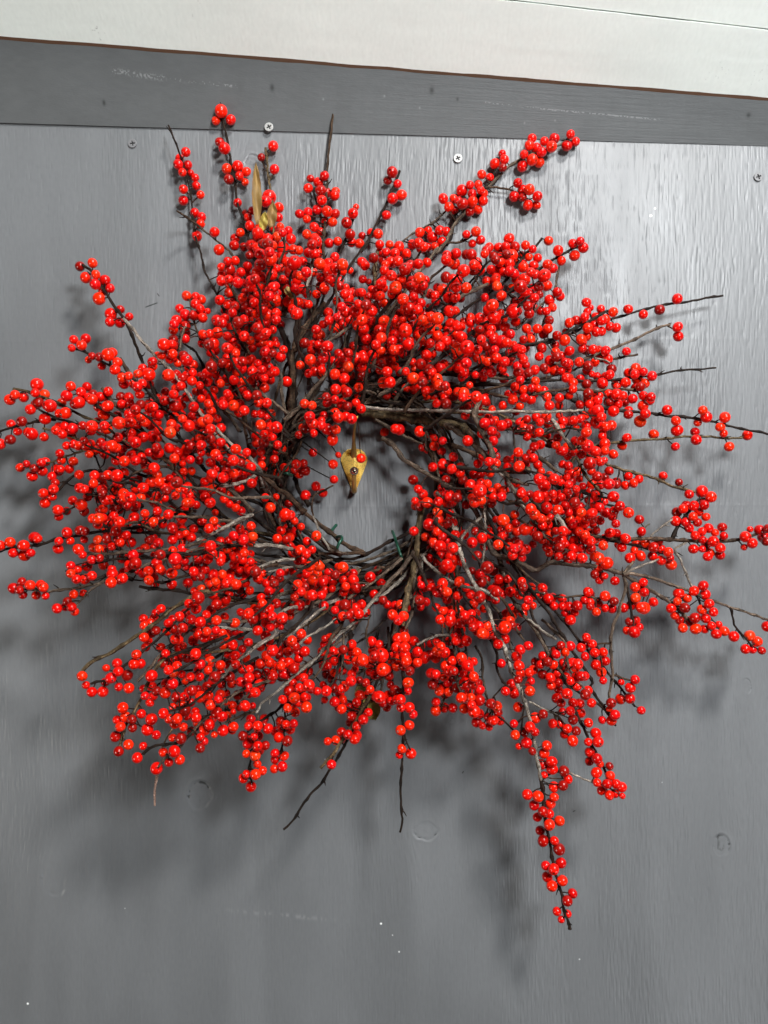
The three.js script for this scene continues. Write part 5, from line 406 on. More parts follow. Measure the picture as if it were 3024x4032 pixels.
[0,'w',0.98,1.35,[-99.5,-101.9,92.5,-92.4,-93.9,91.5,-86.5,-89,89.9,-78.7,-83.3,86.5,-67.7,-75.6,82.4,-71.1,-71.3,82.3,-61,-61.2,78.5,-50.1,-62.3,62.2,-35.8,-61,45.8,-20.6,-56.6,29.5,-6.5,-48.5,13.1],[-82.5,-79.3,97.7,2.8,-74.5,-70.1,79.9,3.4,-71,-71.9,85.5,3,-102.5,-99.9,100,3.4,-89.2,-91.6,103,2.8,-96.3,-103,85.3,3.5,-83.5,-97.5,89.1,3,-82.4,-101.3,95.6,3.3,-88.9,-98.8,82.5,3.2,-54.6,-60.2,69,3.9,-39.6,-61.9,59.4,3.5,-22.2,-56.2,31.3,3.6,-21.9,-61.1,39.6,2.3,-63.2,-65.7,88.6,3.8,-69,-64.3,91.1,2.9,-14.8,-52.3,23.6,2.3,-25.1,-60.7,35.3,3.3,-30,-63.4,44.1,3.6]],
[0,'o',0.64,0.87,[-243.6,30.2,40.5,-223.4,34.7,42.1,-215.2,38.1,42.5,-201.1,42.6,43.4,-191.7,44.9,44.1,-174.1,48.2,45.5,-150.8,49.1,47.5,-137.9,28.9,38.1,-121.1,5.5,28.7,-99.1,-13.2,19.2,-73.6,-23.2,9.8],[-250.4,30.5,35.7,3.3,-241.3,32.5,46.2,2.6,-236.6,29.4,45,3.3,-239.6,24.3,41.5,3.8,-231.2,33.3,46.4,3.2,-233.6,27.8,39.2,3.6,-231.8,34.4,38.4,3.4,-223.7,28.8,38,4.7,-225,24.1,44,3.3,-219.9,35.4,40.8,3.3,-218.9,39.6,45.8,3.1,-214.9,29.4,40,3.3,-211.3,34.5,41.9,3.4,-214.6,44.8,45.3,3,-208.8,45.7,47,3.2,-219.2,28.9,44.6,3.1,-147.7,53.2,62.2,3.1,-152,49.7,47.9,2.9,-181,50.6,40.6,3.5,-152.3,55,45,3.3,-185,43.2,38.9,3.8,-189.4,39.7,43.7,3.8,-142.3,42.7,45,3]],
[0,'d',0.90,0.87,[-222.5,10.8,49.5,-218.3,15.4,48.7,-212.7,21,48.6,-205.8,25.5,48.9,-197.7,27.8,49.5,-189.4,26.6,50.5,-171.7,23.1,52.9,-154,16.3,55.8,-135.4,-0.7,46.4,-112.6,-18.5,37.1,-86,-30,27.7,-58.8,-31.7,18.3],[-219.8,19.5,51.1,2.9,-219.2,15.1,55.3,3.4,-225.5,12.4,56.4,3.4,-226.7,6.1,50.8,3.8,-221.4,10.1,52,3.1,-203.3,24.8,52.4,3.3,-166.5,15.9,47.9,4.1,-168.2,22.8,37.6,2.8,-152.6,19.4,62.1,3.7,-177.6,34.1,55.4,3.3,-150.9,5.4,54.8,3.6,-148.1,10.5,64.5,3.1,-135,-11.8,49.7,3,-183.9,27.7,45.3,3.3,-174.8,26.4,48.6,3.8,-208.4,16.4,36.8,2.4,-195.6,20,40.6,3.3,-194.8,25.9,38.7,3.2,-158.5,12,50,3.1,-169.9,21.2,42.9,3.2,-149.4,17.8,56.7,2.4,-190.4,16.3,41,3.2,-155.8,7.1,44.8,3.5,-143.9,1.7,44.7,3.2,-137.3,-8.1,45.8,3,-131.2,-15.9,53.6,3.6,-147.2,20.4,50.4,3.1,-146.2,9.2,52.8,3,-138.5,10.8,54.3,3,-134.4,2.7,46.3,3.3,-178.1,25,54.6,3.3]],
[0,'d',0.64,0.62,[-189.4,26.6,50.5,-190.7,30,50,-193.3,35.7,49,-195.3,38.8,48.3],[-195.4,41.4,47,3.5,-192.2,37.7,64,2.7,-194.9,43.4,62.1,3.4,-200.8,43.5,59.6,3.2]],
[0,'b',0.64,0.87,[-210.2,0.6,57.4,-203.6,4,57.1,-193.8,9.6,56.7,-184.9,14,56.6,-173.7,19.6,57,-161.3,27.3,57.4,-142.4,29.6,57.3,-128.1,12.5,45.8,-109.7,-6.5,34.2,-87.1,-20.3,22.6,-62.4,-25.5,11],[-213.1,1.3,62.8,3.6,-214.4,-3.1,58.4,2.9,-211.3,0.6,53.3,3,-207.4,7.6,52.9,3.2,-197.7,4.7,63.2,4.1,-198.5,0.4,56.1,3.4,-195.1,9.8,59.3,3,-190.3,14.1,68.4,2.8,-195.7,15.4,70.8,3.4,-187.1,19.6,55.3,3.4,-181.2,14.4,71.4,3.5,-175.9,18.9,60.3,2.6,-176,18.6,53.5,3.3,-180.9,15.3,48.9,3.9,-174.8,6.5,51.5,2.5,-159.7,30.2,48.4,4,-148,28.3,70.5,3.8,-180,8,58.2,3.8,-190.9,0.7,49.3,3.1,-140.6,25,47.5,2.8,-142.1,22.6,55.8,2.6,-134.1,14.4,63.4,2.3,-159.2,33.7,57.7,3.1,-135.2,34.5,69.4,3.3,-183.8,22.7,64.7,3.2,-169.4,9.3,53.7,3.4,-150.9,24.9,53.2,3.5,-190,9.2,51.5,3.6,-186.8,2,54,3.2,-179.6,7,47,3.6,-135.6,22.7,49.8,2.9,-141.5,17.5,53.6,3.2,-133,10.9,48.4,3.5,-131.6,17.2,49.8,3.3,-129.8,11.7,42.7,3.3,-157.9,28.5,55,3.2]],
[0,'d',0.90,1.36,[-209.7,172,30,-203.5,167.6,31,-198.3,160.1,32.4,-193.1,152.7,33.8,-185.4,141.7,36,-177.8,131.9,38,-163.3,94.9,34.1,-143.9,53.7,30.1,-115.3,20.6,26.2,-79.7,1.8,22.2],[-212.5,171.7,27.4,3.7,-202,172.5,32,3.4,-208.2,163.6,28,4.1,-197.8,162.9,37.3,3.2,-198.1,156.2,37.7,3.8,-193.1,160.3,32.8,4,-189.1,154.5,33.8,3.3,-195.4,154,29.6,3.7,-196.9,147.4,33.6,4.4,-188.8,136.8,33.4,4.3,-182.1,140,33.7,3.1,-174.1,133.6,39.3,2.8,-188.1,130.3,37.6,3.4,-183.2,131.4,31.5,3.9,-141.9,70.8,36.5,3.1,-154,78.5,36.3,3.3,-126.3,35.3,39.5,3.2,-161.9,88,34.7,3.5,-151.9,83.4,31.3,3.2,-129.2,43.6,37.7,3.7,-150.8,70,37.2,3.4,-145,54.6,41.3,3.3]],
[0,'w',0.98,1.25,[-176.4,131,43.9,-168.3,122,45.9,-162.1,113.7,47.7,-154.8,106.5,49.5,-148.7,100.6,50.9,-143.8,95.8,52.1,-134.2,84.2,54.8,-123.8,67.9,51.2,-109.8,48.5,54,-96.6,35.1,52.7,-86.5,29.9,45.4,-85.2,24.7,37.6,-83.4,17.1,29.7,-80.6,8.9,21.9,-76.6,0.6,14],[-97.3,26.5,51.8,3.3,-92.3,35.4,44.7,3.2,-142.4,90.4,57.4,4.3,-152.8,96.5,57.3,3.4,-151.2,98.2,63.4,3.3,-134.3,89.2,53.5,3.3,-122.2,75.8,51,2.8,-124.7,68.7,61.5,3.7,-132.7,77.5,47.4,3.7,-140,82.9,48.4,3.2,-134.4,83.4,56.2,3.3,-129.2,64.4,47.9,3.2,-121.5,60,51.5,3.7,-108.7,55.8,53.7,3.6,-107.4,42.2,49.4,3.9,-102.8,33.2,52.3,3,-83.7,32,39.7,3.1,-76.3,7.1,17.7,3.9,-154.3,106.4,40.6,3.4,-138.1,76.3,44.3,2.8,-137,85.8,42.8,3.6,-141.9,89.6,44.6,3.1,-121.2,58.5,43.6,3.3,-99.7,34.5,45.2,3.6,-74.1,1.4,14.2,3.3]],
[0,'d',0.77,1.11,[-211.4,111.2,40.6,-207.8,110.5,40.9,-201.7,108.1,41.8,-192,102.6,43.4,-182.3,97.2,45,-173.8,92.4,46.5,-167.8,88.8,47.5,-159.3,81.7,49.4,-149.5,71.2,52,-139.1,63.1,53.2,-129.7,53.3,50.3,-115.8,39.7,52.1,-108.6,25.3,45.9,-98.8,7.7,39.7,-85.2,-8,33.5,-68.4,-19,27.3],[-115.2,30.7,39.9,3.4,-105.5,28.1,50,3.4,-96.4,0.7,47.6,3.5,-211.2,117.3,41.6,3,-203.1,118,41.4,3.7,-211,110.7,45.7,2.7,-204.2,112.6,45.9,3.7,-201.3,103.6,41.4,2.5,-196.9,105.1,46.5,2.9,-192.2,99.6,41.2,3,-191.4,104.1,48.5,3.2,-184.5,105.1,51.1,4.5,-185,108.1,42.2,3.9,-179.8,95.1,51.4,3.7,-179.5,100.7,47.3,3.5,-175,89.7,51.4,3.5,-175.8,86.5,45.4,3.6,-169.6,90.3,54.5,3,-162.8,78.4,52.5,3.3,-137.1,69.7,59.8,4.4,-143.1,72.7,63.4,3.5,-120.2,48.9,61.8,3.6,-118.8,38.7,65.4,2.8,-115.2,32.8,54.6,3.4,-158.7,73.8,44.7,3.3,-154.1,67.6,60.8,3.1,-150,68.3,65.5,3.4,-148.4,64.3,58,3.5,-138.4,56.8,64.5,3.7,-131.1,42.1,53.3,3.8,-127.3,43.5,59.9,3.7,-110.3,28.5,37.2,2.8,-112.8,29.9,46.7,3.4,-106.2,19.3,39.7,3.7,-107.5,33.9,47.3,3.5,-102,24.4,45.7,3.5,-108.8,14.2,52,3.5,-105.7,11.1,41.4,3.7,-98.7,7.2,48,2.8,-173.9,88.3,32.5,3.1,-137.7,72.6,40,2.9,-138.4,66.8,41.2,3.3,-152.5,74.8,45.9,3.2,-133.7,60.7,43.8,3.2,-141.1,63.5,47.4,3.9,-126.9,56.5,41.3,3.4,-122.2,53.3,47.2,3.3,-118.6,40.1,44.2,2.8,-116.7,44.4,40.9,3.1,-153.8,65.4,47.4,3.1,-140.6,56.9,45.1,3.2,-132.4,45.7,47.1,3.2,-127.6,48,43,3.7]],
[0,'b',1.29,0.99,[-179.1,104.2,44.2,-174.1,97,45.7,-167.8,88.8,47.5],[]],
[0,'b',0.64,0.99,[-136.3,148.5,26.1,-134,139,28.4,-131,129,30.9,-125.6,116.6,34.2,-118.1,105.7,36.4,-109.8,96.2,37.6,-99,80.9,39.7,-97.4,64.6,33.2,-94.3,43.8,26.6,-86.8,23.8,20.1,-74.6,7.5,13.5],[-139.6,152.8,21.1,3.7,-132.6,151.6,23.6,3.3,-131.8,145.5,26.9,3.8,-127.7,141.3,30.6,3.4,-126,134.8,31.3,3.7,-131.7,135.5,35.2,3.5,-137.9,136.9,31.5,4,-143.4,132.6,33.8,3.6,-142.5,127.6,43.1,3.4,-145.8,126,32.8,3.6,-137.5,128.5,33,3.8,-145.7,119,33.3,3.7,-137.2,119.5,34.2,3.4,-124.3,121.8,37.1,3.4,-116.7,115.5,37.8,4.1,-119.1,109.1,37.5,3,-117.3,95.4,29.7,3.1,-109.6,86.2,49.3,3,-108.9,100.2,47.2,3.3,-101.6,89.4,44,3.5,-110.1,93.4,27,3.5,-103.5,77.3,50.6,2.9,-97.7,73.3,43.3,3.3,-100.9,71.4,49.1,3.9,-97.5,83.9,35.8,3.3,-88.3,52.2,35.8,3.2,-95.1,32.8,25.8,3.8,-131.4,152.4,12.9,3.8,-131.9,137.3,27.3,3.5,-122.5,139.4,31.1,2.3,-143.7,143,24.3,3.4,-128.5,125.9,17.1,3.3,-122.1,124.9,19.1,3.1,-118.9,113.8,22.5,3.3,-125.8,117,31.8,3.5,-118.1,105.8,29.2,3.6,-120.4,95.5,36.9,3.3,-108.9,106.8,32.7,3.3,-108.5,101.7,28.2,3.7,-108.3,90.5,32.8,3.4,-116.6,92.6,24.1,3.5,-108.2,78,34.9,3.1,-105,85,32,3.3,-99.2,67.7,40.1,3.5,-94.3,79.4,33.4,2.9,-92.7,41.2,23.1,3.5,-87.1,47.3,39.9,3.5,-89.6,29.6,28.1,3.2]],
[0,'g',0.77,0.87,[-138.6,109.8,44.4,-137.7,116.9,43.2,-136.3,124,42.1,-136.5,128.6,32.6],[-147.2,127.9,26.3,3.5,-138.9,131.3,26.1,4,-142.5,112.9,39.8,3.5,-143.9,104.8,40.9,3.3]],
[0,'d',0.77,0.87,[-143.4,109.8,49.7,-137.3,102.7,51.4,-131.9,97,46.2,-125.9,89.9,47.3,-115.3,77.2,49.1,-109.6,57.9,42,-101.4,34.7,34.9,-88,14.2,27.9,-69.9,-0,20.8],[-145.3,110.6,57.7,4.4,-141.6,112,51.6,3,-140.1,104.7,55.7,3.5,-148.8,104.6,50.4,3.1,-143.5,101.9,51.2,3.1,-145.6,108.2,47.9,2.4,-130.5,100.4,57,4.3,-134,104.1,51,3.8,-128.3,93.2,50.6,3.1,-118.6,92.9,49.5,3.7,-121.7,90.5,33.1,3.3,-123.5,84.9,49.2,3,-128.2,87.3,52.5,3.4,-123.8,82.9,39.8,3.3,-109.7,75.8,41,3.1,-116.7,77.1,45.6,3.8,-116.4,67.8,48.1,3.5,-116.9,72,53.2,3.3,-111.6,62.4,50.4,2.9,-96.9,24.9,40.6,3.8,-100.8,21.3,35.5,3.7,-99.1,38,29.8,3.9,-96.1,28.1,31.4,3.7,-91.4,23.7,26.4,3.3,-132,101.9,32.4,3.5,-124.9,92.6,41.3,3.1,-129.2,82.4,37,3,-120.7,88.3,40.3,3.1,-120.8,77.9,36.2,3.8,-115.5,74.9,39.2,3.3,-117.1,67.8,30.6,3.4,-114.3,53.3,42,3.1,-103.4,40.3,43.1,3.9,-110.1,47.9,31.6,3.2,-111.4,41.5,38.4,3.6,-72,-3.9,17.9,3.7]],
[0,'o',0.90,1.11,[-256.1,85.1,34.7,-246.9,83.2,35.7,-234.6,78.9,37.4,-224.8,75.3,38.7,-216.2,71.1,40.1,-206.3,65.7,41.8,-196.6,62.1,43.2,-184.7,59.6,44.7,-162,52.4,48,-144.8,30.1,38.9,-123.3,5.7,29.8,-96.6,-12,20.8,-67.3,-18.6,11.7],[-258,77.4,34.8,3.9,-252.7,80.3,38.4,3.3,-249.6,79.5,32.3,3.8,-237.5,87.3,38.8,4.6,-236.9,80.9,42.9,3.2,-234.5,81.2,34.1,3.9,-240.9,74.4,32.5,3.7,-241.7,70,39.5,3.6,-236.6,75,38.5,3.9,-225.5,71.6,46.1,4.7,-230.3,72.4,40,3.3,-222.4,75.3,34.7,3.4,-221,67.2,41.3,3.3,-214.9,66.8,46.1,4.1,-231.1,63.5,40.8,4.1,-170.6,53.5,31.6,3.4,-176.1,52.9,43,2.5,-141.7,26.1,38.8,3.5,-196.2,62.2,39.4,2.6,-172.4,57.9,37.2,3.6,-173.1,64.3,35.9,3.1,-67.3,-18.1,17.1,3.7]],
[0,'d',0.77,0.99,[-264.4,55.4,35.6,-257.2,57.7,36,-246.5,60.5,36.7,-234.5,62.7,37.6,-225,63.8,38.3],[-257.9,60.6,33.3,3.5,-246.5,61.6,42,3.7,-251.2,55.2,37.7,3.2,-256.5,49.7,37.1,3.8,-245.7,55,34.2,3.4,-240.6,53.2,39.8,4.6,-233.1,51.5,37.7,3.2,-264.5,46.8,35.3,4]],
[0,'d',0.77,1.11,[-235.6,69.9,40.3,-224.5,64.5,42.1,-212.4,60.9,43.7,-200.4,57.3,45.4,-188.2,51.4,47.4,-176.3,46.7,49.3,-164.4,42,51.2,-154.9,38.5,52.7,-138.1,32.9,52.5,-125.6,15.9,45,-109.5,-3.6,37.4,-89.2,-18.9,29.9,-66.2,-26.9,22.3],[-133.9,32.2,54,2.5,-130.6,27.5,44.3,3.1,-116,14,56,3.6,-119.1,20.2,54.6,3.1,-93.6,-14.7,47.3,2.7,-200.4,57.4,53.9,3.3,-165.6,46.5,63,3.8,-184.7,45.1,62.5,3.6,-174.4,42,51.7,3,-168.4,38.9,47.6,3.8,-146.5,38.6,66.2,3.7,-140.2,41.6,63.3,3.7,-136.4,39.6,57.5,3.6,-133.8,36.9,49.1,3.5,-133.4,27,52.9,3,-122.7,14.7,42.6,3.7,-118.7,10.6,50.7,3.5,-118.6,22.7,41,3.5,-91.6,-21.1,36.1,3.2,-114.7,-0.4,42.8,2.6,-193.8,54.5,41.1,2.7,-172.8,45.5,46.8,3.4,-177.3,39.8,47,3,-161.8,36.6,52.8,3.3,-167.9,37.7,54.5,3.3,-153.3,38.4,49,3.9]],
[0,'o',0.77,0.74,[-232.7,57.2,40.3,-223.6,54.8,41.5,-211.5,50.6,43.3,-198.2,47,45.1,-186.3,44.6,46.6],[-222.4,58.5,38.4,3.4,-221.1,55,46.5,3.4,-216.7,58.1,42.2,3.7,-210.4,56.1,46.2,4.2,-215.8,52.1,49.4,3.5,-214,52.4,38.8,3.5,-185.8,42.5,56.6,3.1,-194.8,45,55.2,3.4]],
[0,'d',0.90,0.99,[-207.9,81.8,45.1,-202.3,77.1,46.2,-193.8,71.7,47.8,-185.3,67,49.3,-178.1,63.5,50.5,-160.2,54.1,53.6,-144.6,31.9,42.9,-124.6,7.1,32.2,-99,-11.5,21.6,-70.3,-19.5,10.9],[-111.2,-8.1,27.9,3,-210.5,84.5,48.4,3.3,-213.7,78.3,47.2,4,-208.6,73,45.6,3.8,-203.4,73,52.5,4.3,-203.4,80.4,48.7,3.5,-201.2,84.8,44.4,3.2,-198.2,77,50,2.9,-193.9,74.7,54.4,3.8,-190.8,77.4,48.4,3.5,-194,71.3,42.6,3.5,-184.1,70.5,52.8,4.1,-189.4,65.8,45.2,4.2,-197.2,79.6,44.5,3.4,-181.5,65.6,42.1,3.4,-167.7,58.5,63.3,3.4,-163.3,57.6,55.7,3.1,-158,49.1,60,3.6,-166.6,52,58.1,3.3,-173.3,60.4,47,3.2,-154.2,50.3,54.1,3.8,-143.1,32.4,46.7,3.1]],
[0,'b',1.29,0.99,[-190.3,83.3,46.4,-184.6,76.2,48,-178.5,70.4,49.4,-173.6,66.9,50.4,-160.4,57.5,53.1],[-184.8,80.7,49.8,3.4,-177.5,77.8,45.9,3.6,-171.3,76.8,48.8,3.5,-169.2,73.1,53.1,2.9,-175,72.1,51.7,3.3,-167.5,64.2,58.9,3.9,-157.6,61.4,67.5,3.2,-157.4,59.4,58,3.6,-157.4,58.2,47.9,3.6,-151.2,59.7,53.6,3.6,-190,78.5,42,3.3,-175.7,79,36.5,3.6,-168.9,71.6,39.5,3.3,-170.6,68.9,45.2,3.4,-167.3,64,42,3.4,-158.2,59.9,41.6,3.2]],
[0,'b',0.64,0.62,[-36.6,18.9,11.9,-45,14.6,12.9,-50.4,11.6,13.5,-51.5,0.7,14.1,-48.5,-7.7,14.4],[-56.7,11.9,10.7,4.2,-49,18.5,10.6,3.8,-44,13.7,9.6,3.4]],
[0,'w',0.98,1.25,[66.5,11.8,56.9,66.4,-0.5,58,58,-9.4,53.3,52.6,-16.2,51.4,50.3,-21.8,51.8,48.1,-14.7,44.8,45.7,-5,37.7,42.2,4.9,30.6,37.2,14.2,23.5],[36.8,6.9,43.6,3.4,41.8,6.2,39.3,3.3,45.1,6.2,33.5,3.5,57.4,17.3,58.4,4.4,63.5,18.8,62.6,3.4,66.9,18.1,67.9,3.1,63.2,7.2,66.1,3.3,70.9,6.2,57.3,3.7,70.9,9.4,65.8,3.1,36.3,0.3,43.1,3.5,44.5,-1,48,2.9,36.6,-4.9,47.6,3.6,42.7,-7.5,49.4,3.4,47.1,-7.4,37.5,3.6,36.3,-13,43.8,3.5,39.4,-16.9,48.4,3.3,61,-12.8,51.8,3.2,71.9,13.1,49.3,3.4]],
[0,'w',0.76,0.62,[66.1,-0.5,60,66.2,-16.9,63.8,65.1,-25.7,64.2,64.5,-34.5,64.5],[62.6,-16.8,72.7,3.7,68.2,-14.9,71.4,2.6,76,-15.7,67.9,3,63.3,-40.6,56.5,3.1]],
[0,'w',0.98,1.25,[73.8,-57.1,68.2,64.1,-50.6,67.3,51.1,-48,66.3,40.6,-43.5,60.9,32.3,-37.5,52.9,25.9,-30.1,45.3,28.4,-28.9,38.6,31.8,-25.5,31.9,35.5,-21.2,25.2,39.1,-15.9,18.5],[71,-51.1,59.3,3.3,33.8,-20.9,46.1,3.6,32.2,-25.8,30.5,3.2,43,-36.6,64.9,3.4,39.3,-36.7,48.7,3.2,30.9,-49.2,64.3,3.3,34.1,-52.3,68.6,3.1,37.3,-45.5,75.1,3.5,49.1,-45.4,64.5,3.6,69,-55,63.7,3,70.9,-50.3,80.6,3.7,36.7,-14.5,17.3,3.2,73.7,-58.1,57.5,3.1]],
[0,'b',0.64,0.74,[11.2,-42.8,43.1,15.9,-30.6,36.7,20.2,-16.9,30.6],[20.3,-13.1,42.5,3.4]],
[0,'o',1.93,2.10,[12,-74.8,58.5,13.1,-67.2,57.2,15.6,-55.8,49.4,19.2,-42.9,41.7,21.8,-31.8,35.9,22.8,-25,32.4,23.8,-16.9,28.6,25.2,-6.4,24.8,25.9,3.1,22.4,25.4,15,20.4],[20.8,22.9,15.5,3.7,27.1,12.3,32.9,3.7,22.7,4.3,13.7,3.5,26.9,6.2,29.8,3.3,24.5,3.9,35.3,3.4,28.7,-17.2,32.3,3.4]],
[0,'g',1.41,1.48,[17.8,-59.1,50.3,20.4,-45.2,41.6,26.5,-29.5,34.7],[]],
[0,'w',0.54,0.73,[26.4,-51.4,48.1,26.1,-42.8,42.4,25.8,-31.8,35.7],[24.9,-44.6,55.6,3.1]],
[0,'g',0.90,1.24,[23.2,-87.5,55.7,31,-83.1,55.6,43.3,-80.8,55.9,46.7,-64.2,54.9,44.9,-42.3,49.4,47.4,-35.2,42,50.6,-24,34.7,52.6,-11.3,27.3,52.5,2.4,19.9],[44.5,-29.9,47.5,3.8,47.9,-82.6,47.1,3,34.4,-85,63.3,3.1,26.6,-96.1,58.6,4,19.9,-87.1,47.3,3.8,51.5,-11.7,25,3.2,47,-24.6,37.4,2.5,46.4,-37.9,40.7,3.7,47.3,-50.5,46,3,51.2,-73.5,45.7,3.6,46.6,-82.8,54.4,3.4,30.8,-87.3,55.4,2.9,25.1,-90.6,44.3,3.2,21.8,-94.9,47.5,3.3,25.6,-98.2,51.7,3.5]],
[0,'w',0.76,0.83,[21.5,-85.7,69.7,30.2,-81,69.6,42.1,-78.8,69.9],[42.1,-69,76.2,4,36,-85.1,79.2,3,34,-90,67.5,3.3,21.6,-90.4,67.5,3.5,21.6,-97.5,67.4,3.2,13.3,-92.4,71.4,3.8]],
[0,'g',1.03,1.85,[46.2,16.5,47.2,37.7,21.4,40.2,27.7,27.5,32.7,17.4,34.8,28.4,15,35.6,28.2,6.8,46.3,27.5,5.6,47.8,26.6,3.7,49.1,25.7,1.5,50.5,24.8,-1.2,51.8,23.9],[45.2,28.7,53.1,3.5,50.9,25.9,51.5,3.2,23.4,15.7,37.5,3.3,39.9,17,33.7,3,41.3,12.8,37.6,2.3,44.4,10.5,44.4,3.6,48.6,9.6,52.8,3.7]],
[0,'g',0.77,0.99,[26.5,46.9,34.2,11.5,54.3,29.6,-2.6,62.5,29.8,-6.1,64.7,30.5],[10.9,57.3,29,3.9,7.7,56.3,43.8,3.6]],
[0,'g',1.54,1.85,[64.2,74.7,58.2,59.5,64.6,59.7,62.7,55.5,61.3,68.9,43.1,64.1,70.8,32,66.4,64.1,40.5,54.9,54.9,50.9,43.5,43.2,60.6,32,29.6,68.1,20.5],[69.8,52.1,68,3.3,71.1,33.1,66.5,2.5,52,77.7,62.4,3.9,56.9,75.4,53.8,3.5,65.9,74.1,57,3.8,62.3,71.5,51.5,3.5,56.5,83.8,57.3,2.4,63.1,32.6,48.5,3.2,67.3,32.2,72.3,3.2,55.8,47.4,53.1,3.8,65.5,57.9,64.7,3.7,64.7,51.8,54.2,3.1,72,47,57.9,3.4,72.9,40.4,48.7,3.5,67.3,37.5,44,3.5]],
[0,'w',0.98,1.25,[69,31.7,63.1,71,29.1,64.8,78.3,22.5,66.9,83.5,13.7,68.9,89.9,3.9,69.5,96.2,-4.8,70.1],[74.8,9.7,75.7,3.2,89.7,9.6,63.7,3.5,94.8,-1.6,82.2,3.5,97.7,9.7,78.4,4.2,92.9,8.2,58.8,2.6,99.4,-4.2,78.5,3.2,78.6,13.9,60.8,3.7]],
[0,'g',0.90,1.24,[104.1,-16.7,71,97.7,-8,70.3,89.2,3.9,69.5,83.8,13.7,69,77.7,23.6,66.6,70.4,30.3,64.2],[86.1,-1.7,59.2,3.1,90.5,-11.3,72,4.1,74,31.7,58.3,3.2,88.3,12,71.5,3.5,86.4,-7.5,61,3.1,101.1,-8.5,74.6,3.1,98.6,-12.8,54.3,3.4,98.1,-15.5,73.7,3.8,111.7,-19.1,65.7,3,111.2,-22.2,78.2,3.5,105.8,-5.9,65.5,3.1,104.8,-18.3,55.6,3.1]],
[0,'o',0.90,0.87,[141.3,10.9,69.5,136.9,15.8,69.8,129.6,24.6,68.8,124.6,35.6,66.8,121,30.8,68.3],[130.8,30.9,76.3,4.3,136.3,26.9,59.8,2.9,116.2,31.1,64.3,2.7,118.9,29.7,69.1,3.2,128.3,21.9,60.6,2.8,124.7,25.3,52.7,3.3,134.7,22.4,79.8,3.4,136,13.4,56.9,2.9,140.9,17.6,65.2,3.1,141.1,17.5,83.4,3.8,145.1,9.7,78.8,3.9,136.4,10.4,69.6,3.4,145.1,-0.5,64,3.4,135.9,2.8,65.5,3.3,135.9,2.7,79.4,3.4]],
[0,'w',1.41,1.56,[115,-11.1,79.9,111.9,-5.8,79.6,108.7,-2.6,79.3],[110.1,1.1,77.9,3.5,113.3,-18.4,72.6,3.8,112.3,-12.1,82.5,3.5]],
[0,'b',1.54,2.47,[-41.7,147.3,24,-49.8,136.1,25.8,-59.1,125.1,27.6,-63.5,108.1,30.3,-63.4,91.5,31.3,-65.8,68.9,25.7,-67,64.1,23.7,-68.9,56.7,21.7,-70.4,48.5,19.6,-71,39.7,17.6],[-54.2,115.2,40.7,3.8,-61.5,136.9,30.6,3.5]],
[0,'d',1.93,3.09,[-72.3,129.2,25.3,-67.4,115.8,27.3,-64.8,103.6,29,-63.2,86.3,27.6,-64.5,63.4,21.4,-64,42.5,15.5],[-72.4,108.2,27.9,3.8]],
[0,'g',0.90,1.11,[-86.6,84.4,46.5,-79.6,77.5,47.2,-72.3,72.4,42.7,-63.8,66.3,37.2],[-92.9,87,54.4,3.2,-90.3,77.8,56.1,3.4,-83.1,72.2,56.3,3.2,-86.5,92.3,59.2,3.8,-79.7,89,52.9,3.1,-81.2,84.2,44.2,3.9,-80,64,41.2,3.2]],
[0,'g',0.77,1.11,[-75.8,106.8,42.5,-69.8,91.5,44.7,-69.4,80.3,43.5,-68.1,69.4,40],[-76.7,112,50.4,2.8,-74.1,114.9,36.8,3,-73.5,105,56.9,2.9,-78.9,106.7,54.2,3.6,-84.3,99.3,51.9,2.9,-72.7,93.2,54.4,3.7,-79.9,103,44.2,3.3,-66.4,89,39.7,3.9,-78.4,94.7,37.4,3]],
[0,'g',0.90,1.24,[-24.2,124.6,44.7,-32.1,118.7,45.6,-38.9,113.9,46.4,-42.2,104.6,47.9],[-43.3,121,40.3,3.6,-19.4,134.9,48.9,4.2,-26,135.4,44.6,3.9,-36.9,128.4,49.9,3.3,-34.1,125.5,40.8,3.7,-18.1,127.2,41.9,3.6,-38.8,105.7,48,3.1,-44.3,112.4,31.5,3.2,-45.1,114.2,40.2,3,-48.3,99.8,60.8,3.8]],
[0,'g',1.29,1.36,[-33.4,99.9,42.6,-42.7,89.9,40.6,-50.9,80.9,39.4,-60.2,69.5,38.8,-68.1,62.4,40.3],[-28.5,104.4,48.5,3.1,-31.4,109,37.5,3,-35.1,103.6,35.2,4,-26.1,97.5,40,3.4,-50.6,93.1,48.5,3.1,-47.2,95.4,42.2,3.4,-42.3,95.9,45.8,3,-24.1,98,46.8,3.8,-43.9,101.5,32.3,3.2]],
[0,'g',1.41,1.61,[12.3,90.7,43,3.2,83.4,38.6,-8.4,78.1,35,-15.4,72.7,32.2],[14.3,92.7,57.3,2.9,19.2,88.8,54.2,4.3]],
[0,'w',0.76,0.93,[-48.5,166.9,40.7,-50.6,159.4,42.5,-52.7,152.6,44.2],[-56.8,158.7,48.5,3.1,-55.2,161.3,36.3,3.2,-56.6,153.8,34,3.7,-60.2,150.3,48.3,3.4,-51.2,141.2,42.1,3,-47.9,178,34.9,3.7,-43.9,168.9,41.5,4.3,-36.4,163.4,42.8,5.3,-40.2,152,44.4,3.6,-39.4,167,35.3,3.8]],
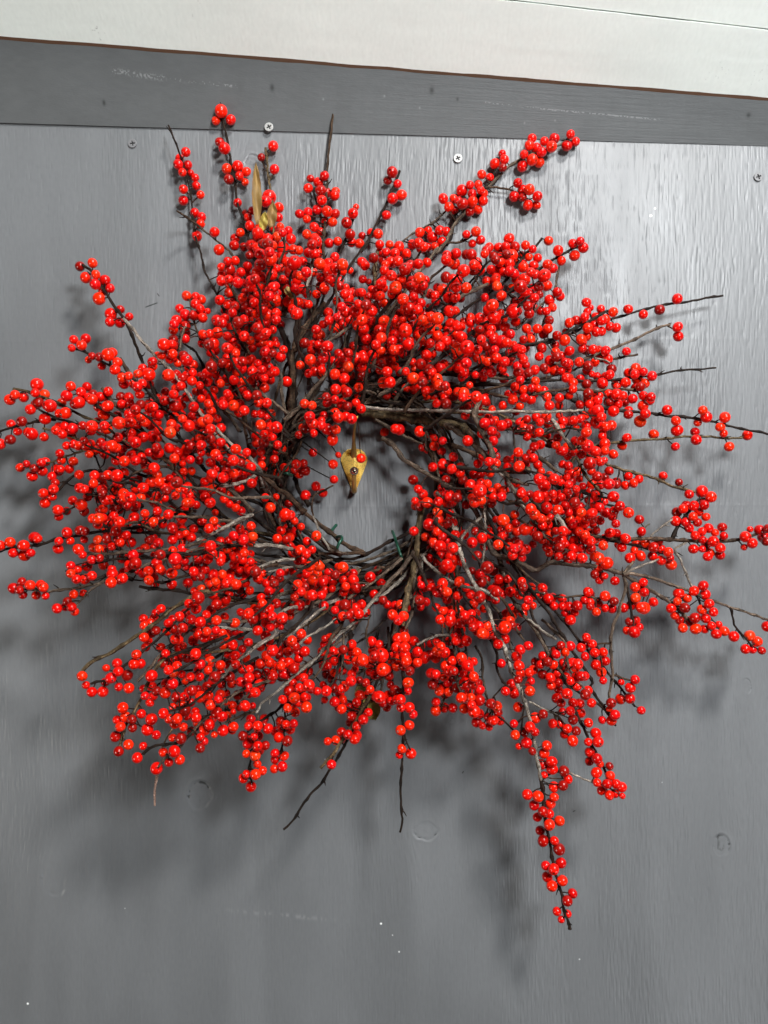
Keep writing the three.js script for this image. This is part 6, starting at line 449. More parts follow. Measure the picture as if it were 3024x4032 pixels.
[0,'o',1.29,1.48,[-4.4,184.1,20.1,-6.2,176.3,21.9,-6.2,162.3,25.3,-5,156.1,26.3],[-7.2,174.8,35.7,3.6,-13.3,172.9,25.4,3.7,0.9,171.6,31.4,3,0.3,166.3,35.3,3.4,-1.9,155.1,42.4,4,-8.7,154.4,31.3,2.9,-4.1,153.4,35.5,3.7,-6.3,152.9,22.7,3.4,-0.1,156.9,25.1,3.2]],
[0,'g',1.16,1.48,[71.5,156.6,36.5,60.9,151.5,38.1,51.5,146.5,39.6,41,135.6,41.6,35.2,123.7,43.4],[60.9,165.9,38.4,4,46.3,157.1,46.4,3.7,48.3,150.4,50.5,3.7,43.8,146.6,40.7,4,48.1,144.6,46.4,3.7,35.7,145.3,35.6,3.4,27.3,134.4,41.8,3.2,31.2,129.9,53.1,3.5,36,126.7,41.2,3.8,30.8,123.6,45.7,3.9,36.4,119.6,42.5,3.7,44,135.4,47,4,44.7,127.8,45.4,3.3]],
[0,'g',1.03,1.36,[-105.4,-92.1,84.6,-113.6,-95.1,85.5],[-112.2,-93,95.8,3.2,-109.4,-93.4,82.9,3.3,-109.9,-98.8,85.3,2.9,-118.9,-101.2,93.6,3,-114.8,-102.6,86.9,2.9]],
[0,'w',0.98,1.14,[-111.7,56.7,60.5,-104.8,48.9,61.5,-97,42.2,62,-89.2,36,56.3,-83.2,28.5,51.9,-82,23.8,44.6,-80.5,17,37.3,-78.1,9.6,30,-74.6,2,22.7],[-87.6,29.5,59.2,3.6,-80.1,9.7,46.6,3,-113,59.2,71.8,3.6,-112.5,47.3,66.6,3.5,-106.5,45.3,64.1,3.3,-95.5,40.5,70,3.6,-108.9,37.4,68.3,3.4,-94.2,32.5,59.4,3,-90.1,39,60.7,3.1]],
[0,'w',0.98,1.14,[-119.5,-18.2,74.1,-106.1,-12.4,71,-86.8,-1.6,57.4],[-107.3,-10.2,70.6,3.1,-96.3,-11.4,51.7,3.3]],
[0,'w',1.09,1.25,[-83.2,26.5,52,-89.1,21.8,57.1,-96.7,18.2,63.9,-106.8,17,68.1],[-114.5,9.8,73.5,3.2,-112,15,61.7,3.6,-102.2,21.9,76.3,3.8,-95.9,24.4,74.2,3.4,-95.7,16.2,57.2,3.5,-87.1,18.9,58.9,3.3,-102.7,24.4,66.8,3.3]],
[0,'g',1.16,1.48,[-101.1,14.9,63.8,-95.2,9.5,59.7,-87.2,0.6,54.8],[-104,8.3,65.5,2.9,-101.8,5.2,58,3,-97.2,2.7,60.3,2.9]],
[0,'b',1.41,1.85,[-83.8,26.7,48,-77.7,21.2,43.6,-71.5,14.5,39.4,-68.5,13.4,36.9,-55.4,-0.5,29],[-73.3,10.4,42.3,2.4,-62.5,-6.1,28.4,3.1]],
[0,'w',1.20,1.35,[-84.1,-21.7,68.3,-74.3,-22,60.2,-61,-24.7,51.7],[-87.5,-16.7,53.2,3.7,-89.1,-17.6,78.9,3.6,-71.7,-18,48.9,3.6,-66.3,-18.9,44.8,3.5,-55.6,-25.6,54.3,3.8,-59.3,-26.2,48.1,3.7]],
[0,'w',0.98,1.04,[-80,-35.5,73.5,-71.6,-32.3,64.3,-59.5,-31.2,54.9],[-88.5,-45.2,74.5,3.2,-85.2,-31.7,73.4,2.6,-85.6,-37.3,70.8,3.5,-80.8,-42.4,73.9,3.1,-51.2,-27.6,59.4,3.4,-58.1,-32.6,46.1,3.4,-80.5,-37.4,83.2,3.6]],
[0,'w',0.65,0.73,[-74.8,-38.8,71.6,-68.2,-37.2,65.1,-60.1,-36,58.6],[-79.1,-39.7,67.2,2.9,-51.5,-41.7,56.6,3,-76.9,-46.7,61.8,3.3,-66.8,-39.4,70.9,3.2]],
[0,'g',1.16,1.48,[-73.1,-58.3,76.1,-66.9,-53.2,74.1,-59,-51.6,68],[-78.9,-55,71.8,3,-75,-51.5,65.5,3.2,-75.9,-57.2,84.9,3.1,-68.5,-58.2,76.9,3.2,-71.2,-60.2,87.5,3.2,-79.5,-61.7,71,3.3,-54.4,-45.5,81.1,3.1,-50.4,-47.5,77.2,3.1,-57.5,-54.5,72,2.8,-69,-44.9,82.4,3.1]],
[0,'b',0.90,1.24,[-58.7,-55.6,61.9,-67.8,-65.8,68,-77,-74,71.4],[-78,-67.7,70.1,3.2,-61.4,-63.2,62.4,3.4,-76.2,-79.6,70.2,3.6]],
[0,'w',0.87,1.04,[-38.3,-61.4,68.2,-46.4,-67.1,74.7,-54.7,-74.2,77.3,-61.9,-80.2,79.8],[-40.7,-54.1,65.4,3.2,-52.7,-77.5,76.4,3.3,-56.9,-79.5,90.8,3.5]],
[0,'w',0.87,0.93,[-30.6,-68.8,69.8,-38,-73.9,72.1,-47.5,-78.9,74.5,-53.8,-83.9,76.6],[-26.6,-66.6,74.2,3.2,-50.7,-89,74.8,3.5,-56.1,-85.1,79.1,3.2,-56.1,-84.2,65.5,3]],
[0,'w',0.76,0.83,[-79.2,-82.6,84.4,-74.2,-80.3,82.7,-66.1,-75.9,80],[-69,-87.8,73.2,3.2]],
[0,'g',0.64,0.87,[-27.3,-104.3,71.5,-26.3,-89.5,69.7,-26.3,-78.8,68.5,-29.7,-69.1,67.5],[-32,-64.1,64.5,3.1,-17.3,-94.7,78.9,3.5,-20.5,-103,77.5,3.1,-25.9,-87.5,77.4,3.2,-26.5,-110.4,85.2,2.9]],
[0,'b',0.51,0.62,[-10.1,-88.4,63.3,-11.8,-79.7,62.6,-9.1,-68.1,58.8],[-8.3,-85.1,59.9,3.5,-12.3,-67.6,47.9,3.4,-20.1,-72.1,51.9,3.3]],
[0,'g',0.90,1.24,[14.1,-76.4,62.7,17.4,-68.8,62.2,21,-55.2,55.1],[24.6,-48,60.3,2.8,23.1,-56.9,69.3,3.6,24.1,-62.4,60.3,2.8,13.2,-82.1,63.8,4]],
[0,'g',1.16,1.48,[0.9,-93.8,63.9,5.3,-83,63,8.6,-69.9,62.1],[5.5,-66.3,69.9,3.7,12.6,-67.4,68.3,3.6,9.1,-68.9,75.4,3.5,8.8,-81.4,69.9,3.7,3,-92.3,68.9,3.1]],
[0,'g',0.77,1.11,[-17.8,-105.5,65.4,-10.1,-100.3,64.3,-4.6,-97.1,64.1],[-7.6,-93.2,78.1,3.1,-10,-96.8,74,3.1,-5.6,-103.1,77.2,3.5,-18.6,-101.1,71.1,2.5]],
[0,'g',1.16,1.48,[-8.1,-60,52.4,-1.4,-52.6,47.4,5.5,-45.1,43.2,14.7,-36.1,39.9,20.6,-27.1,36.7],[-5.3,-59.2,48.4,3.2]],
[0,'g',0.90,1.11,[-23.9,-58,49.8,-14,-51.9,43.7,-1.4,-43.2,38.2,12.5,-31.9,34.1],[-25.7,-50.1,49,3.2,-20.9,-46.3,42,4.1,-18.8,-50.9,48.1,4,-27.1,-54.2,44.2,3.4,-26.1,-62.2,52.6,4.1,-15.4,-62.8,42.4,3.4,-21.5,-66.9,54.7,2.9,-19.2,-64.4,47.5,3.4]],
[0,'d',0.64,0.74,[93.2,62.4,50.2,86.8,54.4,51.3,87.4,39.5,54.2,85.9,26,56.8],[88.2,59,59.5,2.1,89.2,54.8,47.4,2.9,82.6,59.1,49.7,3.7,94.4,36.4,52.4,2.9,95.8,54.4,61.3,3.3,97.7,35.7,47.6,3.1,89.2,36.4,40.5,3.4]],
[0,'b',1.16,1.36,[112.1,26.2,68.8,106,31.2,67.2,100.8,35.6,65.9],[98.9,43,58.8,3.5,94.7,34,77.3,3.3,111.7,18.7,80.2,2.4,119.2,22.7,62,3]],
[0,'g',1.03,1.24,[94,17.5,67.2,87.6,19.2,66.3,81.2,21.4,65.4],[97.5,20.7,82,3.7,102.8,16.8,71.8,4.2,82.1,19.5,59.6,3.2]],
[1,'b',1.36,1.61,[-93.1,32.1,14,-78.7,22.4,14,-65.4,7.9,14,-50.9,-5.3,14,-36.5,-16.2,14,-25.6,-24.6,14,-14.7,-28.5,14],[]],
[1,'d',1.11,1.36,[-86.8,24.8,8,-82,4.4,8,-63.7,-9.1,8,-45.4,-23.7,8,-30.7,-32.2,8],[]],
[1,'b',1.24,1.36,[-46.8,-29.6,20,-38.4,-29.4,20,-30.1,-29.4,20,-20.5,-29.1,20,-13.4,-29.7,20],[]],
[1,'d',0.99,1.24,[-41.1,-33.6,16,-20.7,-33,16,-8.7,-28.2,16,3.3,-21.5,16,15.4,-16.1,16,26.2,-8.9,16],[]],
[1,'g',0.87,1.11,[-32.6,-37.6,18,-15.8,-35.2,18,-1.5,-30.4,18,10.5,-25.7,18,22.5,-17.3,18],[-32.3,-38.4,23.8,2.7]],
[1,'b',0.99,1.11,[-25.7,-44.1,12,-6.3,-36.8,12,7,-30.8,12,20.3,-23.5,12,27.6,-13.8,12],[]],
[1,'g',0.87,0.99,[-20.7,-49.8,16,-6.3,-43.8,16,5.7,-35.4,16,17.8,-28.2,16,25,-18.5,16],[]],
[1,'o',2.97,3.09,[-15.5,69.3,30,3.3,67.7,30,20.8,64.8,30,38.4,62.5,30,50.1,60.3,30,57.7,56.6,30],[]],
[1,'b',1.48,2.84,[78.8,31.1,26,74.1,37,26,67,42.9,26,62.3,52.3,26,57,57.6,26],[86.6,36.5,24.4,3.4]],
[1,'d',1.24,1.61,[-25.4,80.6,18,-1.5,84.2,18,27.3,83,18,57.2,77,18,75.2,72.2,18],[72.5,77,24.9,3,35,80.9,24.1,3.7]],
[1,'d',1.61,1.61,[-33.1,75.7,10,-8.8,75.7,10,15.5,73.3,10,39.8,69.6,10,64.1,61.1,10,76.3,46.5,10],[-32.6,75.8,9,4]],
[1,'d',1.11,1.36,[-15.7,75.3,22,-1.4,81.2,22,15.2,86,22,33,86,22,56.8,86,22],[20.2,88.7,22.3,3.6,26.6,87.2,19.6,3.6,53,85.4,23.5,3.7]],
[1,'d',1.36,1.36,[-45.5,61.6,6,-33.3,68.9,6,-16.2,72.6,6,9.5,61.6,6,27.9,49.3,6,37.7,34.6,6,38.9,30.1,6],[0.3,57.7,8.1,3.3,31.6,45.1,4.8,2.7]],
[1,'d',1.36,1.36,[43.6,27.5,8,42.4,10.5,8,37.5,-4.2,8,27.8,-18.8,8,15.6,-28.6,8],[]],
[1,'b',1.24,1.48,[48.7,31.7,20,52.2,17.4,20,51,0.7,20,48.7,-11.2,20,41.5,-23.2,20,29.6,-32.7,20],[36.2,-31.7,22.4,3.2]],
[1,'d',1.48,1.48,[37.4,33.5,10,37.4,15.3,10,35,-0.5,10,28.9,-12.7,10],[33.5,-4.1,14.8,3.7]],
[1,'d',1.36,1.61,[-69.3,64.5,12,-71.7,46.4,12,-70.5,30.6,12,-65.6,32.2,12,-62,17.6,12,-53.5,4.3,12],[]],
[1,'d',1.11,1.36,[-57.8,61.6,6,-67.6,46.9,6,-74.9,34.6,6,-73.7,35,6,-72.5,19.1,6,-60.2,3.2,6],[]],
[1,'d',1.24,1.48,[-78.4,53.3,16,-79.6,36.4,16,-79.6,33.1,16,-74.8,18.7,16],[-78.1,35.1,18.3,3.6]],
[1,'d',0.99,1.24,[-75.6,-11.4,10,-57.4,-23.6,10,-35.5,-34.5,10,-11.2,-38.2,10,9.5,-34.5,10],[]],
[1,'d',1.11,1.36,[-70,-18.9,6,-45.5,-33.6,6,-21.1,-43.3,6,3.4,-43.3,6,21.8,-36,6,37.7,-23.8,6],[]],
[1,'b',0.99,1.24,[-54,-12.4,20,-40.8,-22,20,-32.5,-27.9,20],[]],
[1,'g',0.87,0.99,[-44.1,-19.5,24,-39.3,-26,24,-34.6,-27.7,24,-25.1,-29.5,24],[]],
[1,'w',0.74,0.87,[-49.8,-2.9,26,-46.3,-11.1,26,-41.6,-20.6,26,-38,-26.5,26],[-46.6,-16.5,35.9,3.8]],
[1,'d',0.86,1.07,[45.2,11.4,23.2,45.5,-5.9,26.4,38.4,-21.1,28.1,24.8,-31.3,27.5,8.8,-37.6,24.8,-6.5,-43.3,21.4,-21.5,-47.7,18.8,-37.8,-46.1,18.3,-54.4,-36.3,20],[-4.4,-40.4,29.3,3.2,-45.4,-42.5,18,3.7,43.8,7.6,22,3.1,46.3,-5.4,26.9,3.5,41,-16.8,32.4,3.7]],
[1,'d',0.70,0.88,[55.1,1.1,33,49.8,-15.6,33.7,37.9,-28.4,32.1,23,-37.8,29,8.3,-46.4,25.7,-6.3,-54.4,23.9,-22.6,-57.4,24.3,-40.1,-52.1,26.9,-55.9,-40.8,30.3],[42.9,-20.2,37.8,3.2,-54.4,-42.1,31.2,2.8,-28.8,-58.4,26.1,3.6,-22,-55.2,23.9,3.5,39.9,-24.2,33.4,3.4]],
[1,'d',0.98,1.22,[-73.3,-2.9,31.9,-72.8,9.8,29.5,-68.8,21.8,26.1,-64.9,33.2,23.3,-62.4,45.6,22.4,-59.2,57.4,23.8,-52.2,65.2,27,-40.9,68,30.3,-28,69.1,32.2],[-60.1,27,21,3.8,-55.2,29,26.1,3.8]],
[1,'g',1.16,1.45,[-74,-6.9,7.8,-73.7,8.6,4.4,-72.5,23.4,2.3,-71.7,38.9,2.4,-68.9,54.3,4.7,-60.8,66,8.1,-47.1,71.7,11,-31.1,74.3,12.1,-16.3,77.2,10.7],[-55.1,68.7,8.5,3.2]],
[1,'b',0.89,1.11,[14.6,-44.9,13.1,5.1,-48.6,11.9,-3.9,-54.1,13.1,-13.8,-58.3,16,-24.8,-57.4,19.4,-35.4,-51.8,21.6,-44.1,-45.4,21.6,-51.1,-41.1,19.4,-58.5,-37.7,16.1],[]],
[1,'g',0.87,1.09,[48.6,34.3,7,53.7,18.7,9.1,56.7,1.6,12.4,53.8,-14.7,15.5,43.9,-27.5,16.8,29.6,-36.9,15.8,14.7,-46,12.9,0.6,-55.3,9.5,-14.1,-60.8,7.2],[]],
[1,'g',0.68,0.85,[-67.9,48.4,21.7,-63.2,61.2,25.1,-54,70.7,27.6,-40.9,74.9,27.9,-27,75.8,26,-14.3,77.1,22.7,-2.3,79.1,19.6,10.7,77.6,18.1,24.5,69.6,19],[]],
[1,'b',1.18,1.47,[-13.1,-50.2,13.8,-24.9,-50.6,15.4,-35.9,-45.5,14.8,-44.5,-38,12.1,-51.7,-31.9,8.6,-59.6,-26.7,6.1,-69.2,-19.4,5.6,-78.2,-8.6,7.4,-82.9,3.6,10.6],[]],
[1,'g',0.85,1.06,[-67.3,-23.8,31.9,-72.1,-11.4,30.2,-72.5,1.6,27,-71.5,13.9,23.8,-71.7,26.6,22,-72.4,40.1,22.5,-70,52,25.1,-62.3,59.9,28.6,-50.2,65.1,31.2],[-67.3,5.7,22.8,3.2,-70.5,-12.8,38.9,3.3,-71.7,44.3,23.3,3.2,-65.5,-23.9,30.2,3.5,-63.6,-28.6,34.2,3.2]],
[1,'d',0.80,1.00,[49.6,-12.5,16.5,40.1,-21.3,13.1,31.3,-29.8,10.3,24,-39.7,9.5,16.7,-49.2,11,7.2,-54.5,14.1,-4.8,-54.1,17.4,-17.1,-51.3,19.3,-28.1,-50,18.9],[-23.6,-50.6,19.5,3.3]],
[1,'g',0.68,0.86,[-75.7,3.5,10,-74.8,16.4,7.9,-75.3,29.4,8.1,-75.7,43.2,10.5,-72.3,55.5,13.9,-63.4,63.9,16.7,-50.6,69,17.7,-37.4,74.3,16.3,-25.4,81.2,13.2],[]],
[1,'d',1.11,1.38,[14,-30.9,7.5,2.4,-39.3,8.7,-11.1,-46,11.6,-26.9,-46.4,15,-42.2,-39.1,17.2,-53.5,-28,17.1,-60.4,-16.8,14.9,-65.7,-5.2,11.5,-71.5,9.4,8.6],[-63.4,-14,11.5,4.3]],
[1,'d',0.86,1.08,[-78.6,40.3,9.1,-75.7,55.7,12.4,-68,69.1,15.5,-54.9,77.3,16.8,-39.2,80.9,15.7,-24,83.6,12.8,-9.9,87,9.4,4.7,87.7,7.1,20.5,81.5,7],[]],
[1,'b',1.17,1.46,[-28.5,90.5,13.1,-13.2,93.3,15.5,2.1,89.3,15.8,15,80.9,13.8,25,72.4,10.5,34.5,64.4,7.4,45.1,54,6,55.2,39.6,6.9,60.9,23.5,9.8],[-24.5,97.7,16.5,3.9]],
[1,'b',1.19,1.49,[4.5,-51.4,33.6,-14.8,-52.8,32.8,-32.7,-47,30.1,-47.4,-38.4,26.7,-60.4,-28.6,24.2,-72.9,-15.1,23.7,-82.9,3.1,25.6,-85.7,22.5,28.9,-79.3,39.5,32],[-83.9,30.6,29.3,2.9,-83.8,41,42.3,3.2,-49.7,-26.1,33.8,3.1,-45.8,-42,38.5,3.5,-40.3,-45.9,40.1,3.1,-28,-46.8,36.3,3.1,-68.5,-11.5,19.1,3.5,-57,-33.5,27.6,3.3,-36.1,-47,35.7,3.3,-38.7,-42.3,27.6,3.4,-6.9,-56.9,33.3,3.3]],
[1,'d',0.69,0.86,[37.6,55.9,15.2,41.3,40.9,11.9,41.7,26.2,8.7,42.2,11.5,7,42.8,-4.5,7.6,40.3,-19.8,10.2,31.7,-30.7,13.6,17.8,-36.8,16.2,2.1,-41.6,16.8],[]],
[1,'g',0.82,1.02,[-81.3,24.1,11.9,-76.3,34.7,9.1,-73,45.6,8.3,-70.9,57.3,9.9,-66.7,67.5,13,-58.5,73.4,16.3,-47.1,75.9,18.2,-35,78.6,17.7,-24.2,83.7,15.2],[-29.6,81.1,16.4,3.6]],
[1,'b',0.54,0.67,[-7.4,81.2,14.8,5.2,78.9,15.1,19,75.8,17.5,32.7,68.3,20.9,42.9,55.8,23.7,47.3,41.6,24.6,47,28.3,23.2,45.3,15,20.1,44.8,0.5,16.8],[]],
[1,'d',0.47,0.59,[-34.3,81.5,14.6,-24.6,86.9,17.6,-13.4,89.6,21,-1.8,86.8,23.1,8.4,80.2,23,16.3,74.1,20.7,23.5,69.9,17.3,32,65.3,14.4,42.1,57.1,13.3],[]],
[1,'g',0.47,0.59,[46.8,-12.9,25,38.9,-31.5,28,23.4,-44.3,29.2,3.7,-49.4,28.1,-15.9,-49.9,25.2,-33.7,-48.8,21.8,-51.1,-43.9,19.5,-68.4,-31.5,19.5,-82.2,-12.7,21.7],[-60,-44.7,19.3,3,-2,-50,26.8,3.6,37,-35.5,31.5,3.2,-50.9,-42.8,22.3,3.5,43.7,-27.9,27.1,3.9,41.3,-40.3,32.7,3.6]],
[1,'b',0.52,0.65,[-69.2,44.1,40.4,-65.3,50.1,40.6,-58.3,53.8,38.6,-50.9,57,35.3,-45.1,62.4,32.2,-40.9,69.3,30.8,-36.6,74.2,31.8,-30.6,74.6,34.6,-23.2,71.9,38.1],[-71.5,45.1,48.4,3.1]],
[1,'b',0.82,1.03,[23.4,74.3,25.3,32.3,62.4,22.5,37.5,49.5,19.1,41.9,37,16.6,47.3,23.3,16.2,51.7,7.8,18.1,51,-6.9,21.4,43.5,-18.6,24.6,31,-28.4,26.1],[45.8,34,15.4,3.4,36.8,-26.8,26.3,3.3]],
[1,'d',0.84,1.05,[-80.1,30.3,34.8,-74.3,38.1,31.6,-70.3,46.3,29.9,-68.5,55.7,30.6,-66.2,64.4,33.2,-61,69.9,36.7,-52.6,72,39.3,-42.7,74.1,39.8,-33.6,78.8,38],[]],
[1,'g',0.56,0.70,[-45.6,65.8,22.1,-32.7,72.2,21.4,-19.2,78.1,23,-3.5,79.6,26.2,12.6,73.5,29.4,25.2,61.8,31.2,32.4,49.1,30.7,35.9,36.7,28.1,38.9,22.7,24.7],[34.9,46,30.1,3.4,33.9,31.4,27.3,3.6]],
[1,'g',0.49,0.61,[-70.3,19.3,27.4,-72.7,27,29.8,-74.8,35.2,33.2,-73.4,42.4,36,-67.8,47.6,36.9,-60,52,35.4,-53,58.2,32.3,-48.1,66.2,29,-44.2,72.9,27.1],[-73.7,42,36.5,3.2]],
[1,'b',0.53,0.66,[41.5,1.2,10.1,42.4,-9.2,13.4,39,-18.1,15.5,31.1,-23.9,15.4,21.2,-28.3,13,12.1,-34,9.6,4.7,-41.7,6.8,-2.7,-47.4,5.8,-11.6,-47.8,7.1],[-6.4,-47.7,5,3.2,41.8,-1.4,13.6,3.3,39.2,-8.7,15.2,3.7]],
[1,'d',0.67,0.83,[-30.4,80.6,47.7,-20.7,82.6,48.9,-10.9,80,47.7,-2.4,76,44.8,5.3,74,41.4,13.6,73.2,39.2,23.5,70.2,39.2,33.3,62.8,41.4,40.3,52.7,44.8],[-26.5,88.7,54.4,3.8,-0.4,85.6,55.7,3.9,-17.2,83.5,48.9,3.2,-24.5,78.5,62.4,3.9,-18.7,72.5,54,3.1]],
[1,'b',0.73,0.91,[-74.7,44.3,21.2,-63.5,56.8,19.2,-49.3,65.3,15.8,-35.4,72.5,12.8,-21.6,79.4,11.4,-6.2,82,12.5,10.6,76.6,15.4,25.2,64.7,18.8,34.2,51.4,21.1],[34.8,52,22.7,3.3]],
[1,'g',0.84,1.05,[-4.6,83.8,34.9,1.4,79.3,31.5,7.2,76.7,29.1,14.2,76.3,28.8,22.6,75,30.7,30.7,69.9,34,36.2,62,37.1,38.3,54.3,38.6,38.6,48.8,37.7],[1.5,80.6,34.1,3.5,39.9,48.5,41.5,3]],
[1,'b',0.39,0.49,[-73.5,52.4,19,-62,65.9,17.4,-49.8,78.9,18.1,-35.1,89.1,20.8,-16.9,91.8,24.2,2,86.3,26.8,17.8,76.9,27.2,29.5,67,25.4,39.1,55.8,22.1],[-15.5,95.5,28.5,3.3]],
[1,'b',0.74,0.92,[-77,35.3,8.2,-75.1,47.5,9.8,-72.4,60.1,13,-65.7,70.1,16.3,-54.8,75.6,18,-41.7,78.3,17.5,-29.3,81.9,14.9,-17.9,87.2,11.4,-6.2,90.1,8.8],[]],
[1,'b',0.56,0.69,[42.3,17.2,16.6,45.1,1.8,20.1,42.1,-13.2,22.8,32.4,-24.5,23.6,18.6,-31.7,22.1,4.5,-38,18.9,-8.7,-44.8,15.7,-22.4,-48.4,13.8,-37.8,-44.8,14.2],[36.3,-18.1,24.1,3.5]],
[1,'g',0.81,1.01,[-62.8,60.3,37.5,-58,67.1,39.6,-50.2,70.4,39.4,-41.1,71.5,37,-32.8,73.9,33.6,-25.6,78.9,30.7,-18.4,83.4,29.8,-10,83.5,31.2,-1.1,78.8,34.3],[]],
[1,'g',0.64,0.80,[-84.4,-4.8,21.3,-85,6.7,20.1,-81.5,17.8,17.1,-77.4,28.2,13.7,-75.3,39.3,11.5,-74.6,51,11.6,-72.3,60.8,13.9,-65.7,66.9,17.3,-55.3,70.6,20.2],[]],
[1,'b',0.79,0.99,[-73,22.5,37.9,-67.2,31.3,34.6,-61.4,39.5,31.6,-57.7,48.6,30.3,-54.8,58.3,31.4,-50.1,65.4,34.3,-41.9,67.9,37.7,-31.7,67.8,40,-21.7,69,40],[-50.2,41.9,22.4,3.3,-55.8,33.7,31.3,3.2]],
[1,'d',0.51,0.64,[14.6,-45.3,9.5,2.9,-48.1,7.1,-7.9,-52.6,6.8,-19.4,-56.7,8.8,-32.1,-56.1,12.2,-44.4,-49.6,15.3,-54.1,-40.6,16.7,-60.7,-32.6,15.7,-66.4,-25.8,12.9],[]],
[1,'g',0.44,0.56,[-66.4,26.8,28,-65.9,34.3,28.7,-66.8,42.5,31.4,-66,50,34.9,-61.3,54.8,37.4,-53.5,57.6,37.8,-45.2,61.1,35.9,-38.3,67.3,32.6,-32.8,74,29.5],[-63,29.1,26.4,2.8,-69.6,30.9,28.4,3.3]],
[1,'b',0.64,0.80,[-31.4,75.3,8.6,-17.1,80.9,11.8,-0.8,80.9,15,14.5,73.3,16.7,25.6,61.4,16.1,32,49.3,13.5,36.6,37.1,10,41.8,22.5,7.4,45.9,5.9,6.9],[]],
[1,'b',0.74,0.93,[-84,25.2,16.3,-84.8,36.5,19,-80.4,46.4,19.8,-71.9,54.1,18.2,-62.4,61.3,15,-54.4,70.2,11.7,-47.6,79.6,9.9,-40,85.7,10.4,-30.1,86,12.9],[]],
[1,'d',0.77,0.96,[-82.9,44.7,24,-75.3,57,23.7,-63.5,65.8,21.3,-50.7,72.9,17.9,-39,80.9,15.1,-27.3,88.5,14.2,-13.9,91.1,15.6,0.9,86.7,18.7,14.4,78.2,22.1],[7.5,83.9,19.9,3.8,-77.2,51.3,33,3.4,-28.5,88.2,16,3.1,-80,56.7,31.3,3.1,-83.5,48.3,33,3.8]],
[1,'d',0.59,0.73,[-40.1,83.4,43.9,-31.5,82.9,40.9,-23.6,82.4,37.6,-16.3,84.6,35.5,-8.8,87.8,35.6,-0.4,88.2,37.9,8.2,83.8,41.3,15.2,77.1,44.2,20.2,72,45.2],[23.4,83,47.8,3.8]],
[1,'b',0.40,0.51,[30.8,-25.7,10.2,19.8,-32.1,7.2,10.1,-39.3,6,0.5,-47.2,7.1,-10.8,-51.6,10,-23.7,-49.6,13.4,-35.8,-43.1,15.6,-45.3,-36.6,15.7,-52.9,-31.7,13.5],[]],
[1,'b',0.46,0.57,[-63.4,41.6,40.1,-60.7,47.4,39.9,-59.7,54.5,41.9,-58.1,60.9,45.3,-53.8,64.3,48.3,-46.9,65,49.7,-39.3,66.3,48.7,-32.6,70.5,45.8,-27.2,76.3,42.4],[-28.2,72,50.2,3.8,-24.4,70,55.9,3.5,-25.5,63.5,54.9,3.4,-32.2,64.9,61.3,3.6,-39.9,64,55.4,3,-40.9,59.7,63.2,2.8,-54.1,55.8,58.7,2.5]],
[1,'g',0.38,0.47,[-71.3,5.2,3.6,-76.2,17.3,6.3,-78.7,30.5,9.8,-75.7,42.7,12.2,-66.8,51.9,12.6,-55.3,59.5,10.6,-44.4,68.2,7.3,-34.7,77.4,4.2,-24.1,82.8,2.7],[]],
[1,'g',0.51,0.64,[-55.5,61.2,36.7,-49.6,69.6,39.9,-40.6,74,41.5,-29.9,74.2,40.9,-19.7,73.5,38.2,-10.6,74.9,34.8,-1.4,77.1,32.2,9.1,75.9,31.7,20,69.2,33.5],[]],
[1,'d',0.38,0.47,[-79,11.8,23.3,-78.9,25.5,24,-72.6,37.7,22.3,-63.1,48,19.2,-54.1,58.4,15.9,-46,69.5,14.1,-36.6,77.9,14.7,-24.4,79.7,17.2,-10.5,75.9,20.7],[-76.2,27.5,21.5,3.2,-25.1,77.1,18.6,3,-16.5,78.5,19.6,3.7,-48.7,67.5,15.3,3.6]],
[1,'d',0.50,0.63,[-45,82.4,38,-33.6,83.7,35.6,-22.7,83.1,32.1,-12.8,84.2,29.4,-2.6,86.4,28.5,8.8,85.8,30,20.2,79.9,33.2,29.5,70.4,36.5,35,61.3,38.4],[15.2,85.9,30.6,3.3]],
[1,'b',0.45,0.56,[35.5,-11.6,16.1,23.5,-22.1,12.8,11.8,-31.4,10.7,0,-40.7,10.9,-14,-46.2,13.2,-30.1,-43.9,16.6,-44.9,-34.8,19.5,-55.1,-23.9,20.5,-61,-13.3,19.1],[-59.3,-10.6,16.2,3.1,-53.6,-20.4,30,3.2,32.7,-10.9,21.2,3.6,-25.5,-44.3,16.4,3.8]],
[1,'g',0.46,0.58,[-75.9,30.8,39.5,-72.1,40.4,38.4,-70,50.9,39.6,-67.3,61.3,42.5,-61.4,68.7,45.9,-51.8,72.2,48.1,-40.7,74.5,48,-30.2,78.6,45.8,-20.8,84.3,42.4],[-37.5,72.2,56.8,3.4,-80.5,46.7,49.3,3.8,-74.1,35.6,46,3.3]],
[1,'b',0.71,0.89,[-27.9,80.6,10.3,-15.8,84.5,12.4,-2.3,86.1,15.8,11.6,81.9,18.8,23,72.5,20.1,30.5,61.9,19,35.4,52.5,16.1,40.8,42.9,12.7,47.7,30.6,10.5],[32.1,55.7,17.6,3.2,41.1,43.6,15.6,3.5]],
[1,'d',0.81,1.01,[-70.9,47.6,22,-69.7,56.7,25.4,-65.3,63.8,27.8,-57.4,67.6,28.1,-48,70,26.1,-39.3,74.2,22.8,-32.1,80.6,19.7,-25,85.7,18.3,-16.6,85.8,19.2],[]],
[1,'b',0.90,1.12,[50.5,-9.2,31.5,46.8,-20.3,33.1,38.3,-28.5,32.3,27.3,-34.2,29.6,16.9,-40.5,26.2,7.7,-48.5,23.7,-1.5,-55.1,23.2,-12.3,-56.3,25.1,-24.1,-52.2,28.4],[43.3,-24.7,42.1,3.3,38.6,-29.2,42.1,3.4,30.7,-32.4,31.2,3.8,39.9,-33.2,36.8,3.5]],
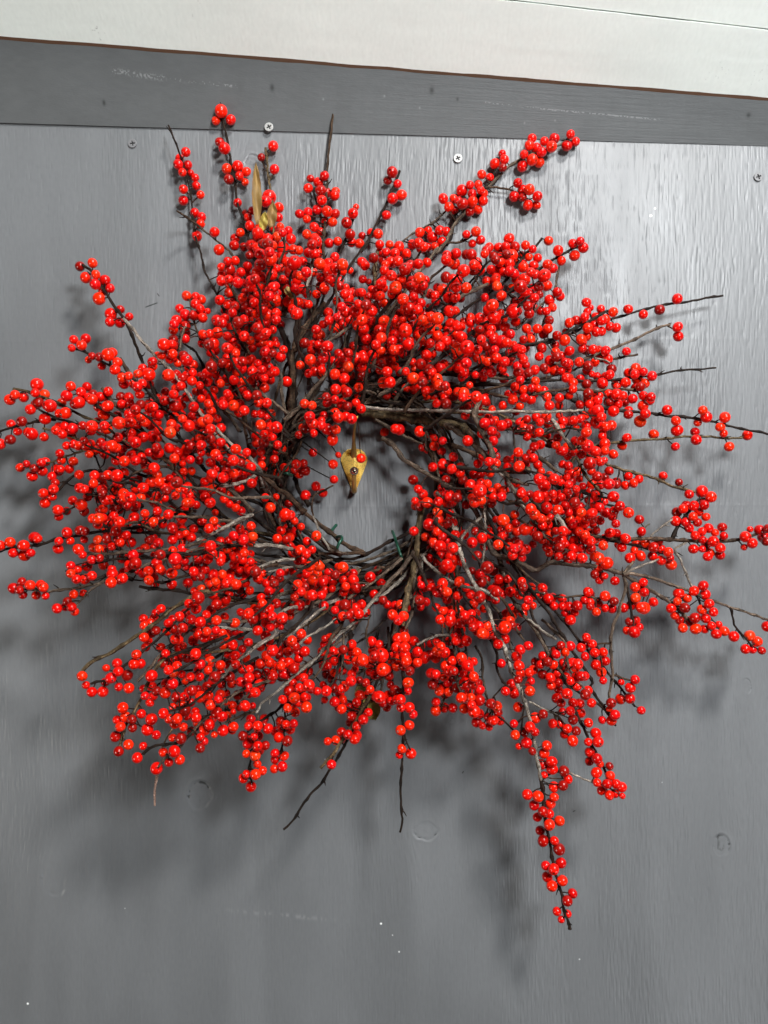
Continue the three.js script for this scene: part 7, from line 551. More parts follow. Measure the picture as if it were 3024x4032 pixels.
[1,'b',0.46,0.57,[-8.7,83.3,32.9,2.7,78.9,31.2,11.8,71.8,28,19.5,65.5,24.8,28,60.1,23.1,37.9,52.5,23.6,46.9,41.2,26.3,51.2,28.5,29.7,49.5,16.7,32.3],[48.1,38.2,33.1,3.5,53,31,33,3.5]],
[1,'g',0.45,0.56,[-65.1,54.2,13.4,-52,62.7,10,-39.2,69.5,7.3,-26.8,76.7,6.5,-13,81.2,8.1,2.7,78.7,11.2,17.3,69.3,14.5,27.4,57.5,16.3,32.6,46.5,15.9],[]],
[1,'g',0.47,0.59,[-3.4,71.5,23,1.4,68.6,21,7.3,68.4,21.3,14.6,68.3,23.7,22,64.9,27.1,27,58.3,29.9,28.9,51.4,30.8,28.9,46.5,29.4,30,43.1,26.3],[27,45.4,24.2,3.1]],
[1,'d',0.64,0.80,[-57.4,-29.4,21,-65.1,-23.2,22.3,-73.9,-16.3,25.3,-80.8,-7,28.6,-83.1,3.9,30.8,-80.5,14.3,30.6,-75.9,24.2,28.4,-72.7,34.7,25,-71.8,46,22.1],[-54.9,-28.9,20.8,3.5]],
[1,'b',0.55,0.69,[-71.2,42.6,22.6,-70,53.2,25.9,-65.7,62.3,28.9,-57.3,67.8,30.2,-46.6,70.6,29,-36.2,74.1,26.1,-27.1,79.9,22.7,-18.1,85,20.5,-7.9,85.2,20.4],[]],
[1,'d',0.57,0.71,[45.4,12.8,25.6,44.3,-5.6,28,34.6,-20.9,28.2,19.2,-30.7,26.2,2.8,-37.5,22.8,-13,-43.4,19.8,-29.6,-45.4,18.4,-47.3,-39,19.4,-63.1,-25,22.2],[39.3,-8.6,33.9,3.6,40.9,-12,27.2,3.5,-32,-44.2,19.9,3.9,47.7,6.3,26.4,3.1,45.6,11.8,29.3,3.7,32.5,-20.2,28.5,2.9]],
[1,'b',0.42,0.52,[-64.7,61.6,22,-56.6,67.3,21.2,-46.5,70,18.5,-37.1,72.7,15,-28.9,77.8,12.6,-20.7,83.1,12.2,-11.3,84.2,14.1,-1.1,79.7,17.4,7.9,73.1,20.5],[-60.5,65.5,19.9,3.3]],
[1,'b',0.45,0.57,[-82.5,23.4,24.2,-75.6,36.7,21,-67.2,48.5,17.8,-59.7,60.7,16.1,-52.1,72.8,16.7,-41.7,81,19.4,-28,82.5,22.8,-13.2,79.5,25.4,-0.1,76.4,25.9],[-54.3,72.5,15.5,2.9,-56.4,63.8,15.3,3.3]],
[1,'b',0.73,0.91,[-1.7,85.6,10.6,7.1,80.6,7.9,16.4,77.4,7.2,27.1,74.1,8.8,38,67.4,12,46.1,56.9,15.3,49.3,45.3,17.1,48.7,35.1,16.6,47.6,25.3,14],[]],
[1,'d',0.72,0.89,[-47.8,68.9,10,-35.8,76.3,10.3,-22.6,83,12.8,-7.1,84.6,16.2,8.6,78.8,19,21.1,68.3,19.8,29.2,57.6,18.3,35,47.2,15.2,41.3,34.6,11.9],[-39.1,73,9.4,3]],
[1,'g',0.47,0.59,[-76.1,47.8,7.3,-75.1,57.5,10.3,-72.2,66.4,13.7,-65.5,72.2,15.8,-56,75,15.6,-46,78.1,13.3,-37.3,83.8,9.9,-29.6,90.4,7,-21.3,93.6,6],[-46.2,78.7,13.5,3.5]],
[1,'b',0.66,0.83,[-19.5,77.3,20.7,-3.7,78.7,23.7,11.6,72.7,24.9,22.8,61.5,23.7,29.6,49.5,20.8,34.4,37.5,17.4,39.6,23.6,15.2,43.9,7.5,15.2,43.2,-7.5,17.4],[38.2,12.7,15.8,3.2]],
[0,'g',0.60,1.00,[131.7,-120.6,67.6,131.8,-117.2,67.6,125,-108.9,62.6,121.3,-100.2,57.6,120.6,-87.5,52.6,114.1,-79.7,47.6,107,-72.7,42.6],[123.1,-96.7,77,3.5,124.8,-103.9,78.7,3.3,119,-107.9,74.9,2.8,123.8,-105.7,71.8,3.5,116.6,-115.8,75.4,3.7,129.3,-117.2,71.6,3.7]],
[0,'d',0.60,1.47,[-199.1,-37.1,84.6,-196.5,-35.9,84.6,-191.2,-42.2,78.4,-185.7,-43.3,72.2,-179.3,-41.1,66,-173.8,-42.2,59.8,-166.9,-45.1,53.6],[-194.3,-38.2,88.6,2.9,-187.1,-40.9,97.6,3.2,-179.1,-39.1,94.2,3.1,-161.2,-38.5,59.4,3.4,-188,-35.6,49.8,3.5,-171.5,-39.8,59.4,3.4,-174.8,-44.9,56.6,3.5,-152.6,-48.2,52.9,3.1]],
[0,'d',0.60,1.01,[-134.4,-120.4,106.4,-132.7,-120,106.4,-119.1,-117.5,98.6,-110.4,-111.7,90.9,-102.4,-105.8,83.2,-92.2,-99.7,75.5,-80.9,-93.8,67.7],[-127.9,-113.9,92.5,3.4,-120.1,-111.1,103.2,2.9,-129.4,-119.8,93.3,2.9,-127.5,-121.8,80.5,2.8,-121.3,-120.8,97.9,3.8,-130.7,-119.3,110.4,3.2,-132.2,-127.2,92.1,3.1,-124.4,-124.5,102.7,3.2,-113,-105.2,113.1,3.4,-101.4,-116.8,69.4,2.5,-111.6,-117.1,75.4,3.1,-104.4,-110.7,72,2.8,-111.4,-110,81.6,3.6,-118.6,-116.9,93.4,2.9,-132,-109.1,101.9,3.4,-126.4,-102.7,105.8,3.5,-104.8,-103,72.6,3,-102.6,-101.1,56,3.5,-89.9,-107.6,59.6,3,-109.8,-108.2,72.8,3.3,-86.6,-102,54.8,2.6,-96.6,-100.7,62.6,3]],
[0,'d',0.60,1.03,[-126.3,-142.9,67.2,-123.1,-142,67.2,-118.7,-140.3,62.2,-115.5,-135.2,57.2,-108,-133.6,52.2,-101.8,-131.1,47.3,-97,-123.7,42.3],[-123.9,-140.9,71.2,3.3,-88.6,-137.8,53.8,3.4,-114.7,-121.2,67.1,3.5,-110.4,-133,70,3.2,-106.9,-127.4,69,3.1,-103.9,-122,65.3,3.1,-101.1,-131.5,68.2,2.9,-94.9,-128.1,60.5,2.9,-89.2,-121.1,56.4,2.5,-88.4,-115.2,55.7,3.1]],
[0,'d',0.60,0.97,[-164.4,-117.4,50.2,-159.9,-121.1,50.2,-149.9,-114.7,46.4,-139.9,-108.3,42.7,-128.1,-107.6,38.9,-117.1,-101.2,35.1,-107.6,-94,31.3],[-160,-117.4,54.2,2.8,-150.4,-112.7,67.8,3.3,-115.4,-100,58.6,3.7,-143.1,-112.6,61.2,3.4]],
[0,'g',0.60,1.31,[-151.4,-122.7,67.7,-148.9,-119.4,67.7,-140.7,-115.5,62.7,-130.5,-112.4,57.6,-118.7,-110.1,52.6,-111.3,-101.9,47.6,-101.6,-97.1,42.6],[-128.5,-103.2,76.6,2.8,-148.2,-118.3,71.7,3.3,-126.1,-115.5,70.3,3.1,-116.1,-116.9,61.6,3.4,-120.5,-102.5,68.1,3.1,-116.7,-93.7,57.9,3,-126.8,-107.9,75.4,2.4,-134.3,-103.2,74.2,3.2,-122.4,-116.7,59.9,3.3]],
[0,'d',0.60,1.17,[-196.3,46.9,69,-193.9,43.8,69,-186.5,40.8,63.9,-177.9,36.2,58.8,-169.9,29.5,53.7,-161.1,23.9,48.6,-152.4,24.4,43.4],[-186.3,23.5,70.5,3.4,-165.7,32.4,74.2,3.8,-184.3,54,80.4,4.1,-190.5,52.9,65.6,3.4,-180.3,54,64.9,3.5,-177.6,42.3,73.9,3.3,-171.2,41.2,73.9,3.3,-192,45.6,73,3,-158.9,26.3,40.1,3.4]],
[0,'d',0.60,1.24,[110.2,164.1,42.3,109.7,161.5,42.3,102.3,154.9,39.1,91.7,153.5,35.9,83,150.3,32.6,76.4,142.8,29.4,67.8,136.7,26.1],[108.1,159.4,46.3,4.7,96.8,158.1,57.9,3.3,95.2,157.7,42.8,4.6,90.4,149.2,56.2,4.5,105.9,153.8,39.5,3.6,87.8,135.9,45.1,5.3]],
[0,'d',0.60,1.24,[-194.8,15.2,72.8,-192,11.9,72.8,-186.6,11.3,67.4,-180.3,9.6,62,-175.4,4.8,56.6,-168.5,3.1,51.3,-162.3,4.2,45.9],[-185.5,18.1,74.6,3.2,-190.5,14.5,76.8,3.1,-167.3,11.7,71.8,3.6,-166.8,4.5,66,3.2,-162.5,4.5,61.3,3.3,-177.3,11.8,80.6,2.8,-177.6,7.6,74,3.7,-176,3.7,55.6,2.8,-184.3,2.6,41.1,3.3,-177.6,-9.7,48.2,3.3,-174.9,3.9,42.7,3.6,-177.7,1.1,48.4,2.9,-177.5,12,39.1,3.3,-165.2,3.1,55.4,3.6,-168.9,8.7,41.2,3,-183,1.2,46.8,2.8,-183.3,-4.9,47.1,3.5,-166.4,-3,51.9,3.4]],
[0,'d',0.60,1.02,[93.1,187.8,5,91.7,185.8,5,77.1,176.2,5,62.8,167.8,5,53.1,155.7,5,40.9,143.3,5,29.4,131.4,5],[90.2,186.8,5,3.4,84.3,180.8,12.1,3.8,66.4,178.5,15.7,3.6,67.5,170.8,21.8,4.1,49,159.6,22,3.5,55.2,171.5,9.3,3.7,39.4,157.3,10.9,3.4,43.5,156.6,20.2,3.2,54.8,152.4,16,3.1,32.8,156.7,12.2,3.6,19.8,131.3,21.6,3.7,27.3,140.6,17.3,3.3,32.4,146.5,14.1,3.1,26.2,132.9,18.7,3.2,34.7,139.1,23.3,3.2,24,126.3,17.9,4.1,28.7,134,24.9,3.7]],
[0,'d',0.60,1.14,[88.1,176.3,39.4,85.6,175.5,39.4,71.5,171.9,36.4,65.6,164.4,33.4,59.2,154.7,30.3,47.5,147.5,27.3,40.5,141.8,24.2],[57.4,179.7,28,3.6,59.8,176.4,38,3.9,60.5,166.6,47,3.5,42.9,162.5,32.4,4,51.3,160.8,28.6,3.8,40.4,153.2,34.2,4.5,68,174.4,45.7,3,70.2,179.4,37.6,3.5,83.1,174.6,43.4,3.3,75.3,170.2,46.3,3.4,37.6,158.4,22.6,3.3]],
[0,'d',0.60,0.97,[-87.3,196.9,25.8,-86.1,195.3,25.8,-88.6,181.5,23.7,-89.2,171.6,21.6,-85,161.1,19.5,-86,148,17.5,-83.7,136.7,15.4],[-86.4,163.2,43.1,3.5,-76.7,162.2,39.4,3.9,-84.8,176.7,38.6,4,-87.9,194.4,29.8,4,-77.8,176.2,36.8,3.1]],
[0,'d',0.60,1.37,[-90.7,-150.3,61.3,-91.8,-147.6,61.3,-81.8,-138.3,56.7,-68.7,-130,52.2,-63.8,-120.6,47.6,-56.2,-109,43,-46.3,-99.8,38.4],[-38.9,-109.6,45.8,3.7,-69.1,-140.3,50.2,3.9,-84.3,-147.7,53.8,2.9,-89.7,-147,65.3,3.2,-79.8,-137.6,52.7,3.2,-72.8,-146.9,50,3.5,-84.8,-151,59.4,2.2,-54.1,-117.2,56,3.1,-40.8,-115.9,49.8,2.6,-56.5,-126.3,55.5,3.2,-62.6,-125,59.2,3.6,-60.9,-130.1,50.3,3,-50.9,-121.8,60.5,3.1]],
[0,'d',0.60,1.34,[-198.4,-25.7,43.6,-196.2,-23.9,43.6,-184.3,-25,40.3,-170.6,-28.8,36.9,-158.3,-31.4,33.6,-146.8,-28.7,30.3,-134.8,-27.9,26.9],[-187.8,-25.1,49.4,3.4,-195.1,-23.9,47.6,3.8,-182.9,-13.3,46.9,3.1,-192.1,-29.5,51.9,3.4,-153.5,-23.8,53.5,2.9,-162.7,-26.2,53.3,3.4]],
[0,'b',0.60,1.44,[-71.1,191.6,42,-69,190.3,42,-68.2,179.7,38.8,-73.3,168.6,35.6,-72.6,157.9,32.3,-69.1,147.3,29.1,-69.3,137.4,25.9],[-83.1,166,48.9,4,-75,168.1,54.6,4.4,-77.4,148.3,49.3,3.2,-72.5,134,48.1,3.2,-72,142.1,51.6,3.3,-68.5,188.5,46,2.9,-81.6,180,49.1,3.4,-74.2,177.5,53.3,3.3,-59.2,181.4,31.5,3.3,-64.3,165.7,34.3,5,-73.3,153.2,44.2,3,-61.9,137.4,43.8,3.7,-78.4,133.8,43.9,3.8,-57.2,148.8,14,4]],
[0,'d',0.60,1.17,[162.4,-0.1,62.6,160.8,2.3,62.6,151,3.8,58,144.9,6.5,53.3,136,13.7,48.6,126.9,17.8,44,118.7,16.4,39.3],[111.6,24.8,45.3,3.1,137.1,8,50.3,3.2,146.1,6.8,54.4,2.9,158.5,-0.5,66.6,3.8,145.9,0.6,77.8,3.3,150.3,-2.7,59.4,3.5,149.2,-7.5,70.3,2.9,125.7,4.7,52.8,3.7,125.3,27.1,43,3.1,106.5,21.5,54,3.5,121.3,21.9,38.9,3.3,116.1,21.2,42.8,3.4,127.2,20.5,42.1,3.8,122.7,13.5,50.6,3,130.9,10.4,48.2,3.6,139.4,18.7,49.6,3.6,133.9,17.2,46.9,3,143,6.7,49.1,3.1,149.6,-0.4,44.3,3.5,118.9,11.7,46,3.4,123.2,6.1,46.8,3.1,126.1,10.4,42.6,3.8,135.9,-3.5,44.9,3.2]],
[0,'d',0.60,1.32,[-182.6,-8.6,79.5,-182.1,-4.9,79.5,-176.2,-10.3,73.7,-168.5,-13.4,67.8,-163.6,-13.5,62,-156.7,-13.5,56.1,-149.6,-15.5,50.3],[-179.5,-7.8,83.5,3.1,-176.3,-4.1,90.8,3.6,-170.7,-2.6,79.7,3.2,-153.8,-16.8,52.7,2.9,-152.1,-28.7,57.6,2.4]],
[0,'g',0.60,0.98,[72.2,-149.5,32,75.1,-144.2,32,72.9,-133.8,29.5,70.8,-124.3,27,69.1,-114.3,24.4,69,-102.8,21.9,64.2,-94.9,19.4],[73.5,-144.3,36,3.5,60.2,-113.9,38.9,3.5]],
[0,'b',0.60,1.24,[-177.8,58.9,79.7,-177.3,56.2,79.7,-170.2,48.2,73.8,-162.9,43,68,-153,38.5,62.1,-144.7,34.3,56.3,-138.3,27.4,50.4],[-157.2,32.6,78.8,3.5,-175.2,54.1,83.7,3.3,-165.8,55.6,84.9,4.2,-162.8,57.8,70,3.3,-156.7,43.9,80.4,3.8,-170.3,47.7,73.4,3.5,-170.6,41.5,83.2,3.8,-150.6,38.1,72.4,2.9,-144.9,41.1,75.3,3.3]],
[0,'d',0.60,1.09,[-130.4,-91.8,112,-127.1,-94.5,112,-116.4,-91.2,103.8,-107.1,-85.1,95.7,-97.1,-80.5,87.6,-86.6,-75.7,79.5,-76.3,-68.6,71.4],[-126.1,-92.5,116,2.9]],
[0,'b',0.60,1.34,[-197.2,-3.9,40.3,-193.9,-1.7,40.3,-186.5,-3.9,37.2,-180.8,-9.2,34.1,-172.2,-11.6,31,-165.3,-9.2,27.9,-157.5,-11.5,24.8],[-185.1,11.9,38.6,3.2,-193,-3.2,44.3,3.7]],
[0,'b',0.60,1.44,[-105.9,175.2,35.2,-108.4,174.3,35.2,-108.7,162.3,32.5,-105.7,154.6,29.7,-101.9,146.2,27,-102.8,136.7,24.2,-100.7,124.6,21.5],[-107.1,171.4,39.2,3,-105.3,158,43.4,3.1,-99.2,155.5,44.2,3.8,-111.7,144.1,42.1,3.5,-100.8,139.2,45.3,3.4]],
[0,'b',0.60,1.36,[-76,178.8,57.6,-78.7,176.7,57.6,-75.5,169.7,53.3,-75.2,165.3,49,-78.5,156.5,44.7,-80.5,147.9,40.4,-75.4,142,36.1],[-76.1,175.7,61.6,3.8,-88.2,153.3,55.5,3.7,-74.2,168.3,67.3,3.3,-85.2,148,46.4,3.2,-86.9,140.2,50.6,3.5,-75.5,142.2,58.9,3.4,-73.5,148.5,56.6,3.8,-86.4,133.8,46.3,3.2,-81.3,135.7,50.5,3.9,-83.4,128.8,41.6,2.9]],
[0,'d',0.60,1.26,[-147.2,-97.1,63.8,-145.6,-94.4,63.8,-131.6,-93.6,59,-119.3,-90.5,54.3,-111.1,-81.5,49.5,-100,-75.7,44.8,-87.6,-70.7,40.1],[-152.8,-83.2,67.7,3.1,-134.3,-96.1,61.6,3.2,-141.2,-94.8,62.1,3.1,-143.1,-96.1,67.8,3.3,-141.3,-78,64.3,3,-132.5,-80.1,68.3,3.1,-130.6,-87.2,66.6,3.1,-125.1,-75.5,61.7,3.5,-120.1,-77.5,64.8,2.9,-112.7,-82.8,61.6,2.8,-101.9,-79.4,56.8,3.5,-105.1,-69.3,57.9,3.1,-123.5,-95.5,66.1,3.2,-130.5,-92.8,67.6,2.8,-135.5,-94.8,70.2,2.8,-110.3,-80.5,55.3,3.5]],
[0,'d',0.60,1.05,[149.6,0.7,80.4,149.9,4.4,80.4,139.8,9.5,74.5,132.3,11.5,68.6,122.1,16.3,62.7,111.6,20.9,56.8,101.7,23.8,50.9],[115.9,17,82.8,3,122.1,14.5,76.8,2.8,147.6,3.8,84.4,3.2,130.6,-0.8,82.5,3.5,128.2,-3.7,77.2,3.2,134,-4.5,69.3,3.6,115.8,9.5,63.4,3.1,117.1,3.9,68.5,3.3,119.8,5.9,82.1,3.7,127.2,3.4,65.2,3.6,124.3,-0.4,80.7,3.2,96.1,32.3,40.6,3.7,103.6,31.5,47.8,3.4,105.1,27,51.3,2.7]],
[0,'d',0.60,1.18,[101.3,143.4,54.1,97.6,144.3,54.1,90.5,138.4,50,84.4,133.2,46,75,130.9,41.9,65.8,128.1,37.8,61.4,122.1,33.8],[99.2,141,58.1,3.3,71.6,136.7,56,4.5,73.7,130.4,50.1,4.7,95.2,136,56.8,3.4,70.1,117.6,55.4,3.1]],
[0,'g',0.60,1.21,[99.6,-120.7,36.9,101.4,-117.8,36.9,92.7,-106.9,34,87.6,-92.1,31.1,83.6,-77.1,28.3,77.1,-65.8,25.4,65.7,-54.8,22.6],[100.1,-105.9,49.2,3.5,67.4,-65.3,46.2,3.1,64,-60.1,41.2,3.3,84.1,-69.8,37.5,3.6,72.4,-57.6,38.8,3.4,91.6,-108.8,48.7,3.6,98.1,-117.5,40.9,2.3,62.3,-49.8,44.6,3.7,82.7,-74.4,42.2,3.3]],
[0,'d',0.60,1.43,[-154.8,-78.3,61.2,-154,-76.3,61.2,-143.3,-78.4,56.6,-133.2,-75.7,52.1,-125.6,-72.5,47.5,-116.6,-66.8,42.9,-106.7,-65.4,38.4],[-134,-70.6,58.2,2.3,-133.2,-76.8,63.3,3.2,-147.5,-67.6,72,3,-155.1,-68.8,69.6,3.2,-151.7,-77.8,65.2,3.1,-113.3,-64.1,61,3.7]],
[0,'d',0.60,1.37,[-175.9,27.4,78.8,-175.9,22.6,78.8,-169.6,18.7,73,-164.9,19,67.2,-159.1,15.5,61.4,-152.9,10.7,55.6,-146.9,10.2,49.8],[-173.4,23.3,82.8,3.1,-164.4,22.4,92.1,4,-165,8.9,77.1,3.1,-154.2,8.9,78.2,3.2,-152.4,15.2,78.9,3.6,-141.5,15.8,70.2,3.1]],
[0,'g',0.60,1.45,[52,181,30.7,52.4,178.6,30.7,42.2,171,28.3,31.8,162.5,25.8,29.2,154.2,23.4,21.6,144.5,21,12.3,135.3,18.5],[19.3,157.9,40,3.5,23.5,154,35.6,3.9,26.6,153.6,42.8,3.5,43,175.9,37.8,3.5,49.6,178.2,34.7,3.7,45.5,173.9,30.8,3.6,49.6,174.8,23.2,4.4,41.6,169.3,49,3.7,7.2,131.4,40,3.4,11.8,127.7,24.5,3.4,17,136.1,39.6,3.7,22.3,129,26.6,2.5,10.5,122.6,20.4,3.5,9.5,129.4,30.5,3.4,7.4,123.3,32.5,3.5,20.1,136.2,29.9,2.9,18.2,121.2,20.6,3.5]],
[0,'g',0.60,0.90,[-102.4,-126.5,66.5,-97.5,-126.2,66.5,-89.2,-119.8,61.6,-85.9,-112.2,56.6,-76.9,-106.3,51.7,-67.6,-100.5,46.8,-62.6,-94.7,41.8],[-97.6,-124.3,70.5,3]],
[0,'g',0.60,1.33,[-47.1,189.1,31,-44.2,189.6,31,-49.2,176.8,28.5,-53.5,163.9,26.1,-52.9,149.9,23.6,-50.1,137.9,21.2,-52.9,124.2,18.7],[-46.7,186.7,35,4,-48.1,178.9,50.8,3.6,-57.8,178.6,16.9,3.5]],
[0,'d',0.60,1.15,[-160.5,88.7,65.9,-158.9,91.2,65.9,-153.9,86.5,61,-151.5,76.9,56.1,-145.9,70.4,51.2,-138.8,68.1,46.3,-132.7,63.1,41.4],[-152.9,89.3,65.8,4.4,-158.8,94.6,58.8,3.2,-158.7,88.9,69.9,2.9,-154.6,82.2,73.6,3.1,-156.1,79.1,78.9,3.4,-135.9,75.9,69,3.4,-158.2,69.8,65.5,3.3,-121.4,72.6,31.8,3.4,-127,68.3,34.6,3.3,-132.1,62.6,31.4,3.8]],
[0,'b',0.60,1.40,[28.9,184.9,34.9,26.8,181.8,34.9,21.4,173.4,32.2,17,164.8,29.5,10.6,157.5,26.7,4,150.2,24,2.4,138.6,21.3],[9.7,173.4,32.9,3.6,11.3,156.6,49.8,3.8,15.7,164,49.2,3.6,27.4,181.3,38.9,3.3,22.9,166.6,48.6,3.6,11.8,156.3,42.7,3.5,5.5,148.1,44.2,3.7,18,153.1,44.5,3.5,-2.5,147.3,40.9,3.6]],
[0,'d',0.60,1.07,[77.9,-117.5,75.4,79.9,-113.2,75.4,76.2,-108.7,69.8,73.5,-102,64.3,74.2,-92.9,58.7,71.6,-86.6,53.1,68.3,-80.4,47.6],[89.5,-90.8,58.7,3.6,76.8,-113.3,79.4,3.1,61.8,-67.7,50,3,66.1,-81.7,49.3,3.4,73,-78.5,49.7,3.9,74.2,-84.8,48.5,2.8,63.2,-72.6,46,2.4,63.5,-81.6,38.9,3.3]],
[0,'b',0.60,0.92,[-180.7,78.7,28.9,-178.7,73.4,28.9,-173.8,66.7,26.6,-164.4,66.4,24.3,-159.2,59.3,22,-154.3,53.6,19.7,-146.8,49.3,17.4],[-165.7,66.5,30.4,3.5,-176.3,73.1,32.9,3.6]],
[0,'b',0.60,1.43,[144.2,-20.1,68.4,142.9,-22.5,68.4,130.5,-16.9,63.3,121.8,-7.5,58.3,109.8,-0.3,53.2,98.8,3.4,48.1,85.1,7,43.1],[136.1,-29.2,78.6,3.7,140.5,-21.5,72.4,3.3,128.8,-7.3,72.2,3.2,122.2,-23.7,68.9,3.7,127.9,-14.5,76.9,3,132.1,-18.8,73.3,3.5,126.8,-29.6,73,3.6,133.8,-23.4,69,3.1,113.4,-10.6,38.4,3.5,128.6,-4.5,41.1,3,77.7,11.8,43.2,3.3]],
[0,'b',0.60,1.18,[-167.5,-7.6,87.1,-163.6,-8.2,87.1,-155.8,-6.3,80.7,-148.8,-11.2,74.4,-137.8,-13.8,68,-131.4,-11.7,61.6,-121.1,-13.1,55.2],[-163.2,-6.2,91.1,3.7,-149,-1,86.4,2.8,-140.9,0.6,87.3,2.9,-142.3,-6.2,91.3,3.1,-133.3,-20.2,57.3,2.5,-135.8,-27,57.4,3.2,-118.2,-28.6,52.7,3]],
[0,'d',0.60,1.15,[-145.9,135.2,11.8,-146.9,132.2,11.8,-144.9,122.2,10.7,-136.3,116.1,9.6,-133.3,110.8,8.5,-128,99.7,7.4,-122,91.7,6.3],[-142,128,15.8,4.1,-137.9,101.2,22.6,3.3]],
[0,'d',0.60,0.91,[56.7,159.9,60,52.6,158.5,60,44,152.3,55.6,40.3,146.6,51.1,32.7,139.8,46.6,25.3,133.2,42.1,18.8,123.1,37.6],[19.5,142.9,54.5,3.4,51.9,157.3,64,4.4,53.5,146,64.4,3.6,33.8,143.8,55.3,3,14.4,121.5,50.7,5,17.1,135.8,52.4,4.6,24.5,138.5,54.9,3.4,22.2,133.4,58.1,3.4,25.1,126,62,3.1,23.4,129.7,37.9,3]],
[0,'d',0.60,0.98,[-160,65.9,79.8,-158.1,64.9,79.8,-151.9,61.4,74,-145.5,54,68.1,-140.6,48.1,62.2,-133.7,46.3,56.4,-127.1,41.6,50.5],[-125.5,33.9,67,3.1,-117.8,43.2,69.7,3.4,-155.6,64.1,83.8,3.3,-134.1,49.9,83.5,3.8]],
[0,'d',0.60,1.44,[-57.7,166.9,55.2,-58.5,165.5,55.2,-63.1,153.4,51.1,-60.3,144.4,46.9,-59.3,133.4,42.8,-60.7,119.9,38.6,-57.9,110.3,34.5],[-71.1,126.8,58.5,3.3,-59,163.8,59.2,5.1,-50.4,155.3,67.1,3.5]],
[0,'d',0.60,1.06,[-84.5,153.1,65.9,-84.9,151.5,65.9,-81.2,144.1,61,-82.2,136,56.1,-81.4,126.9,51.2,-79.7,119.5,46.3,-76,112.7,41.4],[-83,150.1,69.9,3.5,-95.7,124.7,60.3,3.8,-83.6,121.7,56.7,3.9,-76.5,116.1,66.6,3.5,-80.7,118.3,47.4,3.4,-66.5,107.2,57,3.1]],
[0,'g',0.60,1.46,[142.8,61.1,37.2,139.6,58,37.2,129.8,60.3,34.3,117.5,61,31.4,106.4,62.6,28.5,95.7,59.4,25.7,82.5,58.9,22.8],[137.6,58.9,41.2,3.4,133.9,64.1,29.2,3.3]],
[0,'d',0.60,1.17,[-151.3,-42.2,83.3,-148.8,-42.2,83.3,-139.7,-44.9,77.2,-132.3,-42.3,71.1,-126,-40.4,65,-115.8,-39.4,58.9,-106.1,-40,52.8],[-146.2,-42.6,87.3,3.2,-124.9,-42.7,57.9,3.2,-137.7,-35.5,57.1,2.8,-150.7,-39.1,59.3,2.8,-125.4,-35.2,58.4,2.9,-126.8,-40.8,51.6,3.3,-108.5,-46.6,47.4,3.3]],
[0,'g',0.60,0.94,[-159.3,10.2,89.7,-156.3,8,89.7,-150.2,7.1,83.1,-144.5,5.5,76.5,-136.1,1.4,70,-131.1,0.4,63.4,-124.3,0.3,56.9],[-155.6,8.9,93.7,3.7,-141.4,18.6,81.9,3.3,-138.6,13.5,75.1,3.3,-124.1,5.9,81.4,3.3]],
[0,'b',0.60,0.92,[129.7,48.7,79,129,50.5,79,120.5,53.6,73.2,112,53,67.4,105.3,50.9,61.6,96.6,53.5,55.8,87.5,54,49.9],[126.9,50,83,3.5]],
[0,'b',0.60,1.03,[50.6,-120,75.8,49.6,-117.1,75.8,47.3,-109.5,70.2,47.6,-99.9,64.6,46,-89,59,42.5,-78.2,53.5,39.1,-70.5,47.9],[33.4,-104.6,70,3.2,41.5,-101.1,76.6,3.7,43.4,-99.3,85.1,3.2,56.4,-103.7,81.8,3.4,48.7,-117.4,79.8,3.6,51.6,-101.3,42.8,2.9]],
[0,'b',0.60,1.25,[95.5,-85.6,74.4,92.8,-85.3,74.4,86.7,-77.9,68.9,84.1,-67.9,63.4,79.9,-60.3,57.9,74,-53,52.4,67.1,-44.6,46.9],[91.3,-84.7,78.4,3.1,65.4,-47.1,50.4,3.6,64.8,-42.9,44.7,3.7,60.2,-61.9,48.4,3.4]],
[0,'d',0.60,1.09,[-17.8,-142.6,38,-17.5,-139.4,38,-14.7,-129.5,35,-9.6,-118.6,32.1,-7.4,-107.2,29.1,-6.4,-94.5,26.2,-4.3,-82.9,23.3],[-17.8,-139.5,42,3.4,-30.6,-131.7,47.4,3.1,-27.1,-127.3,48.4,2.8,3.9,-101,41.7,2.9,2.8,-111,43.4,3.3,-16.7,-113.5,46.7,2.9,-5.8,-124.3,40,3.1,-22.2,-114.3,41.9,3.3]],
[0,'d',0.60,1.23,[-125.1,-70.5,99.6,-122.7,-71.4,99.6,-110.4,-68.4,92.4,-103.1,-62.3,85.1,-94.4,-58.3,77.8,-83.2,-55.4,70.6,-74,-50.4,63.3],[-123,-62.7,103.5,3.1,-121,-69.7,103.6,3.4,-92.8,-45.2,84.2,3.7]],
[0,'b',0.60,1.22,[-175.4,44.8,26.8,-170.9,40.1,26.8,-161.9,33.9,24.7,-149.4,30.8,22.5,-138.1,26.8,20.3,-123.5,20.5,18.2,-111.3,16.4,16],[-170.8,41.3,30.8,2.5]],
[0,'g',0.60,1.21,[-25.7,166.2,56.3,-27.5,163.5,56.3,-32.2,150.9,52.1,-31.4,140.2,47.8,-34.5,125.6,43.6,-38.4,112.4,39.4,-37.3,101.1,35.2],[-32.7,162.2,53.7,3.7,-27.3,162.4,60.3,4.1,-35.2,156.1,49.8,3.4,-26.3,146.7,47.1,3.5,-17,137.5,56,3.2,-27.9,134.8,60.1,3.3,-31,127.1,64.2,2.6]],
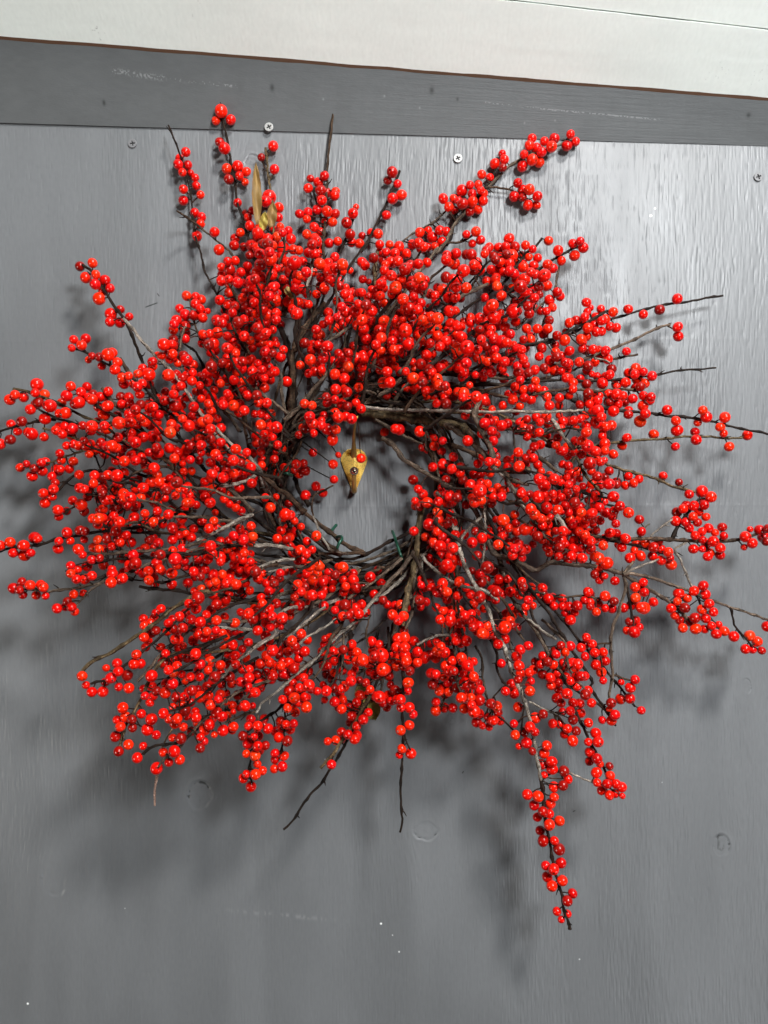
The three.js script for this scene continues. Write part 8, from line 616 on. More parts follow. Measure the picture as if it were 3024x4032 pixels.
[0,'g',0.60,1.26,[-145.8,106.9,25.1,-144,104.7,25.1,-138.8,92.8,23.1,-129.3,84,21.1,-120.1,77,19,-110.8,68.7,17,-103.2,57.5,14.9],[-118.4,84.8,29.6,3.2,-143.8,103.7,29.1,3,-144.6,95.4,31,3.7,-138.1,95.8,26.3,3.4]],
[0,'d',0.60,1.42,[17.5,163.1,52.1,14,161.6,52.1,7.8,154.5,48.2,7.4,146,44.3,2.1,140.6,40.3,-4.8,132.3,36.4,-5.6,124.3,32.5],[4.7,155.5,59.2,3.8,13.8,160.8,56.1,4.4,7.6,149.4,53.4,4.3,23,153.3,60.8,3.9,-10.6,147.8,39.2,2.3,-8.3,136.4,42.9,3.9,-0.8,129.6,43.3,3.1,-3.2,123.5,44.1,3.8,-5.9,114.4,15.9,3.9]],
[0,'d',0.60,1.21,[0.7,-135.4,41,3.7,-133.7,41,5.8,-120.3,37.9,5.3,-105.7,34.7,5.4,-93.9,31.6,7.5,-78.1,28.4,7.2,-65,25.3],[2,-131.9,45,3.3,7.1,-126.6,40.2,3.3,10.2,-90.8,39.9,3,11.2,-97.1,40.1,2.9,17,-90.6,39.7,3.5,19.2,-99.1,39.1,3.3]],
[0,'b',0.60,1.02,[122.2,-26.1,69.5,120.6,-25.3,69.5,113.5,-22.8,64.3,106,-16.1,59.2,99.8,-11,54,90.2,-5.4,48.9,83.1,-4.3,43.7],[81.2,-10.3,64.9,3.2,113.7,-20.4,41.6,3.2,108.6,-27.7,87,2.8,119.9,-28.2,73.5,3.3,101.8,-22,40,2.9]],
[0,'b',0.60,1.29,[-100.5,137.7,46.3,-102.9,133.2,46.3,-101.3,122.5,42.8,-94.9,114.9,39.3,-90.9,104.6,35.7,-86.3,93.6,32.2,-80.9,84,28.7],[-106.8,124.9,57.4,3.3,-117.3,119.8,48,3.1,-93.4,99.3,57.7,3.4,-101.5,133.4,50.3,3.2]],
[0,'g',0.60,1.15,[54.8,-118.5,39,58.4,-115.8,39,53.8,-103.5,36,50.2,-91.2,33,46.9,-80.1,30,45.5,-67.5,27,39.3,-57.5,24],[57.3,-101.5,44.7,3.4,55.2,-114.5,43,3.2]],
[0,'d',0.60,1.12,[-41.9,-130.6,43.2,-41.9,-126.3,43.2,-34.2,-120.3,39.9,-33,-113.1,36.6,-29.2,-103.7,33.3,-25.9,-93.7,30,-22,-85.3,26.7],[-33.2,-116.3,57.9,3.5,-43.8,-117.3,61.9,3,-32.7,-126.5,49.7,3.2,-26.3,-115.3,57.3,3.7,-34.5,-110.9,53.7,3.6,-28.1,-107.1,45.7,3.3,-30,-122.7,44.5,3.5,-40,-126.5,47.2,2.6,-34.2,-118.5,49.5,3.2]],
[0,'d',0.60,1.25,[-138.3,-26.9,102.1,-135.4,-25.2,102.1,-126.7,-25.2,94.6,-118.9,-26.3,87.2,-111.4,-25.5,79.8,-101.9,-21.9,72.4,-92.6,-21.6,64.9],[-127.3,-28.7,97,4.3,-133.9,-25.6,106.1,3.5,-106.7,-21.1,92.8,3.6,-87.2,-25.7,85.9,3.1,-101.1,-30.7,89.7,2.9,-118.5,-37.1,87,3.2,-102.4,-39.5,79.2,3]],
[0,'d',0.60,1.19,[90.8,105.4,69.3,87.6,104.3,69.3,82.9,102.2,64.2,75.1,98.6,59,67.1,97.3,53.9,59.7,91.5,48.8,51.8,86.9,43.7],[67.8,109.7,55.8,3.5,61.3,105.8,63.5,3.2,71.6,113.2,60.2,2.8,81,111.7,56.7,3.6,88.1,103.8,73.3,3.1,72.9,106.8,58.9,3.1,73.3,100.5,63.4,3.6,77.9,97.2,67.7,3.7,68.4,98.9,59.1,3.2,71.4,92.7,54.1,3.6,92.5,100.9,54.8,3.4]],
[0,'d',0.60,1.49,[-119.2,113.1,50.9,-118.7,111.3,50.9,-113.8,104.5,47.1,-107.6,96,43.2,-105.2,88.7,39.4,-100,81.5,35.5,-93,77.3,31.7],[-116.3,111,54.9,3.7,-112.9,95.1,62.3,4.2]],
[0,'d',0.60,0.95,[-3.1,-115.5,93.7,-2.4,-113.8,93.7,-1.2,-107,86.9,0.6,-97.9,80,3,-89.9,73.2,3.4,-82.4,66.4,2.7,-76.1,59.5],[12.9,-84.6,86.3,3.5,7.7,-85,82.1,3.3,13.9,-92.5,87.7,3.6,-1.5,-90.1,82.1,4.9,-5.8,-89.3,89.2,3.6,-13.3,-92.2,86.8,4.1,-0.7,-98.5,84.9,4.4,-11.3,-107.1,83.1,2.9,-8.5,-109.6,90.9,2.8,-2.8,-112.6,97.7,4.1]],
[0,'b',0.60,1.06,[106.3,-50,66.8,103.9,-48.4,66.8,94.9,-42.3,61.9,89.3,-36.4,56.9,82.2,-28.5,51.9,74,-22.1,47,68.5,-18.9,42],[101.9,-48.7,70.8,3.2,87.9,-44.6,74,3.1,86,-22.6,72.9,3.1,82.9,-27.7,70,3.3]],
[0,'d',0.60,1.26,[-38.1,-115.3,81.3,-36.6,-113.4,81.3,-31.2,-105.7,75.3,-29.1,-99.3,69.4,-27.5,-93,63.4,-23.3,-87.6,57.4,-22,-79,51.5],[-20.5,-104.6,89.8,3.5,-36,-111.9,85.3,3.5]],
[0,'b',0.60,1.30,[-47.1,-106,100.7,-46.8,-104.5,100.7,-40.1,-98.6,93.4,-36.2,-89.9,86,-33.4,-80.1,78.7,-27.2,-72.4,71.4,-25.1,-64.4,64.1],[-45.1,-103.9,104.7,3.6]],
[0,'d',0.60,1.19,[94,-56.4,76.8,92.5,-55.1,76.8,87.7,-52.9,71.1,84.6,-44,65.5,78.5,-37.7,59.8,73.9,-35.5,54.2,66.9,-30.4,48.5],[85.6,-46,92.7,3,90.9,-55.6,80.8,3.1]],
[0,'b',0.60,1.19,[-113.1,-52.7,100.1,-111.8,-51.3,100.1,-103.8,-49.1,92.8,-94.2,-47,85.6,-86.5,-42.4,78.3,-79.1,-36.5,71,-69.7,-33.6,63.7],[-111.7,-51.5,104.1,4]],
[0,'g',0.60,1.43,[-19.7,161,5,-20.2,159.7,5,-27.1,148.5,5,-29,135.9,5,-28.1,122.5,5,-31.4,110.2,5,-30.5,96.6,5],[-22.2,158.8,8.3,3.7]],
[0,'d',0.60,1.12,[-14.7,153.1,37.4,-16.4,150.7,37.4,-17.2,143.7,34.5,-18.2,135.7,31.6,-22.7,129.6,28.7,-25.2,119.2,25.8,-25.5,114.1,22.9],[-15.2,149.4,41.4,3.1,-15.9,104.8,34.6,3.7]],
[0,'g',0.60,1.43,[-134.9,0.7,91.7,-131.9,-2.6,91.7,-127.7,-3.1,85,-121.5,-3.2,78.3,-115.1,-3.4,71.6,-106.8,-5.6,64.9,-100.3,-6.1,58.2],[-131.7,-1.5,95.7,3.3,-110.5,5.9,76.7,3.5]],
[0,'d',0.60,1.01,[-100.2,108,70.9,-100.7,105.2,70.9,-95.9,93.2,65.7,-88.9,82.9,60.5,-81.7,72.2,55.2,-72.7,62,50,-63.4,50.7,44.7],[-99.9,104.5,74.9,3.9,-96.2,103,66.6,3,-102.3,77.3,62.9,3.1,-91.7,66.6,61,3.5,-82.5,75.7,66.4,3.5,-76.7,71.4,61.9,3.3,-79.5,92.4,64.7,3.1,-81.7,65.1,55.4,3.1,-74.8,56,57,3.3,-81,57.3,59.9,3.6]],
[0,'g',0.60,1.46,[15,141,64.3,12.4,138,64.3,7.4,132.3,59.6,3.4,124.9,54.8,0.9,115.3,50,-4.6,108.5,45.2,-7.7,99,40.4],[12.3,137.5,68.3,3.8,-1.9,112.1,70,3.7,-2,109.2,46.4,3.4,5.4,114.1,51.3,3.9,10,109.3,47.1,3.8,3.7,112.2,44.4,3.5,6.4,106.3,61.5,3.5,-8.2,106.1,45.7,3.3,-13.6,103,47.6,3.4,-18.8,104.6,42,4.3,-15.1,98,43.2,3.6,16,111,54.9,4.2]],
[0,'d',0.60,1.19,[107.7,18.9,83.9,107.3,20.6,83.9,94,25.5,77.8,84.3,27.7,71.6,70.9,26.1,65.5,59.4,28.1,59.3,45.7,30.2,53.2],[84.9,37.7,78.5,3.3,84.4,28.5,84.8,3.6,105.8,20.5,87.9,3.4,106.7,11.3,79,3]],
[0,'d',0.60,1.25,[-131,62.7,73.7,-128.7,60,73.7,-122.5,52.8,68.3,-116.5,50.4,62.9,-109.7,46.4,57.4,-101.7,39.2,52,-93,35.1,46.5],[-127.8,59.2,77.7,2.9,-125,55.2,73,4.1,-110,52.6,77.9,3.4]],
[0,'b',0.60,1.28,[91.1,89,52.5,88.9,89.2,52.5,83.2,85.8,48.5,75.1,84,44.6,66.8,81.4,40.6,60.3,78.5,36.7,54.6,73.7,32.7],[90,87.2,56.5,2.9]],
[0,'b',0.60,1.19,[65.5,112.8,69.5,62.5,112.3,69.5,51.6,103.1,64.4,43.4,96.2,59.2,30.9,85.6,54.1,21.2,78.3,48.9,13.4,67.6,43.8],[35.7,105.9,73,3.3,39.6,110.1,69.4,3.6,50.8,115.1,58.9,4.2,62.2,110.2,73.5,3.3,53.2,105.5,72.6,4.7,52.3,94.7,75.8,3.7,26.3,90.4,51.1,3.9,25.1,85.1,62.8,3.6,30.2,94.4,56.2,3.6,37,95.4,54.8,3.6,34.8,87.6,57,4.3,31.5,91.5,62.2,3.2,28,81.2,52.8,3.4,35.8,82.3,66.5,3.7,39,80.4,74.6,3.3,41.5,78.8,64,3.1]],
[0,'g',0.60,1.21,[51.1,125.8,46.3,50.3,124.7,46.3,38.3,115.9,42.8,27.9,105.8,39.3,21.5,94.3,35.7,11.9,84,32.2,3.7,72.1,28.7],[48.8,124.4,50.3,3.7]],
[0,'d',0.60,1.43,[-58.1,131.1,63.7,-55.2,130.6,63.7,-55.3,121.9,59,-57.4,110.7,54.3,-54.5,103.9,49.5,-51.3,96.1,44.8,-51.3,87,40],[-56.4,128.4,67.7,4,-43.9,118.1,67.3,3.2,-55.8,97.9,52.9,3.1]],
[0,'d',0.60,1.11,[61,-80,78.9,62.7,-74.6,78.9,58.8,-65,73.1,52.2,-54.9,67.3,46.9,-45.2,61.5,41,-35.3,55.7,30.9,-25.9,49.9],[40.2,-33.8,73.5,4.1,39.8,-50.6,78.8,3.5,61.4,-76.2,82.9,3.6,49.9,-64.1,89,3.5,55.4,-64.7,76.7,3.2,55.8,-72.4,82.6,2.9]],
[0,'g',0.60,1.38,[36.8,129.7,60.7,35.1,125.7,60.7,30.7,121.2,56.2,24.2,115.6,51.7,19.7,108.6,47.1,16.7,101.9,42.6,10.6,95.1,38.1],[34.8,125.9,64.7,4.2]],
[0,'g',0.60,1.02,[-128,19.3,100.3,-124.4,16.1,100.3,-116.6,15.1,93,-106.1,13.5,85.7,-96.4,8.9,78.4,-85.2,9.4,71.1,-73.8,9.3,63.8],[-124.3,17.8,104.3,3.8,-124.6,14.4,81.4,3.6,-106.8,23.6,87.8,3.5,-65.6,-1.6,55.2,4.4]],
[0,'d',0.60,1.28,[-69.6,-84.9,100.1,-66.7,-85.8,100.1,-63.3,-78.9,92.8,-59.8,-74.6,85.5,-54.1,-70.5,78.3,-49,-64.3,71,-46.3,-58.4,63.7],[-39.5,-45.2,67.4,3.6,-45.3,-52.4,81.4,3.6,-42.7,-47.9,62.1,3.4,-66.9,-83.3,104.1,3.6]],
[0,'b',0.60,1.16,[-9.7,137,63.6,-10.3,135.4,63.6,-15.9,127.2,58.9,-18.1,117.7,54.2,-19.1,109.6,49.4,-20.9,102,44.7,-23.6,93.5,40],[-11.7,133.9,67.6,3.8,-14.5,124.7,65.1,4,-23.6,104.8,58,3.2]],
[0,'d',0.60,1.37,[94.5,0.4,83.2,91,2.4,83.2,87.4,6.3,77.1,80.4,5.1,71,74.3,7.4,64.9,69,13.2,58.8,60.5,12.7,52.7],[57.9,6,73.9,3.6,75.8,-5.3,76.7,4.1,91.3,1.7,87.2,3.7]],
[0,'d',0.60,1.22,[-83.6,-61.5,105.1,-79.7,-62.5,105.1,-71.1,-56.2,97.4,-63.7,-46.5,89.8,-55.3,-38.7,82.2,-45.5,-32.5,74.5,-41.8,-29.8,66.9],[-80.5,-60.4,109.1,3.5,-47.8,-35.1,71.3,3.5,-43.2,-35.6,55.6,4.3,-51.2,-49.4,90.3,3.1,-32,-41,65,3.4]],
[0,'d',0.60,1.22,[82.9,-22.5,84.3,81.9,-23.4,84.3,74.1,-17.7,78.1,64.7,-11.7,71.9,56.9,-6,65.8,47.8,-2.7,59.6,37.6,2.5,53.4],[29.6,6.4,40.4,4,29.9,-8.3,55.1,4.2,55.6,-19.4,79.9,3.7,70.7,-20.3,89.2,3.2,80.6,-22.9,88.3,3.3]],
[0,'b',0.60,1.04,[-108.9,71.9,60.2,-106.3,68.6,60.2,-98.1,62.8,55.7,-88.4,54.9,51.2,-79.9,47.2,46.7,-71.5,41.5,42.2,-66,39.5,37.7],[-104.8,70,64.2,3.3,-58.5,31.7,53.3,3.4]],
[0,'d',0.60,1.26,[35.8,-69.7,76.9,36.9,-68.4,76.9,32,-59.8,71.2,30.1,-51.4,65.6,25.9,-42.1,59.9,22.5,-33.2,54.2,19,-29.2,48.6],[37.5,-63.6,72.1,3.3,35.3,-67.8,80.9,3.2]],
[0,'d',0.60,1.34,[64.7,-35.2,91.7,63.5,-35.6,91.7,55.7,-25.7,85,46.7,-17.7,78.3,35.1,-9.3,71.6,33.6,-6.1,64.9,34.9,-4.3,58.2],[42.3,-22.2,92.1,3.8,58.7,-27.5,80.1,3.3,63.1,-33.9,95.7,4.2]],
[0,'d',0.60,1.28,[60.9,72.7,77.7,58.9,72.5,77.7,50.4,69.3,72,43.4,64.4,66.3,35.8,60.6,60.6,27.6,55.1,54.9,21.8,55.3,49.1],[51,74.1,68.3,3.2,58,72.4,81.7,4,23.9,53.8,51.3,3.7]],
[0,'d',0.60,1.00,[-36.4,108.5,70.2,-37.4,107.3,70.2,-35.4,99.7,65,-36.7,90.8,59.8,-35.2,84.3,54.6,-35.6,75.9,49.4,-32.4,67.9,44.3],[-36.3,105.7,74.2,4,-39.5,99.7,66.9,3.7,-32.1,90,62.8,3.8,-31.4,79.7,65.6,3.6,-36.9,73.6,73.5,3.1,-31.9,73,66.4,2.9]],
[0,'d',0.60,1.43,[-105.8,33.9,77.3,-103.5,34.5,77.3,-92.9,28.6,71.6,-80.8,24.4,65.9,-70.7,22.5,60.2,-69.1,20.8,54.5,-69.2,18.1,48.8],[-94.5,32.3,83.7,3.5,-103.9,34.3,81.3,2.7]],
[0,'d',0.60,1.38,[-4,109.8,69.5,-4.9,106.7,69.5,-10.1,96.6,64.3,-12.4,82.4,59.2,-14.5,71.8,54,-16.3,69,48.9,-19.1,70.4,43.8],[-5.1,107,73.5,3.3,2,91.4,64.6,3.6,3.8,84.8,62,3.9,-15.1,67.6,61.8,3.4,-21,60.5,65.5,3.8]],
[0,'d',0.60,1.12,[63.6,13.4,76.4,60.1,14.3,76.4,54.7,15.1,70.8,45.4,15.2,65.2,38.3,17.3,59.6,38.9,18.9,53.9,39.9,19.6,48.3],[60.3,13.4,80.4,4.7]],
[0,'d',0.60,1.26,[-70.7,58.1,68.9,-67.9,53.8,68.9,-59.7,45.6,63.8,-59.6,44.4,58.7,-62.1,43.5,53.6,-63.6,41.4,48.5,-64.1,39.2,43.4],[-46.1,51.7,60.6,2.8,-50.8,54.7,63.5,3.6,-55.4,50.1,66.1,2.6,-68.7,54.3,72.9,3.9]],
[0,'d',0.60,1.36,[-51.6,72.7,67.1,-51.3,70.2,67.1,-45.8,61,62.1,-46.6,59.6,57.1,-48.2,58.5,52.2,-50.2,56.2,47.2,-51.6,58,42.2],[-45,55.8,78.6,3.8,-36.5,53.4,69.2,4,-46.4,59.6,86,3.5,-47.2,58.7,72.2,3.2,-51.1,69.6,71.1,3.1,-45.9,68.1,74.3,3]],
[0,'b',0.60,1.36,[-8.3,-44.4,56.7,-8.9,-42.3,56.7,-8.6,-39.5,52.4,-6.8,-39.7,48.2,-3.3,-38.6,43.9,-3.7,-38.1,39.7,-0.3,-38.8,35.4],[-9.1,-42.7,60.7,3.9]],
[0,'g',0.60,1.19,[-30.3,-39.1,42.8,-29.1,-36.9,42.8,-25.6,-38.3,39.6,-26.3,-38.5,36.3,-24.6,-39.2,33,-21,-41.5,29.7,-19.6,-41.9,26.4],[-28.1,-37.4,46.8,4.2]],
[0,'d',0.60,1.16,[-66.6,-4.2,42,-66.4,-3.8,42,-68.1,-5,38.8,-66.6,-6.1,35.6,-66.3,-9.7,32.4,-65.1,-9.5,29.1,-66.6,-10.7,25.9],[-63.3,-2.2,46,3.7]],
[0,'d',0.60,1.09,[-31.3,64.4,78.6,-31.3,62.5,78.6,-30.9,63,72.8,-33.1,63.9,67,-36,64.4,61.2,-37,65.3,55.5,-36.9,64.8,49.7],[-28.8,59.5,82.6,3.9,-38.9,53.7,88,3.2,-33.4,46.9,66.5,3.9,-30.7,52.7,72.9,3.1]],
[0,'b',0.60,1.14,[39.8,3.8,45,37.6,3.2,45,38.2,3.1,41.6,40.6,5,38.2,41.6,8.6,34.7,40.7,7.8,31.3,40.3,10.7,27.9],[20.7,7.4,49,2.8]],
[0,'d',0.60,1.12,[-49.7,65.4,8.6,-49,63.9,8.6,-51.7,64.2,7.7,-53.9,61.9,6.9,-54.6,60.4,6,-57.1,61.3,5.1,-57.1,59.4,5],[-32.9,40.9,12.6,2.4]],
[0,'d',0.60,1.12,[-57.5,52.5,35.8,-58.6,51.8,35.8,-59.6,50.8,33,-61.5,50.6,30.3,-62.3,49.7,27.5,-64.4,46.2,24.7,-65.5,46.8,21.9],[-34.8,32.6,39.8,3.5]],
[0,'d',0.60,1.01,[-17.4,73.4,27.7,-17.8,73.4,27.7,-18.8,73.6,25.5,-22.2,72.4,23.3,-20.6,74.5,21,-21.8,73.1,18.8,-23.9,72.8,16.6],[-16,37.2,31.7,3.5]],
[0,'b',0.60,1.01,[-70.2,36.2,23.9,-70.6,35.3,23.9,-71.3,31.8,21.9,-71.9,30,20,-71.3,29.5,18,-72,30.6,16.1,-72.7,28.1,14.1],[-35,22.7,27.9,3.3]]
];
const barkMap = dataTexture(128, 512, (x, y, o) => {
  const a = vnoise(x / 16, y / 40, 121), b = vnoise(x / 5, y / 12, 122), c = vnoise(x / 2.5, y / 3, 123);
  let g = 0.62 + 0.35 * a + 0.25 * (b - 0.5) + 0.12 * (c - 0.5);
  const len = Math.pow(vnoise(x / 5, y / 3.2, 124), 4); g *= 1 - 0.75 * smooth(0.25, 0.6, len);
  const pale = smooth(0.66, 0.82, vnoise(x / 9, y / 22, 125)); g = g + 0.3 * pale;
  o[0] = clamp(255 * g * 0.93, 0, 255); o[1] = clamp(250 * g * 0.93, 0, 255); o[2] = clamp(244 * g * 0.93, 0, 255);
}, true);
barkMap.wrapS = barkMap.wrapT = THREE.RepeatWrapping;
const barkBump = dataTexture(128, 256, (x, y, o) => { const v = 0.5 + 0.5 * (vnoise(x / 6, y / 16, 131) - 0.5) + 0.4 * (vnoise(x / 3, y / 4, 132) - 0.5); o[0] = o[1] = o[2] = clamp(v) * 255; });
barkBump.wrapS = barkBump.wrapT = THREE.RepeatWrapping;
const bark = new THREE.MeshPhysicalMaterial({ specularIntensity: 0.35, map: barkMap, vertexColors: true, roughness: 0.72, bumpMap: barkBump, bumpScale: 0.0005 });
const TONE = { w: [0.36, 0.325, 0.28], g: [0.165, 0.125, 0.093], b: [0.10, 0.062, 0.038], d: [0.03, 0.018, 0.012], o: [0.16, 0.115, 0.06] };
const CENTER = at(1425, 1925, 0);
const wreath = new THREE.Group(); wreath.name = 'berry_wreath'; wreath.position.copy(CENTER); scene.add(wreath);
tag(wreath, 'round wreath of bare twigs covered in red berries hung on the grey panel', 'wreath');

function addTube(B, P, r0, r1, col, sides, opts = {}) {      // P: Vector3 list; appends to the buffers of B
  const n = P.length, base = B.pos.length / 3; let len = 0;
  let nx = null;
  for (let i = 0; i < n; i++) {
    const t = P[Math.min(n - 1, i + 1)].clone().sub(P[Math.max(0, i - 1)]).normalize();
    if (!nx) nx = Math.abs(t.z) < 0.9 ? v3(0, 0, 1) : v3(1, 0, 0);
    nx = nx.clone().addScaledVector(t, -nx.dot(t)).normalize();
    const bn = t.clone().cross(nx);
    if (i) len += P[i].distanceTo(P[i - 1]);
    let r = r0 + (r1 - r0) * (i / (n - 1));
    if (opts.rough) r *= 1 + opts.rough * (rnd() - 0.5) + (opts.nodes && opts.nodes[i] ? 0.42 : 0);
    const cv = 0.8 + 0.4 * rnd();
    for (let j = 0; j < sides; j++) {
      const a = j / sides * 2 * Math.PI, rr = r * (opts.rough ? 1 + 0.18 * (rnd() - 0.5) : 1), ca = Math.cos(a), sa = Math.sin(a);
      B.pos.push(P[i].x + (nx.x * ca + bn.x * sa) * rr, P[i].y + (nx.y * ca + bn.y * sa) * rr, P[i].z + (nx.z * ca + bn.z * sa) * rr);
      B.uv.push(j / sides * 0.5 + B.u0, len * 22 + B.u0 * 7);
      const k = opts.nodes && opts.nodes[i] ? 0.55 : 1;
      B.col.push(col[0] * cv * k, col[1] * cv * k, col[2] * cv * k);
    }
  }
  for (let i = 0; i < n - 1; i++) for (let j = 0; j < sides; j++) { const a = base + i * sides + j, b = base + i * sides + (j + 1) % sides; B.idx.push(a, b, a + sides, b, b + sides, a + sides); }
  for (const [i, flip] of [[0, 1], [n - 1, 0]]) {
    const c = B.pos.length / 3; B.pos.push(P[i].x, P[i].y, P[i].z); B.uv.push(B.u0, 0); const e = opts.cut && !flip ? [0.5, 0.42, 0.26] : col; B.col.push(...e);
    for (let j = 0; j < sides; j++) { const a = base + i * sides + j, b = base + i * sides + (j + 1) % sides; flip ? B.idx.push(c, b, a) : B.idx.push(c, a, b); }
  }
}
function finish(B) {
  const g = new THREE.BufferGeometry();
  g.setAttribute('position', new THREE.Float32BufferAttribute(B.pos, 3)); g.setAttribute('uv', new THREE.Float32BufferAttribute(B.uv, 2)); g.setAttribute('color', new THREE.Float32BufferAttribute(B.col, 3));
  g.setIndex(B.idx); g.computeVertexNormals(); return g;
}
// berry: round, a little flattened, with a small dark navel at the blossom end (+y)
const berryGeo = (() => {
  const prof = [], N = 11;
  for (let i = 0; i <= N; i++) { const a = Math.PI * i / N; let r = 1 + 0.02 * Math.cos(2 * a); let y = Math.cos(a) * r * 0.97, x = Math.sin(a) * r; if (i === 0) { y = 0.93; x = 0; } if (i === N) { y = -0.9; x = 0; } prof.push([x, y]); }
  prof.splice(1, 0, [0.13, 0.95], [0.2, 0.975]);
  const S = 14, pos = [], col = [], idx = [], M = prof.length;
  prof.forEach(([x, y], i) => { for (let j = 0; j < S; j++) { const a = j / S * 2 * Math.PI; pos.push(x * Math.cos(a), y, x * Math.sin(a)); const nz = 0.8 + 0.34 * vnoise(Math.cos(a) * 1.6 + 5, y * 1.8 + Math.sin(a) * 1.4 + 9, 151), d = nz * (i <= 1 ? 0.09 : i === 2 ? 0.55 : i === M - 1 ? 0.2 : 1); col.push(i <= 1 ? 0.16 : d, i <= 1 ? 1.6 : d, i <= 1 ? 1.6 : d); } });
  for (let i = 0; i < M - 1; i++) for (let j = 0; j < S; j++) { const a = i * S + j, b = i * S + (j + 1) % S; if (i) idx.push(a, b, a + S); if (i < M - 2) idx.push(b, b + S, a + S); else idx.push(b, b + S, a + S); }
  const g = new THREE.BufferGeometry(); g.setAttribute('position', new THREE.Float32BufferAttribute(pos, 3)); g.setAttribute('color', new THREE.Float32BufferAttribute(col, 3)); g.setIndex(idx); g.computeVertexNormals();
  return g;
})();
const berryProps = { vertexColors: true, roughness: 0.3, clearcoat: 0.7, clearcoatRoughness: 0.05, specularIntensity: 0.35 };
const REDS = [[0.66, 0.004, 0.001], [0.72, 0.007, 0.001], [0.58, 0.003, 0.001], [0.75, 0.011, 0.001], [0.46, 0.002, 0.001], [0.68, 0.004, 0.002], [0.74, 0.018, 0.0015], [0.60, 0.003, 0.003], [0.34, 0.003, 0.001], [0.64, 0.005, 0.0015], [0.70, 0.006, 0.002], [0.24, 0.004, 0.002], [0.76, 0.013, 0.002]];
const berryMats = REDS.map(c => new THREE.MeshPhysicalMaterial({ ...berryProps, color: new THREE.Color().setRGB(...c) }));
const berryMany = new THREE.MeshPhysicalMaterial({ ...berryProps, color: 0xffffff });

const all = [];
const stemMeshes = STEMS.map(([ring, tone, r0, r1, path, ber], si) => {
  const key = []; for (let i = 0; i < path.length; i += 3) key.push(v3(path[i] / 1000 - CENTER.x, path[i + 1] / 1000 - CENTER.y, path[i + 2] / 1000));
  const curve = new THREE.CatmullRomCurve3(key, false, 'centripetal'), L = curve.getLength(), n = Math.max(4, Math.round(L / 0.0032));
  const P = curve.getSpacedPoints(n), nodes = [];
  let next = Math.round(span(2, 5));
  P.forEach((p, i) => { p.x += span(-1, 1) * 0.00028; p.y += span(-1, 1) * 0.00028; p.z += span(-1, 1) * 0.00028; if (i === next) { nodes[i] = 1; next += Math.round(span(3, 7)); } });
  const B = { pos: [], uv: [], col: [], idx: [], u0: rnd() };
  const hue = span(0.82, 1.18), col = TONE[tone].map((v, k) => v * hue * (k === 0 ? span(0.97, 1.06) : 1));
  addTube(B, P, Math.max(0.00045, r0 / 1000), Math.max(0.0006, r1 / 1000), col, r1 > 1.6 ? 9 : 7, { rough: 0.2, nodes });
  const dark = [0.03, 0.018, 0.012];
  if (!ring) nodes.forEach((on, i) => {                          // buds and spurs at the nodes
    if (!on || rnd() < 0.35) return;
    const d = v3(span(-1, 1), span(-1, 1), span(-0.3, 1)).normalize(), l = span(0.0018, 0.0042), t = P[Math.max(0, i - 1)].clone().sub(P[i]).normalize();
    const rr = (r0 + (r1 - r0) * i / n) / 1000;
    addTube(B, [P[i].clone().addScaledVector(d, rr + l).addScaledVector(t, l * 0.6), P[i].clone().addScaledVector(d, (rr + l) * 0.55).addScaledVector(t, l * 0.15), P[i].clone()], 0.00022, 0.00065, rnd() < 0.5 ? col.map(v => v * 0.6) : dark, 5);
  });
  const mine = [];
  for (let k = 0; k < ber.length; k += 4) {
    const c = v3(ber[k] / 1000 - CENTER.x, ber[k + 1] / 1000 - CENTER.y, ber[k + 2] / 1000), r = ber[k + 3] / 1000;
    let best = 1e9, bi = 0; P.forEach((p, i) => { const d = p.distanceToSquared(c); if (d < best) { best = d; bi = i; } });
    const q = P[Math.min(n, bi + Math.round(span(0, 1.4)))], dir = q.clone().sub(c); const dist = dir.length(); dir.normalize();
    const endp = c.clone().addScaledVector(dir, r * 0.9);
    if (dist > r * 1.05) { const m = endp.clone().lerp(q, 0.5).add(v3(span(-1, 1), span(-1, 1), span(-1, 1)).multiplyScalar(0.12 * (dist - r))); addTube(B, [endp, m, q], 0.00038, 0.00052, rnd() < 0.5 ? dark : [0.07, 0.032, 0.02], 4); }
    const axis = dir.clone().negate().add(v3(span(-1, 1), span(-1, 1), span(-0.6, 1)).multiplyScalar(0.45)).normalize();
    const b = { c, r, axis, spin: span(0, 6.28), tint: Math.floor(rnd() * REDS.length), orange: rnd() < 0.008, si, size: r / (CAM_Z - c.z), sq: [span(0.94, 1.05), span(0.92, 1.06), span(0.94, 1.05)] };
    mine.push(b); all.push(b);
  }
  return mesh(ring ? 'ring_stem' : 'branch', finish(B), bark, wreath);
});
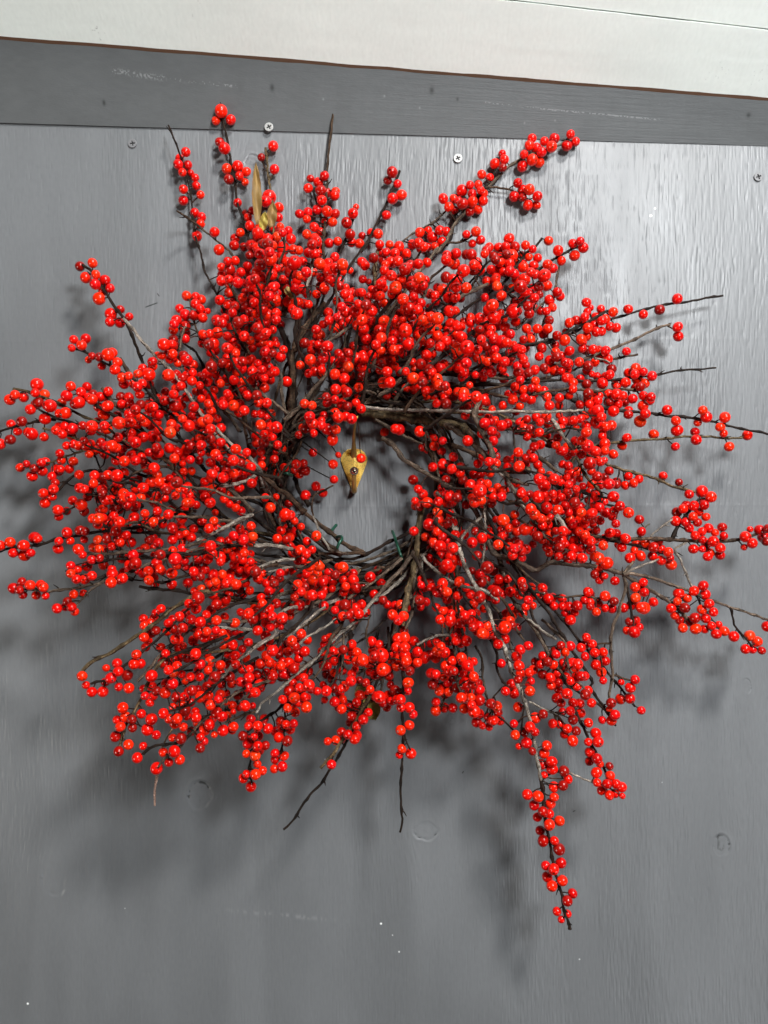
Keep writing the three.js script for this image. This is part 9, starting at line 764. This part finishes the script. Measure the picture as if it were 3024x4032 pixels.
// the 300 berries that show largest are parts of their own branch, the rest is one part of the wreath
const shown = all.filter(b => !all.some(o => o !== b && o.c.z > b.c.z + b.r && Math.hypot(o.c.x - b.c.x, o.c.y - b.c.y) < b.r * 0.9)).sort((a, b) => b.size - a.size);
const single = new Set(shown.slice(0, 300));
const rest = all.filter(b => !single.has(b));
const up = v3(0, 1, 0), orangeMat = new THREE.MeshPhysicalMaterial({ ...berryProps, color: new THREE.Color().setRGB(0.70, 0.03, 0.004) });
function pose(b, o) { o.position.copy(b.c); o.quaternion.setFromUnitVectors(up, b.axis); o.rotateY(b.spin); o.scale.set(b.r * b.sq[0], b.r * b.sq[1], b.r * b.sq[2]); }
for (const b of single) { const m = mesh('berry', berryGeo, b.orange ? orangeMat : berryMats[b.tint], stemMeshes[b.si]); pose(b, m); }
{
  const im = new THREE.InstancedMesh(berryGeo, berryMany, rest.length), o = new THREE.Object3D(), c = new THREE.Color();
  rest.forEach((b, i) => { pose(b, o); o.updateMatrix(); im.setMatrixAt(i, o.matrix); const k = b.orange ? [0.70, 0.03, 0.004] : REDS[b.tint], s = span(0.9, 1.08); im.setColorAt(i, c.setRGB(k[0] * s, k[1] * s, k[2] * s)); });
  im.name = 'berries'; im.castShadow = im.receiveShadow = true; im.userData.kind = 'stuff'; wreath.add(im);
}
// green binding wires round the ring
const wireMat = new THREE.MeshStandardMaterial({ color: new THREE.Color().setRGB(0.010, 0.06, 0.036), roughness: 0.3, metalness: 0.3 });
const E = (x, y, z) => at(1000 + x / 1.50818, 1800 + y / 1.50818, z).sub(CENTER);
for (const w of [
  [E(490, 402, 0.004), E(470, 425, 0.007), E(450, 448, 0.010)],
  [E(492, 545, 0.030), E(505, 512, 0.031), E(522, 486, 0.029), E(515, 470, 0.023), E(488, 476, 0.016)],
  [E(822, 440, 0.010), E(840, 490, 0.022), E(858, 545, 0.027), E(874, 590, 0.029), E(900, 655, 0.022)],
  [E(172, 92, 0.030), E(196, 98, 0.031), E(225, 108, 0.026)],
]) mesh('binding_wire', tubeAlong(w, [0.0011, 0.0011, 0.0011], 8, 16), wireMat, wreath);
// a few dry leaves and leaf stalks left on the twigs
function leaf(name, basePt, tipPt, width, bend, color, edge) {
  const ax = tipPt.clone().sub(basePt), L = ax.length(); ax.normalize();
  const side = ax.clone().cross(v3(0.25, 0, 1)).normalize(), nrm = side.clone().cross(ax).normalize();
  const NU = 12, NV = 6, pos = [], uv = [], col = [], idx = [];
  for (const s of [1, -1]) for (let i = 0; i <= NU; i++) for (let j = 0; j <= NV; j++) {
    const t = i / NU, w = width * Math.pow(Math.sin(Math.PI * Math.pow(t, 0.85)), 0.8) * (1 + 0.06 * Math.sin(t * 40 + j)) + 0.0003, q = (j / NV - 0.5) * 2;
    const lift = bend * (t * t) * L + Math.abs(q) * w * 0.35 + 0.0006 * Math.sin(t * 14 + q * 3), p = basePt.clone().addScaledVector(ax, t * L).addScaledVector(side, q * w * 0.5).addScaledVector(nrm, lift + s * 0.00012);
    pos.push(p.x, p.y, p.z); uv.push(q * 0.1 + 0.5, t * 0.6); const v = 0.75 + 0.5 * vnoise(t * 9, q * 3 + 5, 141), mid = Math.abs(q) < 0.15 ? 1.25 : 1, e = Math.abs(q) > 0.8 ? edge : 1; col.push(color[0] * v * mid, color[1] * v * mid * e, color[2] * v * mid * e);
  }
  const N = (NU + 1) * (NV + 1);
  for (let i = 0; i < NU; i++) for (let j = 0; j < NV; j++) { const a = i * (NV + 1) + j, b = a + 1, c = a + NV + 1, d = c + 1; idx.push(a, b, c, b, d, c, N + a, N + c, N + b, N + b, N + c, N + d); }
  const g = new THREE.BufferGeometry(); g.setAttribute('position', new THREE.Float32BufferAttribute(pos, 3)); g.setAttribute('uv', new THREE.Float32BufferAttribute(uv, 2)); g.setAttribute('color', new THREE.Float32BufferAttribute(col, 3)); g.setIndex(idx); g.computeVertexNormals();
  mesh(name, g, leafMat, wreath);
}
const leafMat = new THREE.MeshStandardMaterial({ vertexColors: true, roughness: 0.7 });
const T = (x, y, z) => at(x / 1.0972, y / 1.0972, z).sub(CENTER);
leaf('leaf', T(1112, 975, 0.022), T(1104, 710, 0.020), 0.0066, 0.06, [0.17, 0.10, 0.024], 0.8);
leaf('leaf', T(1168, 985, 0.024), T(1180, 875, 0.024), 0.007, 0.05, [0.16, 0.09, 0.02], 0.8);
leaf('leaf', T(1130, 1000, 0.025), T(1146, 915, 0.028), 0.006, 0.05, [0.26, 0.2, 0.03], 0.8);
leaf('leaf', E(620, 1340, 0.030), E(722, 1560, 0.028), 0.0175, 0.05, [0.20, 0.16, 0.03], 0.7);
leaf('leaf', at(1135, 1130, 0.040).sub(CENTER), at(1150, 1180, 0.042).sub(CENTER), 0.008, 0.1, [0.28, 0.2, 0.05], 0.8);
function stalk(pts, r0, r1, col) { const B = { pos: [], uv: [], col: [], idx: [], u0: 0.2 }; addTube(B, new THREE.CatmullRomCurve3(pts).getPoints(14), r0, r1, col, 6, { rough: 0.15 }); mesh('leaf_stalk', finish(B), bark, wreath); }
const G = (x, y, z) => at(x / 1.50818, 2700 + y / 1.50818, z).sub(CENTER);
stalk([G(946, 478, 0.070), G(932, 545, 0.071), G(920, 612, 0.070), G(919, 712, 0.068)], 0.0011, 0.0006, [0.8, 0.52, 0.42]);
stalk([G(1022, 258, 0.078), G(990, 310, 0.080), G(958, 378, 0.078)], 0.0005, 0.0005, [0.5, 0.33, 0.18]);
{ // pale cut end of a thick stem, pointing out of the ring
  const B = { pos: [], uv: [], col: [], idx: [], u0: 0.6 }, c = z => at(2080 - (0.062 - z) * 2600, 1852, z).sub(CENTER);
  addTube(B, [c(0.030), c(0.045), c(0.062)], 0.0026, 0.0028, TONE.b, 10, { rough: 0.1, cut: 1 }); mesh('branch', finish(B), bark, wreath);
}
renderer.render(scene, camera);
